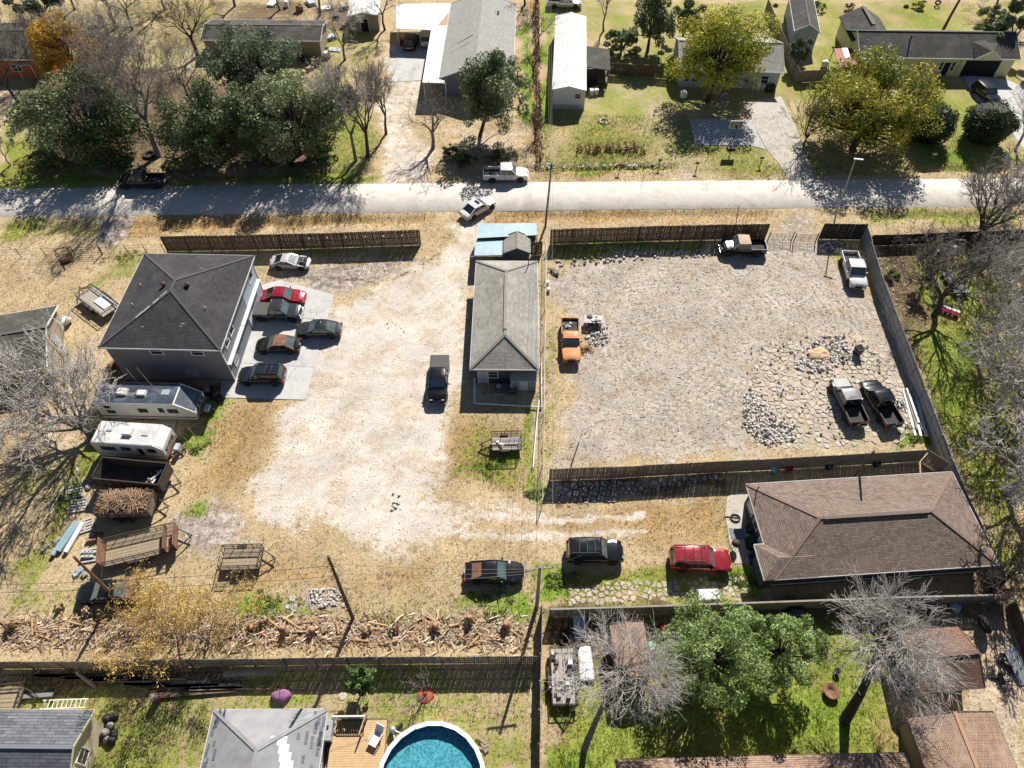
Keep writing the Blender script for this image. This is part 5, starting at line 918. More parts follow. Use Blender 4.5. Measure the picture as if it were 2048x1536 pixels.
wire('overhead cable from the crossarm pole down to the brown house', pC[1][3], Vector((*xy(1516, 960, 4.0), 4.0)), .6, .013, 12); wire('overhead cable from the pole behind the roof to the house mast', pF[0], Vector((*xy(1516, 960, 4.0), 4.0)), .3, .014); wire('overhead cable from the pole behind the roof to the slanting fence', pF[0], Vector((*xy(1960, 880, 7), 7)), .3, .012)
for k in range(2): wire('overhead cable slung above the travel trailers', Vector((*xy(250, 735, 4.6), 4.6)) + Vector((k * 1.1, 0, 0)), Vector((*xy(395, 882, .2), .2)) + Vector((k * 1.2 - 1, 0, 0)), .1, .012, 6, 'pole_grey')
# service poles' vines
m = MB()
b0 = Vector((*xy(706, 1238), 0)); t0 = pB[0]
for i in range(260):
    u = ru(.1, .97); p = b0.lerp(t0, u) + Vector((ru(-.3, .3), ru(-.25, .25), 0)); m.tube(p, p + Vector((ru(-.5, .5), ru(-.4, .4), ru(-.5, .2))), .014, .006, 3)
o = m.build('vine', M('vine', (.20, .11, .06), (.10, .07, .04), sc=4), bpy.data.objects['utility_pole.001']); o.location = -b0; tag(o, kind='stuff')
# ================================================================ trees
def np_tubes(name, segs, mat, n=4, parent=None):
    """segs: array of (x0,y0,z0,r0,x1,y1,z1,r1) -> one mesh of tapered tubes"""
    S = np.asarray(segs, dtype=float); k = len(S); A, B = S[:, :3], S[:, 4:7]; D = B - A; D /= np.maximum(np.linalg.norm(D, axis=1, keepdims=True), 1e-6)
    U = np.where(np.abs(D[:, 2:3]) < .9, np.array([[0, 0, 1.]]), np.array([[1., 0, 0]])); P = np.cross(D, U); P /= np.linalg.norm(P, axis=1, keepdims=True); Q = np.cross(D, P)
    th = np.arange(n) * 2 * np.pi / n; ring = P[:, None, :] * np.cos(th)[None, :, None] + Q[:, None, :] * np.sin(th)[None, :, None]
    V = np.concatenate([A[:, None] + ring * S[:, 3, None, None], B[:, None] + ring * S[:, 7, None, None]], 1).reshape(-1, 3)
    i = np.arange(n); j = (i + 1) % n; f = np.stack([i, j, j + n, i + n], 1); F = (f[None] + (np.arange(k) * 2 * n)[:, None, None]).reshape(-1, 4)
    return np_mesh(name, V, F, mat, parent)
def np_mesh(name, V, F, mat, parent=None, rndv=None, smooth=False):
    me = bpy.data.meshes.new(name); me.vertices.add(len(V)); me.vertices.foreach_set('co', V.astype(np.float32).ravel()); w_ = F.shape[1]
    me.loops.add(F.size); me.loops.foreach_set('vertex_index', F.ravel().astype(np.int32)); me.polygons.add(len(F)); me.polygons.foreach_set('loop_start', np.arange(0, F.size, w_, dtype=np.int32)); me.update(calc_edges=True)
    if rndv is not None: a = me.attributes.new('rnd', 'FLOAT', 'POINT'); a.data.foreach_set('value', rndv.astype(np.float32))
    if smooth: me.polygons.foreach_set('use_smooth', [True] * len(F))
    me.materials.append(MATS[mat] if isinstance(mat, str) else mat); o = bpy.data.objects.new(name, me); col.objects.link(o)
    if parent: o.parent = parent
    return o
M('bark_grey', (.26, .235, .21), (.13, .115, .10), sc=5, rough=.95, bump=.4); M('bark_dark', (.085, .065, .05), (.045, .035, .028), sc=5, rough=.95, bump=.4); M('bark_pale', (.46, .43, .40), (.28, .26, .24), sc=5, rough=.95, bump=.3)
M('twig_pale', (.56, .53, .495), (.36, .33, .305), sc=3, rough=.95); M('twig_grey', (.27, .24, .215), (.16, .14, .125), sc=3, rough=.95); M('twig_dark', (.11, .085, .065), (.07, .055, .045), sc=3, rough=.95)
M_leaf('lf_oak', [(.030, .050, .016), (.085, .125, .040), (.165, .215, .082), (.32, .36, .19)], rough=.55, transl=.18); M_leaf('lf_oakpale', [(.05, .08, .040), (.10, .145, .078), (.155, .20, .115), (.23, .27, .17)], transl=.3)  # oak ramp spread wide: lit flecks and dark gaps put into the leaf colour
M_leaf('lf_yellow', [(.36, .20, .02), (.50, .30, .035), (.58, .37, .06), (.26, .26, .06)], transl=.4); M_leaf('lf_yg', [(.05, .08, .012), (.18, .23, .022), (.40, .42, .035), (.70, .52, .045)], transl=.22); M_leaf('lf_ygold', [(.045, .07, .014), (.15, .195, .024), (.36, .37, .038), (.66, .46, .055)], transl=.22)
M_leaf('lf_bush', [(.010, .022, .006), (.022, .045, .010), (.035, .065, .014), (.06, .09, .02)]); M_leaf('lf_pepper', [(.08, .13, .03), (.18, .26, .07), (.30, .40, .13), (.46, .56, .25)], transl=.3)
M_leaf('lf_strip', [(.14, .08, .045), (.38, .26, .16), (.56, .42, .30), (.70, .60, .47)], transl=.1); M_leaf('lf_shrub', [(.03, .06, .012), (.08, .14, .03), (.13, .21, .05), (.22, .30, .09)])
M_leaf('lf_orange', [(.38, .23, .05), (.58, .38, .09), (.68, .48, .14), (.50, .40, .13)], transl=.3); M_leaf('lf_vine', [(.02, .03, .01), (.06, .08, .025), (.10, .12, .04), (.16, .16, .07)])
def leaves(name, parent, mat, clumps, n, size, seed, flat=.5, tone=0.0, zmin=.15):
    """clumps: (x,y,z,rx,ry,rz). leaf faces through the outer volume of each clump"""
    rs = np.random.RandomState(seed); C = np.array(clumps, float); vol = (C[:, 3] * C[:, 4] + C[:, 3] * C[:, 5]); pr = vol / vol.sum(); ci = rs.choice(len(C), n, p=pr)
    d = rs.normal(size=(n, 3)); d /= np.linalg.norm(d, axis=1, keepdims=True); rad = .45 + .58 * rs.rand(n) ** .6
    c = C[ci]; P = c[:, :3] + d * c[:, 3:6] * rad[:, None]; P[:, 2] = np.maximum(P[:, 2], zmin)
    N = d * (1 - flat) + rs.normal(size=(n, 3)) * .65; N[:, 2] += .35; N /= np.linalg.norm(N, axis=1, keepdims=True)
    T = np.cross(N, rs.normal(size=(n, 3))); T /= np.linalg.norm(T, axis=1, keepdims=True); B = np.cross(N, T); s = size * (.4 + 1.1 * rs.rand(n) ** 1.5); a = T * s[:, None]; b = B * (s * .62)[:, None]
    V = np.stack([P - a, P - b * 1.0 + a * .1, P + a, P + b + a * .1], 1); V[:, 2] += N * (s * .18)[:, None]; V = V.reshape(-1, 3); F = np.arange(n * 4).reshape(-1, 4)
    cr = rs.rand(len(C)); v = np.clip(.55 * cr[ci] + .45 * rs.rand(n) + tone, 0, 1)
    return np_mesh(name, V, F, mat, parent, np.repeat(v, 4))
def crown_clumps(rs, c, R3, k, fr=(.24, .42), low=-.35):
    out = []
    while len(out) < k:
        d = rs.normal(size=3); d /= np.linalg.norm(d)
        if d[2] < low: continue
        u = rs.uniform(.25, .95) ** .7; f = rs.uniform(*fr); out.append((c[0] + d[0] * R3[0] * u, c[1] + d[1] * R3[1] * u, c[2] + d[2] * R3[2] * u, R3[0] * f, R3[1] * f, R3[2] * f))
    return out
def branchy(rs, p0, d0, L, r, lev, segs, twigs, spread=.75, up=.12, nb=(3, 5), curve=.22, rmin=.012, gnarl=1.0):
    n = 4 if lev > 1 else 3; p = np.array(p0, float); d = np.array(d0, float); d /= np.linalg.norm(d); pts = [p.copy()]; ds = [d.copy()]
    for i in range(n):
        d = d + rs.normal(size=3) * curve * gnarl; d[2] += up * .5; d /= np.linalg.norm(d); p = p + d * L / n; pts.append(p.copy()); ds.append(d.copy())
    for i in range(n):
        a, b = r * (1 - .62 * i / n), r * (1 - .62 * (i + 1) / n); (segs if lev > 1 else twigs).append((*pts[i], max(a, rmin), *pts[i + 1], max(b, rmin * .7)))
    if lev <= 0: return
    m = rs.randint(nb[0], nb[1] + 1)
    for q in range(m):
        u = rs.uniform(.3, 1.0) if q else 1.0; i = min(n - 1, int(u * n)); base = pts[i] + (pts[i + 1] - pts[i]) * (u * n - i if u < 1 else 1)
        w_ = rs.normal(size=3); w_ -= ds[i] * w_.dot(ds[i]); w_ /= np.linalg.norm(w_); nd = ds[i] + w_ * rs.uniform(.5, 1.15) * spread; nd[2] += up
        branchy(rs, base, nd, L * rs.uniform(.52, .78), max(r * (1 - .6 * u) * .72, rmin), lev - 1, segs, twigs, spread, up, nb, curve, rmin, gnarl)
def bare_tree(label, base, H, seed, r=.22, lev=5, trunk=.32, lean=(0, 0), spread=.8, bark='bark_grey', twig='twig_pale', nb=(3, 5), limbs=4, name='bare_tree', rmin=.014, up=.12, leaf=None, nleaf=0, group=None, curve=.2):
    rs = np.random.RandomState(seed); b = Vector((*xy(*base), 0)) if not isinstance(base, Vector) else base; t = thing(name, label, 'tree', b, 0, group); segs = []; tw = []
    top = np.array([lean[0] * trunk, lean[1] * trunk, H * trunk]); mid = top * .5 + rs.normal(size=3) * [.12, .12, 0]; segs += [(0, 0, -.1, r * 1.35, *mid, r), (*mid, r, *top, r * .85)]
    for i in range(limbs):
        a = 2 * math.pi * (i + rs.rand() * .6) / limbs; d = np.array([math.cos(a) * spread + lean[0] / H, math.sin(a) * spread + lean[1] / H, 1.0 + rs.rand() * .5]); branchy(rs, top * (1 - .12 * rs.rand()), d, H * (1 - trunk) * rs.uniform(.42, .62), r * .62, lev - 1, segs, tw, spread, up, nb, curve=curve, rmin=rmin)
    np_tubes('trunk', segs, bark, 6, t); np_tubes('twigs', tw, twig, 3, t)
    if leaf: C = [(*s[4:7], .25, .25, .2) for s in tw[:: max(1, len(tw) // 60)]]; leaves('leaf_remnants', t, leaf, C, nleaf, .09, seed)
    return t
def leafy_tree(label, px, py, zc, R3, mat, n, size, seed, k=16, trunk='bark_dark', tr=.28, name='tree', off=(0, 0), fr=(.13, .27), low=-.35, tone=0, bare=0, group=None):
    rs = np.random.RandomState(seed); c = G(px, py, zc); b = Vector((c.x + off[0], c.y + off[1], 0)); t = thing(name, label, 'tree', b, 0, group); cl = crown_clumps(rs, (-off[0], -off[1], zc), R3, k, fr, low); segs = []
    th = max(zc - R3[2] * .55, .6); top = np.array([-off[0] * .4, -off[1] * .4, th]); segs.append((0, 0, -.1, tr * 1.3, *top, tr * .8))
    for q in cl:
        e = np.array(q[:3]); m_ = top + (e - top) * .5 + rs.normal(size=3) * .35; segs += [(*top, tr * .5, *m_, tr * .3), (*m_, tr * .3, *e, tr * .1)]
        for z in range(4): f = e + rs.normal(size=3) * np.array(q[3:6]) * .6; segs.append((*e, tr * .1, *f, .012))
    np_tubes('trunk', segs, trunk, 6, t); leaves('crown', t, mat, cl, n, size, seed, tone=tone); return t
# evergreens and turning trees beyond the road
leafy_tree('broad dark evergreen oak at the left over the road', 160, 235, 5.0, (8.6, 7.6, 5.4), 'lf_oak', 30000, .15, 11, k=80, tr=.4, low=-.85)
leafy_tree('dark evergreen oak in front of the tan shed, left of a pair', 425, 252, 5.0, (6.6, 6.4, 5.2), 'lf_oak', 21000, .15, 12, k=60, tr=.4, low=-.85)
leafy_tree('pale green oak reaching over the tan shed roof', 505, 128, 6.0, (6.6, 6.4, 5.2), 'lf_oakpale', 20000, .15, 13, k=56, tr=.35, low=-.7)
leafy_tree('broad dark evergreen oak leaning over the road beside the gravel drive', 578, 232, 5.4, (7.0, 7.0, 5.6), 'lf_oak', 25000, .15, 14, k=66, tr=.4, tone=.1, low=-.85)
leafy_tree('dark evergreen oak filling the gap between its neighbours over the road', 495, 245, 5.0, (5.6, 6.0, 5.0), 'lf_oak', 17000, .15, 22, k=50, tr=.35, low=-.85, tone=.05)
leafy_tree('golden yellow tree in front of the orange-walled house', 128, 95, 5.2, (5.4, 4.8, 4.6), 'lf_yellow', 13000, .15, 15, k=44, tr=.25, low=-.7)
leafy_tree('tall evergreen tree in front of the pale grey house', 990, 185, 5.8, (5.2, 5.0, 5.4), 'lf_oak', 17000, .15, 16, k=52, tr=.25, off=(-2.2, -1.2), tone=.15, low=-.7)
leafy_tree('dark evergreen tree behind the brown fence', 1305, 38, 5.0, (3.6, 3.4, 4.8), 'lf_oak', 9500, .16, 17, k=34, tr=.22, low=-.7)
leafy_tree('low dark shrub tree behind the brown fence', 1245, 84, 2.2, (3.2, 2.8, 2.1), 'lf_oak', 5000, .15, 18, k=24, tr=.15, low=-.8)
leafy_tree('dark shrub tree beside the pale blue house', 1372, 40, 3.6, (3.2, 2.8, 2.8), 'lf_oak', 6000, .16, 58, k=22, tr=.18, low=-.8)
leafy_tree('yellowing tree spreading over the pale blue house', 1449, 100, 6.2, (7.6, 6.8, 5.8), 'lf_yg', 26000, .15, 19, k=84, tr=.3, off=(-1.6, -3.0), tone=.12, low=-.7)
leafy_tree('large yellowing tree beside the street lamp', 1750, 208, 5.6, (8.2, 7.2, 5.6), 'lf_ygold', 32000, .155, 20, k=110, tr=.38, off=(-1.5, -2), tone=.08, low=-.75)
leafy_tree('grey green conifer shrub beside the outbuilding', 1604, 102, 2.4, (2.0, 1.7, 2.2), 'lf_oakpale', 4000, .13, 21, k=20, tr=.12, low=-.8)
def topiary(label, px, py, rx, rz, seed):
    c = G(px, py, rz); t = thing('round_bush', label, 'bush', (c.x, c.y, 0)); rs = np.random.RandomState(seed); cl = [(0, 0, rz, rx * .96, rx * .9, rz * .98)] + [(*(d[:2] * rx * .72), rz + d[2] * rz * .75, rx * .34, rx * .34, rz * .34) for d in (lambda q: q / np.linalg.norm(q, axis=1, keepdims=True))(rs.normal(size=(26, 3)))]
    o = leaves('foliage', t, 'lf_bush', cl, 15000, .13, seed, flat=.35); MB().tube((0, 0, -.05), (0, 0, rz), .2, .1, 8).build('stem', 'bark_dark', t); MB().lathe([(rx * .3, .3), (rx * .8, rz * .6), (rx * .86, rz), (rx * .72, rz * 1.5), (rx * .35, rz * 1.82)], 14).build('heart', 'lf_bush', t); return t
topiary('round clipped dark green bush on the right lawn', 1980, 245, 3.5, 2.7, 31); topiary('round clipped dark green bush behind the yellowing tree', 1866, 245, 3.1, 2.6, 32)
# bare trees beyond the road
bare_tree('tall grey bare tree between the oaks at the left', (318, 312), 15.5, 41, .34, 6, lean=(-1.8, 6.0), spread=.9, nb=(3, 5), limbs=5, bark='bark_grey', twig='twig_grey', rmin=.018)
bare_tree('dark bare tree in front of the tan shed gable', (396, 112), 9, 42, .25, 5, bark='bark_dark', twig='twig_dark', lean=(-.8, 1))
bare_tree('tall bare tree beside the gravel drive with a forked trunk', (736, 312), 10.5, 43, .24, 6, lean=(.5, 1.8), spread=.55, bark='bark_dark', twig='twig_grey', nb=(3, 4), rmin=.016)
bare_tree('slender bare tree leaning over the gravel drive', (772, 268), 8.5, 44, .17, 5, lean=(.8, 1.0), spread=.6, bark='bark_dark', twig='twig_grey')
bare_tree('grey bare tree with a dense twig crown left of the drive', (712, 322), 11, 45, .2, 6, lean=(-.6, 3.0), spread=.75, bark='bark_grey', twig='twig_pale', nb=(3, 4))
bare_tree('short crooked bare tree in front of the pale grey house', (866, 296), 7.0, 46, .24, 5, lean=(.2, .8), spread=.95, bark='bark_grey', twig='twig_grey', nb=(3, 4))
bare_tree('bare tree in front of the orange wall at the far left', (36, 205), 8, 47, .18, 5, lean=(-1.5, 1), bark='bark_dark', twig='twig_dark'); bare_tree('bare sapling with a few green leaves beside the sandy drive', (22, 330), 4.5, 48, .08, 4, bark='bark_grey', twig='twig_grey', leaf='lf_shrub', nleaf=900)
bare_tree('bare shrub with dense upright stems beside the concrete driveway', (1607, 292), 6, 49, .12, 5, trunk=.2, limbs=7, spread=.5, bark='bark_dark', twig='twig_dark', nb=(3, 4)); bare_tree('thin bare tree behind the mobile home porch', (1207, 62), 8, 50, .14, 4, bark='bark_dark', twig='twig_grey'); bare_tree('bare tree with a bent trunk behind the yellow house', (1883, 66), 9, 51, .2, 4, lean=(1.2, 1), trunk=.6, bark='bark_dark', twig='twig_grey')
for i, (x, y, hh) in enumerate(((1072, 25, 7), (1078, 90, 6), (1066, 150, 5), (1082, 215, 4.5), (1070, 275, 4))): bare_tree('scrubby bare tree in the brown hedge line beside the mobile home', (x, y), hh, 60 + i, .11, 4, trunk=.25, limbs=4, bark='bark_dark', twig='twig_dark', group='scrub trees in the hedge line', name='scrub_tree')
bare_tree('bare tree at the back of the junk yard', (640, 30), 9, 52, .2, 5, bark='bark_grey', twig='twig_grey', lean=(1, 1)); bare_tree('bare tree behind the tan shed', (470, 12), 9, 53, .2, 5, bark='bark_grey', twig='twig_grey'); bare_tree('bare tree behind the orange-walled house', (235, 55), 10, 54, .22, 5, bark='bark_grey', twig='twig_pale'); bare_tree('bare tree beside the white roofed shed', (770, 60), 8, 55, .16, 5, bark='bark_dark', twig='twig_grey'); leafy_tree('dark green tree behind the orange-walled house', 70, 8, 4, (5, 4, 3.5), 'lf_oakpale', 5000, .2, 56, k=12); leafy_tree('dark leafy tree at the upper right corner', 2040, 60, 4.5, (4.5, 4, 4), 'lf_oak', 6000, .2, 57, k=12)
# bare trees at the left edge and in the right woods
bare_tree('wide pale bare tree beside the travel trailers', (182, 876), 9.5, 70, .26, 5, trunk=.14, lean=(-3.6, 2.0), spread=1.0, bark='bark_grey', twig='twig_pale', limbs=9, nb=(3, 5), rmin=.026, curve=.14, leaf='lf_shrub', nleaf=160)
bare_tree('pale bare tree at the far left edge of the yard', (20, 800), 6.5, 71, .16, 5, trunk=.25, lean=(-.5, 1), spread=.95, bark='bark_pale', twig='twig_pale', limbs=5)
for i, (x, y, hh, rr, lx, ly, b_, lab) in enumerate(((1868, 632, 10, .30, -.5, 2.5, 'bark_dark', 'dark trunked bare tree beside the slanting fence'), (1935, 500, 10.5, .34, 3.0, 2.0, 'bark_dark', 'large leaning bare tree at the road end of the woods'), (1985, 640, 9.5, .2, 1.0, 2.0, 'bark_pale', 'grey bare tree in the middle of the woods'), (1985, 820, 10, .24, 1.5, 2.0, 'bark_pale', 'tall bare tree casting shadows on the green woods floor'), (2040, 760, 10, .22, -1, 1.5, 'bark_pale', 'bare tree at the right edge of the woods'), (2015, 990, 9.5, .26, 1.5, 1.5, 'bark_pale', 'bare tree with long shadows below the woods'), (2005, 440, 9, .2, 1.0, 1.0, 'bark_pale', 'pale bare tree beside the road at the right'), (1960, 455, 6.5, .14, -.5, .6, 'bark_pale', 'small pale bare tree on the right verge'), (1845, 560, 4.5, .09, 0, .5, 'bark_dark', 'small bare tree with brown leaves beside the slanting fence'), (2050, 560, 9, .2, -1, 1, 'bark_pale', 'pale bare tree at the edge of the picture in the woods'))):
    bare_tree(lab, (x, y), hh, 80 + i, rr, 5, trunk=.24, lean=(lx, ly), spread=1.0, bark=b_, twig='twig_pale' if b_ != 'bark_dark' else 'twig_grey', limbs=6, nb=(3, 4), rmin=.028, curve=.15, leaf='lf_vine' if hh < 5 else None, nleaf=900)
# garden trees at the lower right
def globe_tree(label, base, c, rad, seed, r, bark, n1, fork=.55, zlo=-.25):
    """bare tree whose limbs radiate straight from one crown point, as after hard pruning"""
    rs = np.random.RandomState(seed); b = Vector((*xy(*base), 0)); t = thing('bare_tree', label, 'tree', b); c = np.array(c, float); segs = []; tw = []
    k1 = c * [.25, .3, .5]; k2 = c * [.55, .6, .8]; segs += [(0, 0, -.1, r * 1.35, *k1, r), (*k1, r, *k2, r * .8), (*k2, r * .8, *c, r * .62), (*k2, r * .75, *(k2 + [-.45, .1, .75]), r * .6)]
    for i in range(n1):
        d = rs.normal(size=3); d /= np.linalg.norm(d)
        if d[2] < zlo: d[2] = abs(d[2])
        d[1] *= .95; L0 = rad * rs.uniform(.42, .6); st = c + (k2 - c) * rs.rand() * .35
        branchy(rs, st, d, L0, r * .24, 3, segs, tw, .72, .03, (4, 5), .16, .012)
    np_tubes('trunk', segs, bark, 6, t); np_tubes('twigs', tw, 'twig_pale', 3, t); MB().lathe([(r * .56, 0), (r * .4, .03)], 9, 0, k2 + [-.45, .1, .76]).build('cut_stub', 'stub_wood', t); return t
M('stub_wood', (.60, .50, .36), (.50, .40, .28))
globe_tree('silvery bare tree over the junk trailer', (1168, 1500), (2.5, 4.2, 6.4), 4.6, 95, .2, 'bark_grey', 30)
globe_tree('wide silvery bare tree with a thick dark trunk in front of the brown house', (1689, 1442), (1.5, 4.0, 6.0), 5.0, 96, .32, 'bark_dark', 42)
leafy_tree('feathery green tree behind the brown house fence', 1428, 1305, 4.6, (4.3, 4.2, 3.8), 'lf_pepper', 26000, .085, 97, k=90, tr=.16, fr=(.1, .22), low=-.7); leafy_tree('smaller feathery green tree beside the thick trunked bare tree', 1572, 1300, 4.2, (3.1, 3.1, 3.3), 'lf_pepper', 16000, .085, 98, k=60, tr=.13, fr=(.1, .22), tone=-.05, low=-.7)
leafy_tree('round green shrub casting a dark shadow on the lawn', 721, 1358, 1.9, (1.35, 1.25, 1.6), 'lf_shrub', 4200, .09, 99, k=26, tr=.07, name='shrub')
# the orange shrub tree over the stump row
c0 = Vector((*xy(385, 1292), 0)); t = thing('orange_tree', 'straggling shrub tree with thin orange foliage over the stump row', 'tree', c0); segs = []; tw = []; rs = np.random.RandomState(5)
for i in range(9):
    a = 2 * math.pi * i / 9; branchy(rs, (ru(-1.5, 1.5), ru(-.3, .8), 0), (math.cos(a) * 1.0 - .05, math.sin(a) * .6 + .5, 1.05), 3.4, .07, 4, segs, tw, .8, .08, (3, 4), rmin=.012)
np_tubes('trunk', segs, 'bark_grey', 5, t); np_tubes('twigs', tw, M('twig_orange', (.36, .22, .10), (.24, .16, .09), rough=.95), 3, t); T_ = np.array(tw); C = [(*q[4:7], .42, .42, .3) for q in T_[::4]]; leaves('crown', t, 'lf_orange', C, 13000, .065, 6, flat=.7)

for i, (x, y, hh, b_, lab) in enumerate(((60, 150, 8, 'bark_grey', 'grey bare tree behind the broad left oak'), (215, 150, 10, 'bark_grey', 'grey bare tree between the golden tree and the tall bare tree'), (265, 60, 11, 'bark_grey', 'tall grey bare tree behind the oaks'), (330, 20, 9, 'bark_pale', 'pale bare tree at the back of the left yard'), (380, 200, 8, 'bark_grey', 'bare tree standing between the dark oaks'), (560, 20, 8, 'bark_grey', 'bare tree inside the junk yard'), (150, 20, 9, 'bark_grey', 'bare tree behind the golden tree'), (690, 120, 8, 'bark_grey', 'bare tree in the weeds beside the gravel drive'), (665, 215, 7, 'bark_grey', 'small bare tree beside the dark road oak'), (1050, 10, 8, 'bark_dark', 'bare tree behind the pale grey house'), (1990, 20, 9, 'bark_grey', 'bare tree behind the yellow house garage'), (2030, 300, 9, 'bark_pale', 'pale bare tree beside the clipped bush'))): bare_tree(lab, (x, y), hh, 120 + i, .18, 6 if i < 4 else 5, trunk=.25, lean=(ru(-1, 1), ru(.5, 2.5)), spread=.85, bark=b_, twig='twig_pale' if i % 2 else 'twig_grey', limbs=5, nb=(3, 4), rmin=.018)
for i, (x, y, r_, lab, mm) in enumerate(((90, 318, 2.0, 'low green bush under the broad left oak', 'lf_oak'), (250, 322, 1.6, 'low bush beside the tyre ring planter', 'lf_shrub'), (345, 330, 1.5, 'low bush behind the black verge pickup', 'lf_oak'), (640, 300, 1.8, 'low bush beside the road oak trunk', 'lf_shrub'), (700, 190, 1.8, 'scrubby bush beside the forked bare tree', 'lf_vine'), (900, 300, 1.2, 'dark low bush in front of the pale grey house', 'lf_vine'), (1000, 310, 1.6, 'low bush under the tall evergreen', 'lf_vine'), (930, 318, 1.5, 'scrubby bush along the ditch by the white pickup', 'lf_vine'), (180, 62, 2.2, 'bush behind the golden tree', 'lf_oakpale'), (1640, 12, 1.2, 'small dark bush on the far yellow grass', 'lf_oak'), (1700, 12, 1.0, 'spiky small bush on the far yellow grass', 'lf_oakpale'), (1840, 8, 1.2, 'tuft of tall grass on the far yellow field', 'lf_yg'), (1990, 35, 2.6, 'dark bush behind the garage roof', 'lf_oak'), (1860, 545, .9, 'brown bush beside the slanting fence', 'lf_vine'), (1785, 545, 1.0, 'green bush behind the slanting fence', 'lf_shrub'), (2030, 520, 1.8, 'dark scrub under the leaning bare tree', 'lf_vine'))): leafy_tree(lab, x, y, r_ * .55, (r_, r_ * .9, r_ * .6), mm, int(700 * r_ * r_), .11, 200 + i, k=int(12 * r_) + 4, tr=.05, name='bush', low=-.9)

for i, (x, y, hh, lab) in enumerate(((1955, 720, 9, 'pale many-limbed bare tree in the green part of the woods'), (2030, 880, 9, 'pale bare tree leaning out of the woods'), (2045, 1060, 8, 'pale bare tree at the lower end of the woods'), (1985, 1190, 6, 'dark scrub tree behind the brown house corner'), (2040, 660, 10, 'tall pale bare tree at the edge of the woods'))): bare_tree(lab, (x, y), hh, 160 + i, .2, 5, trunk=.2, lean=(ru(-1.5, 1.5), ru(.5, 2.5)), spread=1.0, bark='bark_pale' if i != 3 else 'bark_dark', twig='twig_pale' if i != 3 else 'twig_dark', limbs=6, nb=(3, 4), rmin=.028, curve=.15)
# ================================================================ trailers
M('rv_white', (.66, .65, .62), (.56, .55, .52), sc=1.2, rough=.5, dirt=(.42, .39, .34), dsc=.8, damt=.35); M('rv_roof', (.62, .62, .61), (.47, .47, .46), sc=1.1, rough=.7, dirt=(.30, .29, .28), dsc=.9, damt=.5); M('rv_dark', (.035, .042, .065), (.06, .07, .095), sc=.7, rough=.35, dirt=(.22, .26, .32), dsc=.8, damt=.45); M('rv_brown', (.36, .20, .12), (.28, .15, .09), rough=.7); M('stripe', (.10, .09, .09), rough=.5)
def rv(label, px, py, z, ang, L, W_, H, roofm, nose, band, ac, wins, front=True):
    c = G(px, py, z); t = thing('travel_trailer', label, 'travel trailer', (c.x, c.y, 0), ang); l, w = L / 2, W_ / 2; zb = .5; prof = [(-l, zb), (-l, H - .1), (-l + .1, H), (l - nose, H), (l - nose + .08, H - .05), (l, H - nose * .72 - .1), (l, zb + .25), (l - .2, zb)]
    n = len(prof); m = MB(); m.add([(x, -w, zz) for x, zz in prof] + [(x, w, zz) for x, zz in prof], [tuple(range(n)), tuple(range(2 * n - 1, n - 1, -1))] + [(i, i + n, (i + 1) % n + n, (i + 1) % n) for i in range(n)]); m.build('body', 'rv_white', t)
    MB().box(-l + .12, l - nose - .02, -w + .06, w - .06, H + .003, H + .035).build('roof', roofm, t)
    a = Vector((l - nose + .09, 0, H - .05)); b_ = Vector((l - .02, 0, H - nose * .72 - .06)); MB().add([(a.x, -w + .15, a.z + .015), (b_.x, -w + .15, b_.z + .03), (b_.x, w - .15, b_.z + .03), (a.x, w - .15, a.z + .015)], [(0, 1, 2, 3)]).build('nose_panel', 'rv_dark' if roofm == 'rv_dark' else 'rv_white', t)
    MB().box(-l + .03, l - .03, -w - .012, -w - .003, zb + .32, zb + .47).build('stripe', band, t); MB().box(-l + 1.5, l - .4, -w - .010, -w - .003, zb + .1, zb + .16).build('stripe', 'stripe', t); MB().box(l + .002, l + .012, -w + .05, w - .05, zb + .3, zb + .75).build('stripe', band, t)
    for (x, zc, ww, hh) in wins: o = MB().box(x - ww / 2 - .05, x + ww / 2 + .05, -w - .03, -w - .002, zc - hh / 2 - .05, zc + hh / 2 + .05).build('window', 'black_trim', t); MB().box(x - ww / 2, x + ww / 2, -w - .038, -w - .031, zc - hh / 2, zc + hh / 2).build('pane', 'glass', o)
    for y in (-.62, 0, .62): MB().box(l + .013, l + .03, y - .25, y + .25, zb + .85, zb + 1.25).build('window', 'glass', t)
    for (x, y, sx, sy, sh, mm) in ac: MB().hexa([(x - sx, y - sy, H + .03), (x + sx, y - sy, H + .03), (x + sx, y + sy, H + .03), (x - sx, y + sy, H + .03)], [(x - sx * .85, y - sy * .85, H + sh), (x + sx * .85, y - sy * .85, H + sh), (x + sx * .85, y + sy * .85, H + sh), (x - sx * .85, y + sy * .85, H + sh)]).build('roof_unit', mm, t)
    for x in (-.9, 0.0):
        for s in (-1, 1): add_wheel(t, x - .3, s * (w - .18), .34, .2, 'rim')
    for s in (-1, 1): MB().bar((l - .3, s * w * .7, .45), (l + 1.1, 0, .45), .08, .1).build('tongue', 'iron', t)
    MB().box(l + .25, l + .7, -.35, .35, .5, .95).build('propane_box', 'wall_blue', t); MB().tube((l + 1.0, 0, 0), (l + 1.0, 0, .6), .05).build('jack', 'iron', t); MB().tube((-l + .3, -w + .1, 0), (-l + .3, -w + .1, .5), .05).build('jack', 'iron', t)
    return t
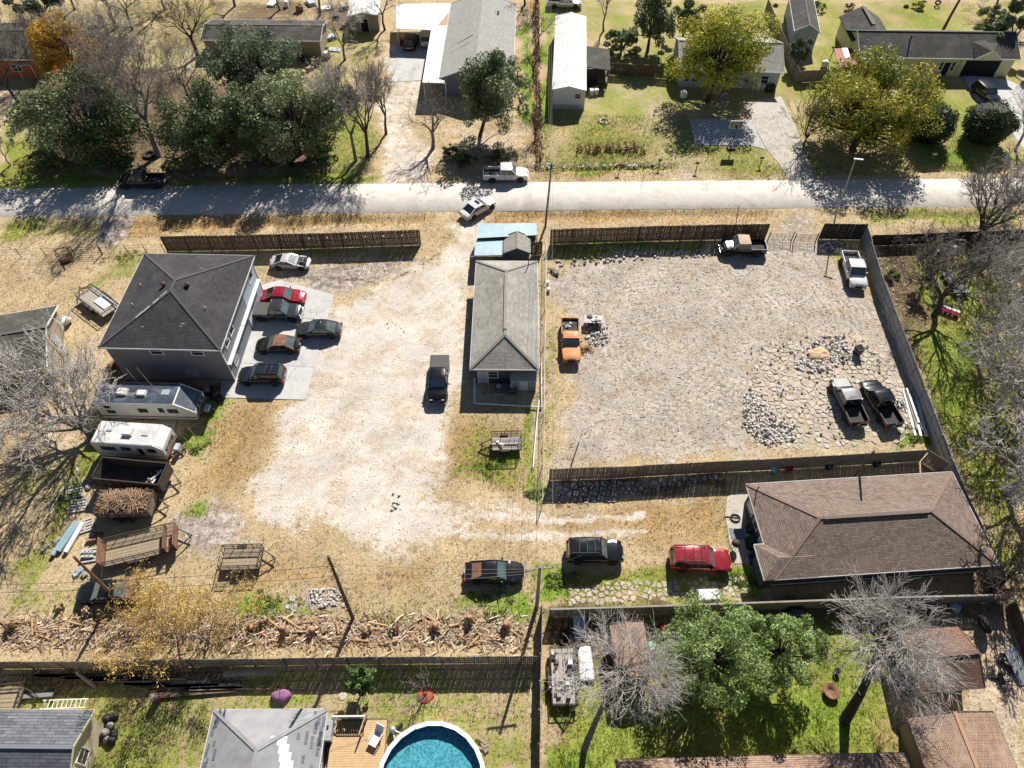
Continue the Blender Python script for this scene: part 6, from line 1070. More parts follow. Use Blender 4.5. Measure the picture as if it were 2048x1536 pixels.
t = rv('long white travel trailer with a dark stained roof beside the two-storey house', 291, 786, 3.05, R(-1.5), 9.4, 2.5, 3.05, 'rv_dark', 1.7, 'stripe', [(-2.2, .0, .5, .4, .32, 'rv_white'), (-.3, -.1, .45, .33, .28, 'rv_white'), (1.9, .1, .4, .35, .1, 'galv'), (-3.6, .6, .3, .25, .08, 'galv')], [(-3.5, 1.6, .7, .4), (-3.6, 2.35, .5, .3), (-.3, 1.9, .8, .55), (1.5, 2.0, .4, .6), (2.6, 1.9, .9, .55)])
MB().tube((-1.2, 1.32, 2.75), (2.6, 1.32, 2.75), .09).build('awning_roll', 'galv', t)
t = rv('short dirty white travel trailer with a brown striped nose', 259, 867, 2.75, R(-4), 6.6, 2.4, 2.75, 'rv_roof', .7, 'rv_brown', [(-.1, .05, .48, .4, .36, 'rv_white'), (1.5, .1, .35, .3, .12, 'rv_roof'), (-2.0, .2, .3, .12, .1, 'blue_metal')], [(-1.9, 1.9, 1.3, .5), (-.2, 2.0, .8, .45), (1.1, 1.6, .35, 1.0), (2.2, 1.9, .7, .5)])
def trailer(label, px, py, ang, L, W_, zd, hs, mat='iron', deck='wood_old', mesh=True, solid=None, tongue=1, ramp=None, z=None, planks=True, name='utility_trailer', nose_h=None, wheels=2, endl=True, endr=True):
    c = G(px, py, zd if z is None else z); t = thing(name, label, 'trailer', (c.x, c.y, 0), ang); l, w = L / 2, W_ / 2
    n = max(4, int(W_ / .28)); 
    for i in range(n): y0 = -w + W_ * i / n; MB().box(-l + .04, l - .04, y0 + .012, y0 + W_ / n - .012, zd - .05, zd + ru(-.006, .006)).build('plank', deck, t)
    f = MB()
    for s in (-1, 1): f.bar((-l, s * w, zd - .06), (l, s * w, zd - .06), .08, .12); f.bar((s * l, -w, zd - .06), (s * l, w, zd - .06), .08, .12)
    k = max(3, int(L / .8))
    if not solid:
        for i in range(k + 1):
            x = -l + L * i / k
            for s in (-1, 1): f.bar((x, s * w, zd), (x, s * w, zd + hs), .045)
        for s in (-1, 1): f.bar((-l, s * w, zd + hs), (l, s * w, zd + hs), .06); f.bar((-l, s * w, zd + hs * .5), (l, s * w, zd + hs * .5), .03)
        for s, e in ((-1, endl), (1, endr)):
            if e: f.bar((s * l, -w, zd + hs), (s * l, w, zd + hs), .06); [f.bar((s * l, y, zd), (s * l, y, zd + hs), .04) for y in (-w * .5, 0, w * .5)]
    else:
        for s in (-1, 1): f.bar((-l - .02, s * w, zd + hs), (l + .02, s * w, zd + hs), .1, .07); f.bar((s * l, -w, zd + hs), (s * l, w, zd + hs), .1, .07); [f.bar((-l + L * i / k, s * (w + .04), zd), (-l + L * i / k, s * (w + .04), zd + hs), .07, .06) for i in range(k + 1)]
    f.build('frame', mat, t)
    if solid:
        for s in (-1, 1): MB().box(-l, l, s * w - .02, s * w + .02, zd, zd + hs).build('side_panel', solid, t); MB().box(s * l - .02, s * l + .02, -w + .03, w - .03, zd, zd + hs).build('end_panel', solid, t)
    elif mesh:
        for s in (-1, 1):
            m = MB(); q = int(L / .16)
            for i in range(q): x = -l + L * (i + .5) / q; m.bar((x, s * w, zd), (x, s * w, zd + hs), .012)
            for j in range(4): m.bar((-l, s * w, zd + hs * (j + .5) / 4), (l, s * w, zd + hs * (j + .5) / 4), .012)
            tag(m.build('mesh_panel', mat, t), kind='stuff')
    for x in ((0,) if wheels == 1 else (-.45, .45)):
        for s in (-1, 1): add_wheel(t, x - .2, s * (w + .14), .32, .18, 'rim'); MB().box(x - .62, x + .22, s * (w + .14) - .12, s * (w + .14) + .12, .68, .72).build('mudguard', mat, t)
    for s in (-1, 1): MB().bar((tongue * l, s * w * .8, zd - .1), (tongue * (l + 1.2), 0, zd - .14), .08, .09).build('tongue', mat, t)
    MB().tube((tongue * (l + .95), 0, 0), (tongue * (l + .95), 0, zd + .35), .04).build('jack', mat, t)
    if ramp: MB().hexa([(-tongue * (l + .05), -w, zd), (-tongue * (l + .05), w, zd), (-tongue * (l + .10), w, zd), (-tongue * (l + .10), -w, zd)], [(-tongue * (l + .15), -w, zd + ramp), (-tongue * (l + .15), w, zd + ramp), (-tongue * (l + .22), w, zd + ramp), (-tongue * (l + .22), -w, zd + ramp)]).build('ramp', 'rust', t)
    return t, l, w
t, l, w = trailer('rusty high-sided dump trailer with scraps inside', 271, 955, R(-6), 6.2, 2.2, .75, 1.25, mat='iron', solid=M('dump_dark', (.06, .05, .045), (.10, .07, .05), sc=2, rough=.9), deck='bed_liner')
for i in range(9): MB().bar((ru(.8, 2.4), ru(-.8, .8), .8 + rnd() * .3), (ru(.8, 2.6), ru(-.8, .8), .85 + rnd() * .6), ru(.05, .16)).build('scrap', ('rust', 'pole_grey', 'white_trim')[i % 3], t)
t, l, w = trailer('trailer heaped with cut brush and branches', 257, 1013, R(2), 4.6, 2.1, .75, 1.0, solid=M('ply_side', (.22, .18, .13), (.13, .105, .08), sc=2, rough=.9))
sg = []; rs = np.random.RandomState(3)
for i in range(1300):
    u, v = rs.uniform(-1, 1, 2); h = 1.5 + 1.05 * (1 - u * u) * (1 - v * v * .8) * rs.uniform(.3, 1); a = rs.uniform(0, 6.28); e = rs.uniform(-.16, .12); ln = rs.uniform(.2, 1.0); p = np.array([u * 2.25, v * 1.05, h]); q = p + ln * np.array([math.cos(a), math.sin(a), e]); q[0] = max(-2.45, min(2.3, q[0])); q[1] = max(-1.25, min(1.25, q[1])); r_ = rs.uniform(.01, .045); sg.append((*p, r_, *q, r_ * .6))
tag(np_tubes('brush_heap', sg, M('brush', (.50, .35, .23), (.28, .18, .11), sc=6, rough=.95), 4, t), kind='stuff'); leaves('dead_leaves', t, M_leaf('lf_dead', [(.14, .075, .035), (.28, .16, .08), (.40, .26, .15), (.52, .40, .28)], transl=.15), [(x_, y_, 1.55, .6, .5, .45) for x_ in (-1.8, -.9, 0, .9, 1.7) for y_ in (-.5, .5)], 3500, .10, 8)
t, l, w = trailer('long open mesh-sided trailer with a plank deck and rusty ends', 283, 1092, R(15), 5.9, 2.3, .7, .75, ramp=1.15, endl=False, deck=M('plank_tan', (.34, .27, .18), (.24, .19, .13), sc=3, rough=.9))
MB().box(l - .9, l - .85, -w, w, .7, 1.6).box(l - .03, l + .03, -w + .05, w - .05, .7, 1.75).build('front_box', 'rust', t)
trailer('small mesh-sided trailer standing alone on dry grass', 484, 1117, R(2), 3.3, 1.9, .65, .75, deck='plank_tan', wheels=1)
t, l, w = trailer('small caged trailer behind the grey house', 1013, 886, R(2), 2.8, 1.5, .6, .9, tongue=-1, deck=M('plank_pale', (.40, .36, .31), (.30, .27, .23)), wheels=1); MB().bar((-.9, .2, .7), (-.3, -.5, .95), .25, .04).build('loose_board', 'white_trim', t)
t, l, w = trailer('flat trailer with a white board on its weathered deck', 196, 603, R(-37), 5.0, 2.1, .7, .45, tongue=-1, mesh=False, deck='plank_pale'); MB().box(-.3, 1.7, -.3, .75, .72, .80).build('white_board', 'white_trim', t); MB().tube((-.2, .82, .82), (1.7, .82, .82), .09).build('pipe', 'wall_blue', t)
t, l, w = trailer('flatbed trailer piled with household junk along the garden fence', 1127, 1352, R(91), 4.2, 1.9, .6, .35, deck='plank_pale', mesh=False, tongue=-1)
for i in range(34):
    x, y, s = ru(-1.9, 1.7), ru(-.8, .8), ru(.06, .22); mm = ('iron', 'white_trim', 'wall_slate', 'pole_grey', 'rust', 'wall_blue', 'black_trim', 'galv')[i % 8]; z0 = .62 + rnd() * .25
    if i % 3: MB().hexa([(x - s, y - s, .6), (x + s, y - s * .8, .6), (x + s, y + s, .6), (x - s, y + s, .6)], [(x - s, y - s, z0 + s), (x + s * .7, y - s, z0 + s * 1.2), (x + s, y + s * .6, z0 + s), (x - s, y + s, z0 + s)]).build('junk', mm, t)
    else: MB().tube((x, y, .65), (x + ru(-.6, .6), y + ru(-.4, .4), z0 + .3), .035).build('junk', mm, t)
t, l, w = trailer('small plank trailer at the corner behind the cream house', -2, 1398, R(4), 3.2, 1.9, .6, .5, deck='plank_tan', wheels=1)
# ================================================================ yard clutter
def pallet_mesh():
    m = MB()
    for i in range(5): m.box(-.6, .6, -.5 + i * .23, -.38 + i * .23, .11, .135)
    for x in (-.55, 0, .55): m.box(x - .05, x + .05, -.5, .54, .02, .11)
    for y in (-.45, .05, .5): m.box(-.6, .6, y - .05, y + .05, 0, .02)
    return m.mesh('pallet', M('pallet_wood', (.50, .47, .43), (.38, .35, .31), sc=3))
PM = pallet_mesh()
for i, (x, y, a, lab) in enumerate(((150, 985, .3, 'grey pallet lying in the weeds beside the brush trailer'), (158, 1012, .2, 'slatted grey pallet below the bent white pole'), (170, 1053, .4, 'pallet under the end of the blue pipes'), (178, 1112, .2, 'pallet of white concrete blocks beside the long trailer'), (335, 856, .1, 'pallet leaning between the two travel trailers'))):
    o = bpy.data.objects.new('pallet', PM); col.objects.link(o); o.location = (*xy(x, y), 0); o.rotation_euler = (0, 0, a); o.scale = (1.25, 1.25, 1); tag(o, lab, 'pallet', 'grey pallets')
for i in range(7):
    o = MB().box(-.2, .2, -.1, .1, 0, .2).build('concrete_block', M('block', (.55, .54, .52), (.42, .41, .40))); o.location = (*xy(170 + (i % 4) * 7, 1106 + (i // 4) * 9), .13); tag(o, 'white concrete block on the pallet beside the long trailer', 'block', 'concrete blocks on the pallet'); o.rotation_euler = (0, 0, .2)
for i, (a, b, mm, lab) in enumerate((((152, 1048), (107, 1113), 'blue_metal', 'pale blue-green pipe lying longest of three in the weeds'), ((160, 1047), (120, 1105), 'blue_metal', 'pale blue-green pipe lying in the middle of three'), ((168, 1048), (133, 1107), 'white_trim', 'white pipe lying beside two blue-green pipes'))):
    m = MB(); A, B = Vector((*xy(*a), .22)), Vector((*xy(*b), .22)); m.tube(A, B, .22, n=14, cap=False); m.tube(A, B, .19, n=14, cap=False); tag(m.build('pipe', mm, smooth=True), lab, 'pipe')
tag(MB().path([(*xy(128, 975, .3), .3), (*xy(160, 945, .9), .9), (*xy(152, 935, .9), .9)], .05).path([(*xy(100, 1020, .1), .1), (*xy(128, 975, .3), .3)], .04).build('bent_pole', 'white_trim'), 'bent white pole lying in the weeds', 'pole')
for i, (x, y, sx, sy, h, mm, lab) in enumerate(((176, 970, .55, .35, .3, 'pole_grey', 'grey scrap box in the weeds beside the dump trailer'), (190, 1075, .5, .3, .5, 'rust', 'rusty scrap heap beside the brush trailer'), (105, 1093, .7, .5, .25, 'pole_grey', 'heap of grey sticks beside the blue pipes'), (160, 1148, .4, .35, .3, 'wall_blue', 'pale blue bundle beside the leaning pole'), (348, 905, .5, .4, .5, 'wall_white', 'white bundle behind the short travel trailer'), (418, 790, .8, .5, .6, 'black_trim', 'black scrap heap beside the long travel trailer'), (437, 797, .35, .35, .5, 'iron', 'dark grill beside the long travel trailer'), (170, 838, .4, .6, .9, 'wall_white', 'white crate by the short travel trailer'), (475, 690, .4, .7, .5, 'rust', 'brown heap against the two-storey house wall'), (468, 735, .35, .8, .35, 'white_trim', 'white clutter against the two-storey house wall'), (585, 1205, .5, .4, .1, 'block', 'flat pale rubble patch'), (1105, 548, .6, .7, .4, 'iron', 'dark hose pile beside the chain link fence'))):
    t = thing('scrap_heap', lab, 'scrap', (*xy(x, y), 0), ru(0, 3)); q = 6
    for k in range(q): u, v = ru(-1, 1) * sx, ru(-1, 1) * sy; s = ru(.12, .28); MB().hexa([(u - s, v - s, -.01), (u + s, v - s * .7, -.01), (u + s * .8, v + s, -.01), (u - s, v + s * .9, -.01)], [(u - s * .8, v - s, h * ru(.4, .9)), (u + s, v - s * .6, h * ru(.5, 1)), (u + s * .7, v + s * .7, h * ru(.4, 1)), (u - s, v + s * .6, h * ru(.4, .9))]).build('piece', mm if k % 3 else 'pole_grey', t)
    for k in range(5): MB().tube((ru(-1, 1) * sx * 1.5, ru(-1, 1) * sy * 1.5, .05), (ru(-1, 1) * sx * 1.5, ru(-1, 1) * sy * 1.5, h * ru(.3, 1.2)), .025).build('stick', 'pole_grey' if k % 2 else mm, t)
# propane tank
t = thing('propane_tank', 'white horizontal propane tank in the dry field', 'tank', (*xy(132, 652), 0), R(60)); MB().lathe([(.05, -.85), (.3, -.75), (.42, -.55), (.42, .55), (.3, .75), (.05, .85)], 16, 0, (0, 0, .6), 'x').build('vessel', 'white_trim', t, True); [MB().box(x - .06, x + .06, -.3, .3, 0, .3).build('foot', 'iron', t) for x in (-.5, .5)]; MB().lathe([(.1, 1.0), (.1, 1.15)], 10).build('valve_hood', 'wall_blue', t)
# bin, mound, stump, stone table
t = thing('wheelie_bin', 'black open wheelie bin standing in the bare lot', 'bin', (*xy(1713, 708), 0), .2); MB().hexa([(-.25, -.3, .02), (.25, -.3, .02), (.25, .3, .02), (-.25, .3, .02)], [(-.35, -.4, 1.05), (.35, -.4, 1.05), (.35, .4, 1.05), (-.35, .4, 1.05)]).build('body', 'black_trim', t); MB().box(-.36, .36, -.41, .41, 1.051, 1.09).build('rim', 'black_trim', t); MB().box(-.3, .3, -.34, .34, 1.091, 1.10).build('opening', 'dark_int', t); [MB().lathe([(.1, -.04), (.1, .04)], 10, 0, (s * .25, .33, .1), 'x').build('wheel', 'rubber', t) for s in (-1, 1)]
t = thing('dirt_mound', 'pale sandy mound ringed by rubble in the bare lot', 'mound', (*xy(1637, 710), 0)); m = MB().lathe([(1.5, -.03), (1.25, .1), (1.05, .24), (.8, .34), (.55, .36), (.3, .40), (.03, .38)], 26); m.v = [(x * (1 + .22 * mnoise.noise(Vector((x * 1.3, y * 1.3, 0)))), y * .75 * (1 + .3 * mnoise.noise(Vector((x, y, 4)))), z * (1 + .5 * mnoise.noise(Vector((x * 2.2, y * 2.2, 2))))) for x, y, z in m.v]; m.build('soil', M('mound', (.56, .40, .26), (.45, .31, .19), sc=3, rough=.95, bump=.5), t, True)
t = thing('stone_table', 'low white slab bench stacked with stones beside the orange pickup', 'bench', (*xy(1186, 648), 0), R(-2)); MB().box(-1.05, 1.05, -.55, .55, .72, .82).build('top', M('bench_slab', (.58, .56, .53), (.44, .42, .39), sc=2.5, rough=.9, dirt=(.30, .27, .22), dsc=1.5), t); [MB().box(x - .15, x + .15, -.45, .45, 0, .72).build('leg', 'block', t) for x in (-.75, .75)]; MB().box(-.9, .9, .3, .4, .05, .7).build('shelf', 'iron', t)
def rock(name, x, y, z, s, parent=None, mat='stone_grey', seed=0, flat=.6):
    rs = random.Random(seed); n = 7; m = MB(); lo = []; hi = []
    for i in range(n): a = 6.283 * i / n + rs.uniform(-.25, .25); r = s * rs.uniform(.75, 1.1); lo.append((r * math.cos(a), r * math.sin(a), -.02)); hi.append((r * .72 * math.cos(a + .1), r * .72 * math.sin(a + .1), s * flat * rs.uniform(.8, 1.1)))
    m.add(lo + hi, [tuple(range(n - 1, -1, -1)), tuple(range(n, 2 * n))] + [(i, (i + 1) % n, (i + 1) % n + n, i + n) for i in range(n)]); return m.build(name, mat, parent, loc=(x, y, z))
M('stone_pale', (.58, .53, .45), (.44, .39, .32), sc=4, rough=.95, bump=.4, dirt=(.28, .22, .15), dsc=2.5, damt=.5); M('stone_grey', (.36, .34, .31), (.22, .205, .185), sc=4, rough=.95, bump=.4); M('stone_dark', (.16, .155, .15), (.09, .088, .085), sc=4, rough=.95, bump=.4); M('stone_white', (.68, .65, .61), (.50, .47, .43), sc=4, rough=.95, bump=.3)
for i in range(7): q = rot2(ru(-.8, .8), ru(-.4, .4), 0); c = xy(1186, 648); tag(rock('stone', c[0] + q[0], c[1] + q[1], .80, ru(.14, .28), mat='stone_dark' if i % 2 else 'stone_white', seed=i), 'stone resting on the white slab bench', 'stone', 'stones on the slab bench')
c = bpy.data.objects.get('pickup_truck.005')
for i in range(14): p = G(1137 + ru(-9, 9), 650 + ru(-4, 4), .8); tag(rock('rubble_piece', p.x, p.y, .74, ru(.12, .24), mat='stone_white' if i % 3 else 'stone_dark', seed=40 + i), 'broken concrete piece in the bed of the orange pickup', 'rubble', 'rubble in the orange pickup')
for i, (x, y) in enumerate(((1095, 568), (1097, 582))): t = thing('bucket', ('white bucket beside the dark hose pile', 'white lidded bucket below the dark hose pile')[i], 'bucket', (*xy(x, y), 0)); MB().lathe([(.16, 0), (.2, .42)], 12).build('pail', 'white_trim', t); MB().lathe([(.21, .421), (.21, .46)], 12).build('rim' if not i else 'lid', 'white_trim', t)
# pipes and sheets piled against the slanting fence
for i in range(16): a = Vector((*xy(1806 + i * 2.6, 778 + i * 1.0), 0)); b = Vector((*xy(1830 + i * 2.5, 872 + i * .6 - (i % 4) * 12), 0)); z = .08 + .12 * (i % 3); tag(MB().bar(a + Vector((0, 0, z)), b + Vector((0, 0, z)), .14 if i % 2 else .24, .06).build('board', ('white_trim', 'pole_grey', 'galv', 'stone_white')[i % 4]), 'pale board in the long pile against the slanting fence', 'board', 'boards against the slanting fence')
t = thing('scrap_heap', 'blue and white scrap beside the glossy black pickup', 'scrap', (*xy(1797, 812), 0)); [MB().tube((ru(-.6, .6), ru(-.7, .7), .05), (ru(-.6, .6), ru(-.7, .7), ru(.2, .6)), .05).build('piece', ('wall_blue', 'white_trim', 'black_trim')[k % 3], t) for k in range(14)]
# brown house front: pots, hose, chair, bench, white box
for i, (x, y, r_, lab) in enumerate(((1503, 1088, .62, 'large dark round tub beside the brown house wall'), (1509, 1120, .55, 'dark round tub with a square base beside the porch'), (1499, 1060, .4, 'small dark pot by the brown house window'))):
    t = thing('plant_tub', lab, 'tub', (*xy(x, y), 0)); MB().lathe([(r_ * .7, 0), (r_, .55), (r_ * .93, .56), (r_ * .86, .5), (.05, .49)], 18).build('tub', 'wall_slate', t, True); MB().box(-r_ * .9, r_ * .9, -r_ * .9, r_ * .9, -.01, .06).build('base', 'black_trim', t); leaves('plant', t, 'lf_oakpale', [(0, 0, .6, r_ * .7, r_ * .7, .2)], 160, .07, i)
P = [(*xy(1450, 1034), .09)] + [(xy(1470, 1037)[0] + .42 * math.cos(a * .5), xy(1470, 1037)[1] + .36 * math.sin(a * .5), .09 + a * .003) for a in range(26)]; tag(MB().path(P, .045).build('hose', 'rubber'), 'black coiled hose on the concrete walk', 'hose')
t = thing('barbecue', 'small black kettle grill on the concrete walk', 'grill', (*xy(1467, 1094), 0)); MB().lathe([(.05, .5), (.3, .6), (.36, .8), (.3, .98), (.05, 1.05)], 14).build('kettle', 'iron', t, True); [MB().tube((0, 0, .55), (.35 * math.cos(a), .35 * math.sin(a), 0), .025).build('leg', 'iron', t) for a in (0, 2.1, 4.2)]
t = thing('door_mat', 'grey mat on the concrete walk', 'mat', (*xy(1474, 1068), .052)); MB().box(-.6, .6, -.5, .5, 0, .03).build('mat', 'wall_grey', t)
t = thing('pet_house', 'white box shaped pet house against the garden fence', 'box', (*xy(1413, 1196), 0), R(2)); MB().box(-.8, .8, -.4, .4, 0, .75).build('body', 'white_trim', t); MB().hexa([(-.88, -.48, .751), (.88, -.48, .751), (.88, .48, .751), (-.88, .48, .751)], [(-.8, -.42, .85), (.8, -.42, .85), (.8, .42, .85), (-.8, .42, .85)]).build('lid', 'wall_white', t); [MB().box(x - .14, x + .14, -.425, -.402, .2, .55).build('opening', 'dark_int', t) for x in (-.4, .4)]; MB().bar((-.9, -.1, .4), (-1.4, -.4, .1), .1).build('ramp', 'white_trim', t)
for i, (x, y, mm, lab) in enumerate(((1548, 945, 'blue_metal', 'turquoise tub behind the brown house'), (1575, 941, 'paint_red', 'red tub behind the brown house'), (1655, 936, 'black_trim', 'black tub behind the brown house'), (1750, 930, 'black_trim', 'black bag behind the brown house'))): t = thing('tub', lab, 'tub', (*xy(x, y), 0)); MB().lathe([(.25, 0), (.38, .5), (.34, .5), (.3, .1), (.05, .08)], 12).build('shell', mm, t, True); MB().lathe([(.37, .501), (.40, .54)], 12).build('rim', mm, t)
# woods on the right
t = thing('red_ramp', 'red and white sided trough lying on the woods floor', 'trough', (*xy(1893, 625), 0), R(-32)); MB().box(-1.1, 1.1, -.4, .4, 0, .45).build('side', 'paint_red', t); MB().box(-1.15, 1.15, .1, .45, .451, .5).build('top', 'white_trim', t); [MB().box(-.95 + k * .48, -.75 + k * .48, -.42, -.405, .05, .4).build('stripe', 'white_trim', t) for k in range(4)]
t = thing('boat_shell', 'grey flat hull lying between the bare trees', 'boat', (*xy(1906, 570), 0), R(98)); m = MB().hexa([(-1.8, -.6, .0), (1.6, -.5, .0), (1.6, .5, .0), (-1.8, .6, .0)], [(-2.0, -.9, .5), (1.9, -.7, .5), (1.9, .7, .5), (-2.0, .9, .5)]); m.build('hull', 'wall_grey', t); MB().box(-1.8, 1.7, -.6, .6, .501, .52).build('deck', M('mat_dark', (.12, .115, .105), (.2, .19, .18), sc=5), t)
for i, (x, y, s, h, mm, lab) in enumerate(((1875, 515, 1.0, .9, 'paint_navy', 'dark blue tarp bundle under the large leaning bare tree'), (1905, 500, .7, .7, 'wall_blue', 'pale blue bundle under the bare trees'), (1925, 530, .6, .5, 'lf_yellow', 'yellow bundle under the bare trees'), (1950, 520, .8, .6, 'wall_white', 'white bundle under the bare trees'), (1590, 1228, .95, .85, 'paint_navy', 'blue tarp covered bundle behind the garden fence'), (1325, 1258, .5, .8, 'paint_red', 'red covered bundle under the feathery green tree'), (1910, 1215, .5, .4, 'wall_blue', 'pale blue bundle behind the garden fence'))):
    t = thing('tarp_bundle', lab, 'bundle', (*xy(x, y), 0), ru(0, 3)); m = MB().lathe([(s, -.02), (s * 1.02, h * .35), (s * .85, h * .8), (s * .45, h), (.05, h * 1.03)], 12); m.v = [(a * (1 + .18 * math.sin(5 * b + i)), b * .75 * (1 + .15 * math.cos(4 * a)), c) for a, b, c in m.v]; m.build('tarp', mm, t, True); [MB().tube((math.cos(q) * s * .95, math.sin(q) * s * .7, .0), (math.cos(q + 2.6) * s * .5, math.sin(q + 2.6) * s * .4, h * 1.02), .02, n=4).build('rope', 'white_trim', t) for q in (0, 2, 4)]
# lower right garden clutter
t = thing('metal_sheet', 'pale blue sheet of metal leaning by the garden fence', 'sheet', (*xy(1160, 1255), 0), R(2)); MB().hexa([(-.55, -1.0, .1), (.55, -1.0, .1), (.55, 1.0, .3), (-.55, 1.0, .3)], [(-.55, -1.0, .13), (.55, -1.0, .13), (.55, 1.0, .33), (-.55, 1.0, .33)]).build('sheet', 'wall_blue', t); MB().box(-.5, .5, .7, .8, 0, .28).build('support', 'wood_old', t)
t = thing('white_sheet', 'white tarpaulin sheet beside the junk trailer', 'sheet', (*xy(1171, 1330), 0), R(3)); m = MB(); [m.v.append((-.55 + i * .22, -1.3 + j * .33, .25 + .05 * math.sin(i * 2 + j))) for j in range(9) for i in range(6)]; [m.f.append((j * 6 + i, j * 6 + i + 1, j * 6 + i + 7, j * 6 + i + 6)) for j in range(8) for i in range(5)]; m.m = [0] * len(m.f); o = m.build('tarpaulin', 'white_trim', t, True); MB().box(-.5, .5, -1.2, 1.2, 0, .19).build('bundle', 'wood_old', t); md = o.modifiers.new('t', 'SOLIDIFY'); md.thickness = .02
def tyre(label, px, py, r, wd=.25, z=0, up=False, group=None, cat='tyre'):
    t = thing('tyre', label, cat, (*xy(px, py), z), ru(0, 3), group); n = 18; prof = [(r * .55, 0), (r * .6, -wd * .45 + wd * .5), (r * .9, 0), (r, wd * .2), (r, wd * .8), (r * .9, wd), (r * .6, wd), (r * .55, wd * .9)]
    m = MB(); vs = []
    for (q, h) in [(r * .56, .02), (r * .88, 0), (r, wd * .25), (r, wd * .75), (r * .88, wd), (r * .56, wd - .02)]:
        for i in range(n): a = 6.2832 * i / n; vs.append((q * math.cos(a), q * math.sin(a), h))
    fs = [(k * n + i, k * n + (i + 1) % n, ((k + 1) % 6) * n + (i + 1) % n, ((k + 1) % 6) * n + i) for k in range(6) for i in range(n)]; m.add(vs, fs); o = m.build('tread', 'tyre', t, True)
    if up: o.rotation_euler = (R(68), 0, 0); o.location = (0, 0, r * .95)
    return t
t = tyre('big tractor tyre with a pale rim behind the brown shed', 1955, 1256, .75, .4, up=True); o = MB().lathe([(.42, .1), (.42, .3), (.1, .32)], 14).build('rim', 'galv', t); o.rotation_euler = (R(68), 0, 0); o.location = (0, 0, .71)
tyre('worn tyre lying against the tan-roofed garden shed', 1130, 1268, .42); tyre('worn tyre leaning on others by the junk trailer', 1152, 1290, .42, up=True); tyre('worn tyre on top of the pile by the junk trailer', 1130, 1284, .42, z=.02); tyre('tyre ring planter under the tall grey bare tree', 300, 311, .9, .3); tyre('small tyre on the verge under the road oak', 585, 331, .4); tyre('tyre lying on the far yellow grass by the outbuilding', 1551, 12, .45); tyre('tyre on the far field behind the yellow house', 1812, 14, .45); tyre('tyre standing in the far field behind the bent tree', 1873, 12, .5, up=True)
t = thing('corrugated_sheet', 'corrugated white metal sheet leaning on brush at the garden edge', 'sheet', (*xy(2030, 1335), 0), R(12)); m = MB(); nn = 20
for i in range(nn + 1): x = -.55 + 1.1 * i / nn; z = .03 * math.sin(i * math.pi / 2 * 1.3); m.v += [(x, -1.3, .12 + z), (x, 1.3, .7 + z)]
m.f = [(2 * i, 2 * i + 2, 2 * i + 3, 2 * i + 1) for i in range(nn)]; m.m = [0] * nn; o = m.build('sheet', 'galv', t); md = o.modifiers.new('t', 'SOLIDIFY'); md.thickness = .01; MB().box(-.5, .5, 1.0, 1.12, 0, .6).build('prop', 'wood_old', t)
def bicycle(label, px, py, ang, mat, lie=True):
    t = thing('bicycle', label, 'bicycle', (*xy(px, py), .0), ang); fr = bpy.data.objects.new('frame_pivot', None)
    def ring(x):
        m = MB(); n = 18; [m.tube((x + .33 * math.cos(6.2832 * i / n), .33 * math.sin(6.2832 * i / n), .09), (x + .33 * math.cos(6.2832 * (i + 1) / n), .33 * math.sin(6.2832 * (i + 1) / n), .09), .028, n=4) for i in range(n)]; [m.tube((x, 0, .09), (x + .31 * math.cos(a), .31 * math.sin(a), .09), .006, n=3) for a in np.arange(0, 6.2, .7)]; return m
    for x in (-.52, .52): ring(x).build('wheel', 'rubber', t)
    m = MB(); A, B, C, D, E = (-.52, 0, .11), (-.05, -.02, .11), (-.18, .48, .13), (.38, .45, .13), (.52, 0, .11)
    for a, b in ((A, B), (A, C), (B, C), (C, D), (B, D), (D, E)): m.tube(a, b, .03, n=5)
    m.build('frame', mat, t); MB().bar((-.32, .58, .14), (-.08, .58, .14), .1, .06).build('saddle', 'black_trim', t); MB().tube((.36, .5, -.0 + .02), (.36, .62, .4), .02).build('handlebar', 'iron', t); return t
bicycle('white bicycle lying on the grass beside the brown shed', 1757, 1338, R(70), 'white_trim'); bicycle('dark bicycle lying against the two-storey house corner', 222, 738, R(20), 'iron')
for i, (x, y, r_, lab) in enumerate(((1660, 1385, .62, 'round rusted fire bowl on the lawn under the thick trunked tree'), (1672, 1345, .28, 'small dark pot on the sandy patch'))): t = thing('fire_bowl', lab, 'bowl', (*xy(x, y), 0)); MB().lathe([(r_ * .6, 0), (r_, .4), (r_ * .92, .42), (r_ * .5, .15), (.05, .12)], 16).build('bowl', 'rust' if not i else 'iron', t, True); MB().lathe([(r_ * .5, -.01), (r_ * .5, .06)], 12).build('foot', 'iron', t)
for i in range(10): x, y = ((1205 + i * 6, 1235 + (i * 37) % 40) if i < 5 else (1985 + (i * 13) % 50, 1255 + i * 12)); t = thing('scrap_heap', ('dark scrap in the shade behind the garden fence', 'scrap wood at the sandy garden edge')[i >= 5], 'scrap', (*xy(x, y), 0), ru(0, 3), 'scrap by the garden fence' if i < 5 else 'scrap at the sandy edge'); [MB().bar((ru(-.6, .6), ru(-.4, .4), .05), (ru(-.6, .6), ru(-.4, .4), ru(.1, .6)), ru(.06, .2)).build('piece', ('iron', 'pole_grey', 'wood_old', 'black_trim')[k % 4], t) for k in range(7)]
t = thing('green_crate', 'mint green crate beside the tan-roofed garden shed', 'crate', (*xy(1303, 1295), 0), .2); MB().box(-.3, .3, -.35, .35, 0, .5).build('body', M('mint', (.35, .62, .45)), t); MB().box(-.25, .25, -.3, .3, .501, .52).build('lid', 'mint', t)
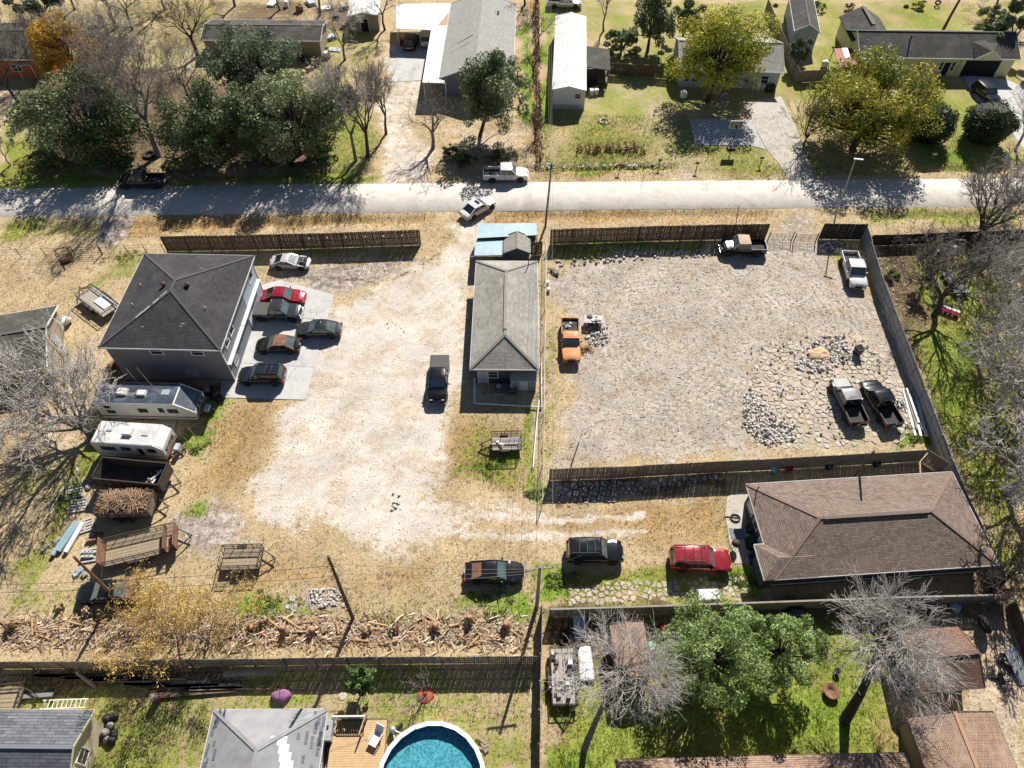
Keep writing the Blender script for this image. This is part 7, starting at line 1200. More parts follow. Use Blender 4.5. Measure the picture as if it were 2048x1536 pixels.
# ---- lumber behind the stump row fence
for i in range(26):
    x = 60 + (i * 61) % 360; y = 1352 + (i % 6) * 5.5; a = Vector((*xy(x, y), .12 + .1 * (i % 3))); b = Vector((*xy(x + ru(70, 190), y + ru(-5, 5)), .12 + .1 * (i % 3))); tag(MB().bar(a, b, ru(.1, .3), .06).build('board', ('wood_old', 'fence_brown', 'plank_tan', 'pole_grey')[i % 4]), 'weathered board in the lumber heap behind the stump row fence', 'board', 'lumber heap')
tag(MB().bar((*xy(310, 1388), .18), (*xy(482, 1374), .18), .75, .1).build('board', 'fence_brown'), 'wide reddish board at the edge of the lumber heap', 'board'); tag(MB().bar((*xy(450, 1352), .5), (*xy(552, 1347), .5), .45, .1).build('board', 'pole_grey'), 'pale grey board leaning past the lumber heap', 'board'); tag(MB().bar((*xy(36, 1396), .2), (*xy(110, 1390), .2), .3, .2).build('metal_channel', 'wall_grey'), 'grey metal channel lying behind the cream house', 'channel')
def ladder(label, a, b, wd, n, mat, z=.1):
    A, B = Vector((*xy(*a), z)), Vector((*xy(*b), z)); t = thing('ladder', label, 'ladder', A); d = B - A; s = Vector((-d.y, d.x, 0)).normalized() * wd / 2
    for e in (-1, 1): MB().bar(s * e, d + s * e, .06, .08).build('rail', mat, t)
    for i in range(n): MB().bar(d * ((i + .5) / n) - s, d * ((i + .5) / n) + s, .05, .05).build('rung', mat, t)
ladder('white ladder lying behind the cream house roof', (92, 1413), (182, 1410), .6, 10, 'white_trim', .6); ladder('grey ladder lying on the lumber heap', (226, 1357), (262, 1356), .45, 5, 'pole_grey', .35); ladder('white ladder standing at the back of the junk yard', (713, 66), (716, 22), 1.1, 11, 'white_trim', .3)
t = thing('barrel', 'red barrel beside the lumber heap', 'barrel', (*xy(316, 1400), 0)); MB().lathe([(.3, 0), (.31, .3), (.29, .45), (.31, .6), (.3, .9)], 16).build('drum', M('barrel_red', (.32, .06, .05), (.24, .05, .04)), t, True); MB().lathe([(.31, .88), (.31, .93)], 16).build('lid', 'pole_grey', t)
t = thing('trash_bags', 'heap of black bags beside the cream house wall', 'bags', (*xy(222, 1462), 0))
for i in range(11): s = ru(.25, .42); m = MB().lathe([(s * .6, 0), (s, s * .5), (s * .8, s * 1.1), (s * .2, s * 1.4), (.03, s * 1.6)], 9, 0, (ru(-.6, .5), ru(-1.1, 1.2), -.01)); m.build('bag', 'black_trim' if i % 4 else 'pole_grey', t, True)
t = thing('covered_shrub', 'low purple draped shrub with bare twigs on the back lawn', 'shrub', (*xy(563, 1394), 0)); m = MB().lathe([(.62, -.02), (.6, .3), (.5, .52), (.2, .58), (.03, .56)], 14); m.v = [(x * (1.25 + .15 * math.sin(4 * y)), y * (.8 + .12 * math.sin(6 * x)), z) for x, y, z in m.v]; m.build('drape', M('purple', (.30, .13, .25), (.20, .08, .17), sc=5, rough=.8), t, True); sg = []; branchy(np.random.RandomState(2), (0, .1, .4), (0, .3, 1), .7, .03, 2, sg, sg, .8); np_tubes('twigs', sg, 'twig_grey', 4, t)
t = thing('ringed_shrub', 'bare shrub in a ring of red mulch on the back lawn', 'shrub', (*xy(850, 1390), 0)); MB().lathe([(.66, -.02), (.6, .07), (.2, .1), (.02, .1)], 16).build('mulch', M('mulch', (.48, .12, .06), (.30, .07, .04), sc=9, rough=.95, bump=.5), t, True); sg = []; tw = []; [branchy(np.random.RandomState(20 + i), (0, 0, 0), (math.cos(i * .9) * .6, math.sin(i * .9) * .6, 1), 1.5, .045, 3, sg, tw, .6, nb=(2, 3)) for i in range(6)]; np_tubes('stems', sg + tw, 'twig_grey', 4, t)
# ---- pool, deck
t = thing('pool', 'round above-ground pool with a white rim and blue water', 'pool', (-5.7, 7.8, 0)); rp = 3.72; n = 22
MB().lathe([(rp, 0), (rp, 1.25)], n).build('wall', 'white_trim', t); 
def annulus(r0, r1, z0, z1, n):
    m = MB(); vs = [(r * math.cos(6.2832 * i / n), r * math.sin(6.2832 * i / n), z) for r, z in ((r0, z1), (r1, z1), (r1, z0), (r0, z0)) for i in range(n)]; return m.add(vs, [(((k + 1) % 4) * n + i, ((k + 1) % 4) * n + (i + 1) % n, k * n + (i + 1) % n, k * n + i) for k in range(4) for i in range(n)])
bpy.data.objects.remove(t.children[0]); annulus(rp - .04, rp + .03, 0, 1.24, n).build('wall', 'white_trim', t); annulus(rp - .16, rp + .16, 1.242, 1.31, n).build('rim', 'white_trim', t)
for i in range(n): a = 6.2832 * i / n; MB().bar(((rp + .08) * math.cos(a), (rp + .08) * math.sin(a), 0), ((rp + .08) * math.cos(a), (rp + .08) * math.sin(a), 1.24), .16, .06).build('upright', 'white_trim', t)
M('liner', (.03, .24, .42), (.02, .18, .36), sc=2, rough=.6); annulus(rp - .08, rp - .045, .05, 1.24, n).build('liner', 'liner', t); MB().lathe([(rp - .05, .02), (rp - .05, .05)], n).build('floor', 'liner', t)
def water_mat():
    m = bpy.data.materials.new('water'); m.use_nodes = True; nt = m.node_tree; L = nt.links.new; b = nt.nodes['Principled BSDF']; b.inputs['Roughness'].default_value = .08; b.inputs['Specular IOR Level'].default_value = .6
    g = nt.nodes.new('ShaderNodeNewGeometry'); v = nt.nodes.new('ShaderNodeTexVoronoi'); v.inputs['Scale'].default_value = 6.5; nn = _n(nt, 'ShaderNodeTexNoise', Scale=5.0, Detail=3.0); L(g.outputs['Position'], nn.inputs['Vector']); mx = nt.nodes.new('ShaderNodeMixRGB'); mx.inputs[0].default_value = .25; L(g.outputs['Position'], mx.inputs[1]); L(nn.outputs['Color'], mx.inputs[2]); L(mx.outputs[0], v.inputs['Vector'])
    r = nt.nodes.new('ShaderNodeValToRGB'); r.color_ramp.elements[0].color = (.03, .19, .26, 1); r.color_ramp.elements[1].color = (.10, .36, .42, 1); r.color_ramp.elements[0].position = .2; r.color_ramp.elements[1].position = .75; L(v.outputs['Distance'], r.inputs[0]); L(r.outputs[0], b.inputs['Base Color']); bp = nt.nodes.new('ShaderNodeBump'); bp.inputs['Strength'].default_value = .3; bp.inputs['Distance'].default_value = .03; L(nn.outputs[0], bp.inputs['Height']); L(bp.outputs[0], b.inputs['Normal']); MATS['water'] = m; return m
water_mat(); MB().lathe([(rp - .085, .3), (rp - .085, .62)], n).build('water', 'water', t)
dk = thing('deck', 'fresh timber deck with a railed stair beside the pool', 'deck', (*xy(714, 1500, .7), 0), R(.5)); y0, y1 = -3.6, 2.15
for i in range(int((y1 - y0) / .16)): MB().box(-2.0, 2.0, y0 + i * .16, y0 + i * .16 + .148, .66, .70 + ru(-.004, .004)).build('deck_board', 'wood_deck', dk)
MB().box(-1.95, 1.95, y0, y1, .02, .65).build('skirt', 'wood_old', dk); MB().box(-1.7, .35, .9, 2.0, .7005, .712).build('stair_well', 'dark_int', dk); [MB().box(-1.6 + k * .13, -1.55 + k * .13, .95, 1.95, .713, .80).build('slat', 'wood_deck', dk) for k in range(15)]
MB().bar((-1.9, 2.1, 1.6), (.5, 2.1, 1.6), .1, .08).build('rail', 'white_trim', dk); [MB().bar((-1.85 + k * .16, 2.1, .7), (-1.85 + k * .16, 2.1, 1.56), .05).build('baluster', 'white_trim', dk) for k in range(15)]; MB().bar((.5, 2.1, 1.6), (.2, .9, 1.6), .08, .08).build('rail', 'wood_deck', dk); MB().bar((.5, 2.1, .7), (.5, 2.1, 1.6), .09).build('post', 'wood_deck', dk); MB().bar((.2, .9, .7), (.2, .9, 1.6), .09).build('post', 'wood_deck', dk)
t = thing('lounge_chair', 'white lounge chair standing on the timber deck', 'chair', (*xy(752, 1478, .75), .7), R(65)); MB().box(-.55, .4, -.32, .32, .32, .38).build('seat', 'white_trim', t); MB().hexa([(.4, -.32, .32), (.46, -.32, .3), (.46, .32, .3), (.4, .32, .32)], [(.85, -.3, .95), (.92, -.3, .92), (.92, .3, .92), (.85, .3, .95)]).build('backrest', 'white_trim', t); [MB().bar((x, s * .3, 0), (x, s * .3, .33), .05).build('leg', 'white_trim', t) for x in (-.5, .38) for s in (-1, 1)]; [MB().bar((-.3, s * .36, .55), (.5, s * .36, .58), .06).build('arm', 'white_trim', t) for s in (-1, 1)]
t = thing('cooler_cabinet', 'grey appliance against the patchy-roofed house', 'appliance', (*xy(664, 1465), 0)); MB().box(-.4, .3, -.8, .7, .7, 1.5).build('body', 'galv', t); MB().box(-.1, .05, -.1, .2, 1.501, 1.53).build('handle', 'black_trim', t)
t = thing('pool_pump', 'pool pump and filter between the deck and the pool', 'pump', (*xy(787, 1462), 0), .6); MB().lathe([(.22, 0), (.25, .1), (.25, .6), (.1, .75)], 12).build('filter', 'galv', t, True); MB().lathe([(.14, -.3), (.14, .3)], 10, 0, (.5, 0, .2), 'x').build('motor', 'iron', t); [MB().tube((0, 0, .5), (ru(-.6, .6), -.8, .3 + k * .1), .05).build('pipe', 'white_trim', t) for k in range(3)]
for i in range(6): tag(MB().bar((*xy(955 + ru(-6, 14), 1478 + ru(-4, 22)), .1 + i * .02), (*xy(962 + ru(-4, 16), 1495 + ru(-8, 12)), .1 + i * .02), .16, .09).build('wood_block', 'plank_tan'), 'tan wood offcut beside the pool wall', 'wood', 'wood offcuts by the pool')
t = thing('fire_pit_lid', 'pale round stepping stone on the back lawn', 'stone', (*xy(686, 1392), 0)); MB().lathe([(.3, 0), (.3, .05), (.05, .06)], 14).build('disc', 'stone_pale', t)
# ---- beyond the road: hoop, lawn things, junk yard
t = thing('basketball_hoop', 'portable basketball hoop at the edge of the shaded slab', 'hoop', (*xy(1461, 296), 0)); MB().tube((0, 0, 0), (.15, .2, 3.1), .06).build('pole', 'iron', t); MB().box(-.5, .5, -.5, .1, 0, .25).build('base', 'iron', t); m = MB(); m.box(-.75, .95, .55, .6, 2.7, 3.75); m.build('backboard', 'glass_pale', t); m = MB(); [m.bar(a, b, .06) for a, b in (((-.75, .54, 2.7), (.95, .54, 2.7)), ((-.75, .54, 3.75), (.95, .54, 3.75)), ((-.75, .54, 2.7), (-.75, .54, 3.75)), ((.95, .54, 2.7), (.95, .54, 3.75)), ((-.2, .53, 2.9), (.4, .53, 2.9)), ((-.2, .53, 3.3), (.4, .53, 3.3)), ((-.2, .53, 2.9), (-.2, .53, 3.3)), ((.4, .53, 2.9), (.4, .53, 3.3)))]; m.build('backboard_frame', 'white_trim', t); MB().bar((.1, .2, 3.0), (.1, .55, 3.1), .1).build('bracket', 'iron', t); m = MB(); [m.tube((.1 + .23 * math.cos(a), .28 + .23 * math.sin(a), 2.95), (.1 + .23 * math.cos(a + .5), .28 + .23 * math.sin(a + .5), 2.95), .02) for a in np.arange(0, 6.2, .5)]; m.build('ring', M('hoopring', (.5, .12, .03)), t)
t = thing('rock_ring', 'ring of stones round a dead plant on the lawn by the mobile home', 'stones', (*xy(1209, 243), 0)); [rock('stone', .7 * math.cos(a), .6 * math.sin(a), 0, ru(.2, .32), t, 'stone_grey' if i % 2 else 'stone_pale', i) for i, a in enumerate(np.arange(0, 6.2, .62))]; sg = []; [branchy(np.random.RandomState(i), (0, 0, 0), (ru(-.5, .5), ru(-.5, .5), 1), .9, .03, 1, sg, sg) for i in range(4)]; np_tubes('dead_plant', sg, 'twig_dark', 4, t)
for i in range(11): t = thing('dead_plant', 'frost-killed dark plant in the row across the front lawn', 'plant', (*xy(1163 + i * 12 + ru(-4, 4), 302 + ru(-4, 4)), 0), 0, 'row of frost-killed plants'); sg = []; [branchy(np.random.RandomState(i * 5 + k), (ru(-.4, .4), ru(-.2, .2), 0), (ru(-.4, .4), ru(-.4, .4), 1), .8, .04, 2, sg, sg, .9) for k in range(3)]; tag(np_tubes('stems', sg, 'twig_dark', 4, t), kind='stuff'); leaves('withered_leaves', t, 'lf_dead', [(0, 0, .3, .5, .35, .3)], 70, .12, i, tone=-.35)
junk = [('white washing machine', 'wall_white', .5, .9), ('rusty cabinet', 'rust', .6, 1.0), ('blue tarp', 'wall_blue', .9, .5), ('pile of white panels', 'white_trim', 1.1, .3), ('dark car part', 'iron', .7, .5), ('grey crate', 'pole_grey', .6, .6), ('tan box', 'plank_tan', .5, .5), ('pale sheet', 'galv', 1.0, .15)]
spots = [(575, 12), (600, 22), (622, 8), (650, 18), (672, 35), (690, 55), (645, 50), (640, 95), (655, 115), (632, 130), (660, 78), (545, 8), (605, 120), (690, 18), (620, 140), (670, 100)]
for i, (x, y) in enumerate(spots):
    nm, mm, s, h = junk[i % 8]; t = thing('junk_item', nm + (' in the junk yard behind the tan shed' if i < 8 else ' strewn beside the tan shed gable'), 'junk', (*xy(x, y), 0), ru(0, 3)); MB().hexa([(-s, -s * .6, -.01), (s, -s * .6, -.01), (s, s * .6, -.01), (-s, s * .6, -.01)], [(-s * .9, -s * .5, h), (s, -s * .6, h * .9), (s * .9, s * .6, h), (-s, s * .5, h * 1.1)]).build('body', mm, t); [MB().bar((ru(-s, s) * 1.4, ru(-s, s), .02), (ru(-s, s) * 1.4, ru(-s, s), h * ru(.5, 1.3)), ru(.06, .18)).build('piece', ('pole_grey', 'white_trim', 'iron', 'wall_blue', 'rust')[k % 5], t) for k in range(7)]
for i, (x, y, lab) in enumerate(((1648, 134, 'white plastic tank beside the red awning'), (1366, 195, 'small white tub in front of the pale blue house'))): t = thing('plastic_tank', lab, 'tank', (*xy(x, y), 0)); MB().lathe([(.4, 0), (.55, .3), (.55, .8), (.3, 1.0)], 12).build('shell', 'white_trim', t, True); MB().lathe([(.2, 1.0), (.2, 1.08)], 10).build('cap', 'white_trim', t)
for i, (x, y, lab) in enumerate(((1185, 172, 'dark bins beside the mobile home steps'), (1540, 182, 'dark grill and boxes on the pale blue house porch'), (1520, 178, 'white cooler on the pale blue house porch'), (1188, 188, 'white bundle beside the mobile home'), (808, 88, 'red machine inside the carport'))): t = thing('porch_clutter', lab, 'clutter', (*xy(x, y), 0), .2); mm = 'white_trim' if 'white' in lab else 'paint_red' if 'red' in lab else 'black_trim'; [MB().hexa([(q - .25, -.3, -.0), (q + .25, -.3, 0), (q + .25, .3, 0), (q - .25, .3, 0)], [(q - .28, -.33, .8), (q + .28, -.33, .8), (q + .28, .33, .9), (q - .28, .33, .9)]).build('bin', mm, t) for q in (-.4, .3)]; MB().bar((-.5, .4, 0), (.6, .5, .5), .08).build('handle', 'iron', t)
for i, (x, y) in enumerate(((1410, 198), (1425, 196), (1437, 199), (1449, 198))): t = thing('lawn_frame', 'thin pale tube frame under the tree by the pale blue house', 'frame', (*xy(x, y), 0), ru(-.4, .4), 'tube frames under the yellowing tree'); MB().path([(-.4, 0, 0), (-.3, .1, .8), (.3, .1, .8), (.4, 0, 0)], .03).build('tube', 'white_trim' if i % 2 else 'tanroof', t); MB().box(-.3, .3, -.2, .1, .38, .42).build('seat', 'pole_grey', t)
for i, (x, y) in enumerate(((1238, 344), (1318, 334), (1392, 340), (1520, 330), (1862, 322))): t = thing('mailbox', ('mailbox on the verge', 'mailbox post beside the dirt drive', 'mailbox beside the court slab', 'dark mailbox beside the concrete driveway', 'white drum beside the culvert')[i] + ' across the road', 'mailbox', (*xy(x, y), 0)); MB().bar((0, 0, 0), (0, 0, 1.0), .1).build('post', 'wood_old', t); MB().lathe([(.14, -.25), (.14, .25)], 10, 0, (0, 0, 1.1), 'x').build('box', 'iron' if i != 4 else 'white_trim', t)
# ================================================================ stones, stumps, litter, grass
M('stone_tan', (.50, .42, .325), (.40, .32, .24), sc=3, rough=.95, bump=.4, dirt=(.30, .26, .15), dsc=2.0, damt=.6); M('stone_lotgrey', (.46, .42, .37), (.36, .32, .28), sc=3, rough=.95, bump=.4, dirt=(.27, .23, .15), dsc=2, damt=.6)
def inpoly(x, y, P):
    r = False; n = len(P)
    for i in range(n):
        (ax, ay), (bx, by) = P[i], P[(i + 1) % n]
        if (ay > y) != (by > y) and x < (bx - ax) * (y - ay) / (by - ay) + ax: r = not r
    return r
def flagstones(name, label, poly, cell, mats, seed, h=.06, fill=1.0, shrink=.86, cap=290):
    """irregular flagstones: cells of a jittered point grid, shrunk so that open joints remain"""
    rs = random.Random(seed); P = [xy(*p) for p in poly]; xs_ = [p[0] for p in P]; ys_ = [p[1] for p in P]; pts = []
    y = min(ys_) - cell
    while y < max(ys_) + cell:
        x = min(xs_) - cell
        while x < max(xs_) + cell: pts.append((x + rs.uniform(-.42, .42) * cell, y + rs.uniform(-.42, .42) * cell)); x += cell
        y += cell * .9
    root = thing(name, label, 'paving', (sum(xs_) / len(P), sum(ys_) / len(P), 0)); del root['category']; root['kind'] = 'structure'; o = root.location; rest = MB(); k = 0
    for i, (cx, cy) in enumerate(pts):
        if not inpoly(cx, cy, P) or rs.random() > fill: continue
        c = [(cx - cell, cy - cell), (cx + cell, cy - cell), (cx + cell, cy + cell), (cx - cell, cy + cell)]
        for (qx, qy) in pts:
            dx, dy = qx - cx, qy - cy
            if (dx == 0 and dy == 0) or dx * dx + dy * dy > 5 * cell * cell: continue
            mx_, my_ = (cx + qx) / 2, (cy + qy) / 2; out = []
            for a, b in zip(c, c[1:] + c[:1]):
                da = (a[0] - mx_) * dx + (a[1] - my_) * dy; db = (b[0] - mx_) * dx + (b[1] - my_) * dy
                if da <= 0: out.append(a)
                if (da < 0) != (db < 0): t = da / (da - db); out.append((a[0] + (b[0] - a[0]) * t, a[1] + (b[1] - a[1]) * t))
            c = out
            if len(c) < 3: break
        if len(c) < 3: continue
        s = shrink * rs.uniform(.82, 1.04); hh = h * rs.uniform(.5, 1.3); n = len(c); tl = (rs.uniform(-.03, .03), rs.uniform(-.03, .03)); lo = [((a - cx) * s, (b - cy) * s, -.05) for a, b in c]; hi = [((a - cx) * s * .9, (b - cy) * s * .9, hh + (a - cx) * tl[0] + (b - cy) * tl[1]) for a, b in c]
        fs = [tuple(range(n, 2 * n))] + [(j, (j + 1) % n, (j + 1) % n + n, j + n) for j in range(n)]
        if k < cap: m = MB().add(lo + hi, fs); m.build('stone', mats[rs.randrange(len(mats))], root, loc=(cx - o.x, cy - o.y, 0)); k += 1
        else: rest.add([(a + cx - o.x, b + cy - o.y, z) for a, b, z in lo + hi], fs, rs.randrange(len(mats)))
    if rest.v: tag(rest.build('small_stones', mats, root), kind='stuff')
    return root
flagstones('stone_paving', 'loose pale flagstones spread over the corner of the bare lot', [(1500, 740), (1540, 690), (1610, 680), (1690, 700), (1760, 690), (1800, 760), (1840, 860), (1800, 885), (1520, 900), (1500, 830)], .62, ['stone_pale', 'stone_tan', 'stone_lotgrey', 'stone_pale'], 1, fill=.78, cap=290, h=.05, shrink=.86)
flagstones('stone_paving', 'dark stones laid in the shade of the long grey fence', [(1100, 966), (1250, 962), (1440, 952), (1450, 962), (1340, 972), (1270, 985), (1225, 1002), (1100, 1006)], .55, ['stone_grey', 'stone_grey', 'stone_pale'], 2, h=.10, cap=290)
flagstones('stone_paving', 'mossy flagstones below the two parked SUVs', [(1130, 1172), (1300, 1160), (1495, 1150), (1500, 1190), (1300, 1200), (1140, 1208)], .5, ['stone_pale', 'stone_tan', 'stone_lotgrey'], 3, h=.035, fill=.9, cap=200)
M('chip_dark', (.10, .075, .06), (.055, .042, .035), sc=6, rough=.95)
def rubble(name, label, poly, n, s0, s1, mats, seed, h=.8):
    rs = random.Random(seed); P = [xy(*p) for p in poly]; xs_ = [p[0] for p in P]; ys_ = [p[1] for p in P]; m = MB(); k = 0
    while k < n:
        x, y = rs.uniform(min(xs_), max(xs_)), rs.uniform(min(ys_), max(ys_))
        if not inpoly(x, y, P): continue
        k += 1; s = rs.uniform(s0, s1); a0 = rs.uniform(0, 6.28); z0 = rs.uniform(0, .12) - .03; q = 5; lo = [(x + s * math.cos(a0 + 1.2566 * i) * rs.uniform(.7, 1.2), y + s * math.sin(a0 + 1.2566 * i) * rs.uniform(.7, 1.2), z0) for i in range(q)]; hi = [(x + (a - x) * .7, y + (b - y) * .7, z0 + s * h * rs.uniform(.6, 1.2)) for a, b, c in lo]
        m.add(lo + hi, [tuple(range(q, 2 * q))] + [(i, (i + 1) % q, (i + 1) % q + q, i + q) for i in range(q)], rs.randrange(len(mats)))
    return tag(m.build(name, mats), label, 'rubble', kind='stuff')
rubble('rubble', 'broken concrete rubble round the sandy mound', [(1600, 720), (1620, 690), (1650, 672), (1690, 670), (1700, 715), (1670, 740), (1625, 748), (1590, 735)], 330, .09, .24, ['stone_white', 'stone_dark', 'stone_white', 'stone_pale'], 4)
rubble('rubble', 'broken concrete rubble spilling along the flagstone edge', [(1488, 790), (1505, 775), (1520, 800), (1560, 840), (1590, 850), (1590, 880), (1530, 890), (1485, 855)], 560, .08, .2, ['stone_white', 'stone_dark', 'stone_white', 'stone_pale'], 5)
rubble('rubble', 'small stones scattered between the flagstones', [(1490, 700), (1620, 660), (1720, 660), (1850, 870), (1510, 905)], 420, .05, .16, ['stone_white', 'stone_pale', 'stone_grey', 'stone_dark'], 15); rubble('rubble', 'scattered stones along the shaded foot of the road fence', [(1110, 520), (1420, 500), (1425, 512), (1300, 520), (1120, 535)], 90, .08, .22, ['stone_white', 'stone_dark', 'stone_pale'], 6); rubble('rubble', 'stones heaped beside the orange pickup', [(1165, 655), (1215, 655), (1215, 690), (1180, 695)], 80, .08, .22, ['stone_white', 'stone_grey'], 7); rubble('rubble', 'pale rubble patch beside the vine-covered pole', [(620, 1180), (690, 1170), (690, 1215), (630, 1215)], 150, .06, .16, ['stone_white', 'stone_pale'], 8); rubble('rubble', 'pale bricks lying on the gravel', [(782, 985), (800, 985), (802, 1020), (785, 1020)], 14, .1, .18, ['stone_white'], 9); rubble('rubble', 'stones along the far ditch', [(1060, 330), (1340, 326), (1340, 333), (1060, 338)], 150, .08, .2, ['stone_white', 'stone_grey'], 10); rubble('rubble', 'dark rubble in the shade of the short dark fence', [(1640, 485), (1690, 485), (1690, 505), (1640, 505)], 60, .1, .25, ['stone_white', 'stone_dark'], 11)
# wood chips and pebbles over lot and gravel
def scatter(n, fn, seed):
    rs = np.random.RandomState(seed); out = []; 
    X_ = rs.uniform(-62, 62, n * 4); Y_ = rs.uniform(9, 92, n * 4); Wt = zone_weights(X_, Y_); keep = rs.rand(n * 4) < fn(Wt); return X_[keep][:n], Y_[keep][:n], rs
def chips(name, label, n, fn, mats, seed, ln, wd, hz=.03):
    x, y, rs = scatter(n, fn, seed); k = len(x); a = rs.uniform(0, np.pi, k); l = rs.uniform(*ln, k); w_ = rs.uniform(*wd, k); dx, dy = np.cos(a), np.sin(a); t = rs.uniform(.0, hz, k); z = .012 + rs.rand(k) * hz
    V = np.stack([np.stack([x - dx * l - dy * w_, y - dy * l + dx * w_, z], 1), np.stack([x - dx * l + dy * w_, y - dy * l - dx * w_, z + t], 1), np.stack([x + dx * l + dy * w_, y + dy * l - dx * w_, z + t * 1.6], 1), np.stack([x + dx * l - dy * w_, y + dy * l + dx * w_, z + t * .5], 1)], 1).reshape(-1, 3)
    return tag(np_mesh(name, V, np.arange(k * 4).reshape(-1, 4), mats, None, np.repeat(rs.rand(k), 4)), label, 'litter', kind='stuff')
M_leaf('chip_mix', [(.11, .085, .065), (.34, .285, .23), (.52, .46, .39), (.72, .68, .62)], rough=.95, transl=0); M_leaf('pebble_mix', [(.36, .31, .26), (.50, .45, .39), (.68, .63, .56), (.82, .78, .73)], rough=.95, transl=0)
chips('wood_chips', 'wood chips and twigs strewn over the bare lot', 30000, lambda W: W[LOT] ** 2, 'chip_mix', 21, (.04, .2), (.01, .03)); chips('pebbles', 'loose pebbles on the white gravel yard', 9000, lambda W: W[GRAV] ** 2, 'pebble_mix', 22, (.025, .07), (.02, .05))
M_leaf('straw', [(.20, .135, .065), (.40, .29, .15), (.56, .44, .26), (.70, .60, .42)], rough=.9, transl=.2); M_leaf('grassg', [(.05, .085, .014), (.10, .16, .03), (.17, .23, .05), (.32, .32, .10)], rough=.8, transl=.25); M_leaf('straw_brown', [(.12, .065, .025), (.26, .15, .06), (.42, .27, .12), (.56, .42, .24)], rough=.9, transl=.2)
def blades(name, label, n, fn, mat, seed, h=(.05, .16), wd=.03):
    x, y, rs = scatter(n, fn, seed); k = len(x); rep = 3; x = np.repeat(x, rep) + rs.normal(0, .06, k * rep); y = np.repeat(y, rep) + rs.normal(0, .06, k * rep); k *= rep; a = rs.uniform(0, 2 * np.pi, k); hh = rs.uniform(*h, k); le = hh * rs.uniform(.3, 1.6, k); b = rs.uniform(0, 2 * np.pi, k); w_ = wd * rs.uniform(.5, 1.3, k); dx, dy = np.cos(a) * w_, np.sin(a) * w_
    V = np.stack([np.stack([x - dx, y - dy, np.zeros(k) - .03], 1), np.stack([x + dx, y + dy, np.zeros(k) - .03], 1), np.stack([x + np.cos(b) * le, y + np.sin(b) * le, hh], 1)], 1).reshape(-1, 3)
    return tag(np_mesh(name, V, np.arange(k * 3).reshape(-1, 3), mat, None, np.repeat(rs.rand(k), 3)), label, 'grass', kind='stuff')
dryf = lambda W: np.clip(1 - 1.3 * W[GRAV] - W[LOT] - .8 * W[GREEN] - .9 * W[LUSH] - .5 * W[CHIP] - .3 * W[DARK], 0.0, 1)
blades('dry_grass', 'dead straw-coloured grass over the yards', 52000, dryf, 'straw', 31, (.04, .15)); blades('brown_grass', 'rust brown dead grass in the yards and verges', 26000, lambda W: np.clip(W[ORNG] * 1.6 - W[GRAV] - W[LOT], 0, 1), 'straw_brown', 32, (.05, .18)); blades('green_grass', 'patchy green grass and weeds', 52000, lambda W: np.clip(W[GREEN] * .9 + W[LUSH] * 1.3 - W[GRAV] - W[LOT], 0, 1), 'grassg', 33, (.05, .2))
def weeds(name, label, px, py, n, r, h, mat, seed):
    t = thing(name, label, 'weeds', (*xy(px, py), 0)); leaves('leaf_tuft', t, mat, [(random.gauss(0, r * .7), random.gauss(0, r * .4), h * .2, .35, .3, h * .4) for _ in range(max(6, int(r * 14)))], n, .08, seed, zmin=.02); return tag(t, kind='stuff')
for i, (x, y, n, r, h, lab) in enumerate(((1115, 1160, 900, 1.0, .5, 'lush weeds round the crossarm pole'), (1478, 1160, 900, 1.3, .35, 'lush weeds beside the brown house porch'), (1835, 880, 700, 1.2, .5, 'lush weeds at the end of the pipe pile'), (1070, 985, 500, .7, .4, 'lush weeds at the end of the chain link fence'), (540, 1222, 700, 1.9, .35, 'green weeds along the stump row'), (990, 1215, 800, 2.2, .4, 'green weeds below the lone black sedan'), (275, 1210, 500, .8, .4, 'green weeds beside the abandoned car'), (135, 1000, 700, 1.0, .5, 'weeds round the scrap pallets'), (970, 935, 500, 1.6, .3, 'green weeds below the caged trailer'), (385, 900, 500, 1.0, .3, 'green weeds below the short travel trailer'), (1170, 700, 400, .6, .6, 'dry weeds beside the orange pickup'), (250, 515, 400, 1.6, .35, 'green weeds at the wire fence corner'))): weeds('weeds', lab, x, y, n, r, h, 'grassg' if 'dry' not in lab else 'straw_brown', 300 + i)
# ---- felled row: stumps, logs and litter
M('cut_wood', (.50, .30, .15), (.38, .21, .10), sc=5, rough=.9); M('log_bark', (.30, .19, .11), (.18, .11, .065), sc=4, rough=.95, bump=.4); M('log_tan', (.52, .36, .20), (.40, .26, .14), sc=3, rough=.9)
for i, x in enumerate((28, 120, 178, 505, 528, 572, 628, 735, 790, 872, 940, 1012)):
    y = 1258 + ru(-18, 8) - (22 if 100 < x < 200 else 0); t = thing('stump', 'ragged cut stump in the felled row along the fence', 'stump', (*xy(x, y), 0), ru(0, 6), 'stumps of the felled row'); hh = ru(.45, 1.0); r_ = ru(.14, .26); m = MB().lathe([(r_ * 1.4, -.05), (r_ * 1.05, .15), (r_, hh * .7), (r_ * .9, hh)], 9); m.v = [(a * (1 + .2 * math.sin(3 * math.atan2(b, a))), b, c) for a, b, c in m.v]; m.build('bole', 'log_bark', t); MB().lathe([(r_ * .82, hh + .004), (r_ * .5, hh + .03 + .08 * rnd())], 9).build('cut_face', 'cut_wood', t); leaves('dead_fronds', t, 'lf_strip', [(0, 0, hh * .5, .5, .4, .4)], 60, .16, 400 + i, tone=-.1)
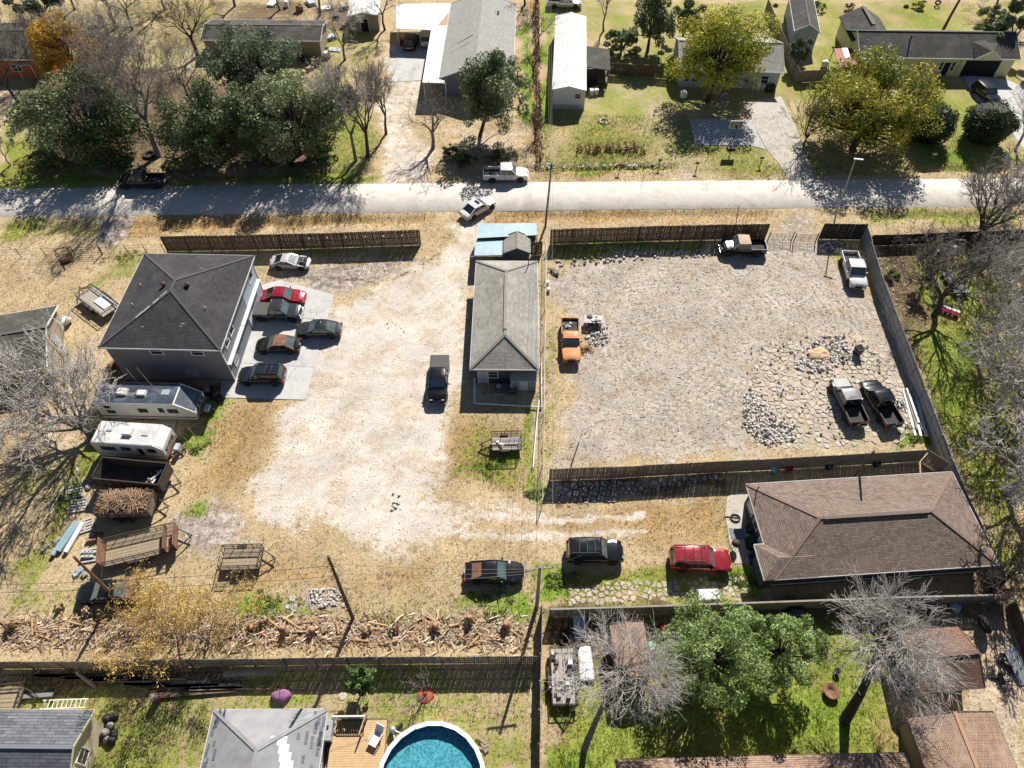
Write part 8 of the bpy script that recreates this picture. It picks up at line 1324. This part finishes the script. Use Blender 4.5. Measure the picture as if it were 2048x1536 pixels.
for i in range(84):
    u = i / 84; x = 8 + 1045 * ((i * .381966) % 1); 
    if 215 < x < 470 and i % 3: continue
    y = 1262 + ru(-22, 26); a = ru(-.6, .6) + (math.pi / 2 if rnd() < .3 else 0); L_ = ru(.6, 2.2); c = Vector((*xy(x, y), .1)); d = Vector((math.cos(a), math.sin(a), ru(-.05, .18))) * L_ / 2; r_ = ru(.05, .12); t = tag(MB().tube(c - d + Vector((0, 0, .05)), c + d + Vector((0, 0, .05)), r_, r_ * .75, 7).build('log', ('log_bark', 'log_tan', 'cut_wood')[i % 3]), ('bark-covered log', 'tan peeled log', 'split orange log')[i % 3] + ' lying in the felled row', 'log', 'logs of the felled row')
stripx = np.array([xy(x, 1264)[1] for x in (0, 1060)]); SY = float(stripx.mean()); SX0, SX1 = xy(-5, 1264)[0], xy(1062, 1264)[0]
def strips(name, label, n, mat, seed, ln, wd, fx, fy, hz=.1):
    rs = np.random.RandomState(seed); x = fx(rs, n); y = fy(rs, n); a = rs.uniform(0, np.pi, n); l = rs.uniform(*ln, n); w_ = rs.uniform(*wd, n); dx, dy = np.cos(a), np.sin(a); z = .01 + rs.rand(n) ** 2 * hz; e = rs.normal(0, .25, n) * l * .5; 
    V = np.stack([np.stack([x - dx * l - dy * w_, y - dy * l + dx * w_, np.maximum(z - e, .01)], 1), np.stack([x - dx * l + dy * w_, y - dy * l - dx * w_, np.maximum(z - e, .01) + w_ * .5], 1), np.stack([x + dx * l + dy * w_, y + dy * l - dx * w_, np.maximum(z + e, .01) + w_ * .5], 1), np.stack([x + dx * l - dy * w_, y + dy * l + dx * w_, np.maximum(z + e, .01)], 1)], 1).reshape(-1, 3)
    return tag(np_mesh(name, V, np.arange(n * 4).reshape(-1, 4), mat, None, np.repeat(rs.rand(n), 4)), label, 'litter', kind='stuff')
strips('leaf_litter', 'dead leaf strips and bark shreds over the felled row', 3800, 'lf_strip', 77, (.06, .5), (.015, .06), lambda r, n: r.uniform(SX0, SX1, n), lambda r, n: SY + np.clip(r.normal(0, .62, n), -1.7, 2.0) + .4 * np.sin(r.uniform(0, 6, n)), .22)
# dead vine hedge on the line beside the mobile home, leaf litter in the woods
hd = thing('vine_hedge', 'narrow hedge of brown dead vines beside the mobile home', 'hedge', (*xy(1076, 160), 0)); o_ = hd.location; leaves('dead_vines', hd, 'lf_dead', [(xy(1071 + 6 * u / 330, u)[0] - o_.x + ru(-.4, .4), xy(1071, u)[1] - o_.y, .22, .4, 1.1, .3) for u in np.linspace(0, 328, 46)], 4200, .13, 78, flat=.7, tone=-.12); MB().bar((*(Vector((*xy(1072, 2), .5)) - o_),), (*(Vector((*xy(1077, 328), .5)) - o_),), .05).build('fence_rail', 'wood_old', hd)
chips('woods_litter', 'brown leaf litter along the slanting fence in the woods', 9000, lambda W: W[DARK] * 1.2, 'lf_dead', 79, (.05, .14), (.03, .08), .06)
sg = []; rs = np.random.RandomState(9)
for i in range(26): p = xy(1745 + rs.rand() * 290, 490 + rs.rand() * 45); branchy(rs, (*p, .05), (rs.normal(), rs.normal(), .35), 2.2, .05, 3, sg, sg, 1.0, .02, (3, 4), rmin=.014)
tag(np_tubes('brush', sg, 'twig_grey', 4), 'tangle of fallen pale brush inside the black road fence', 'brush', kind='stuff')
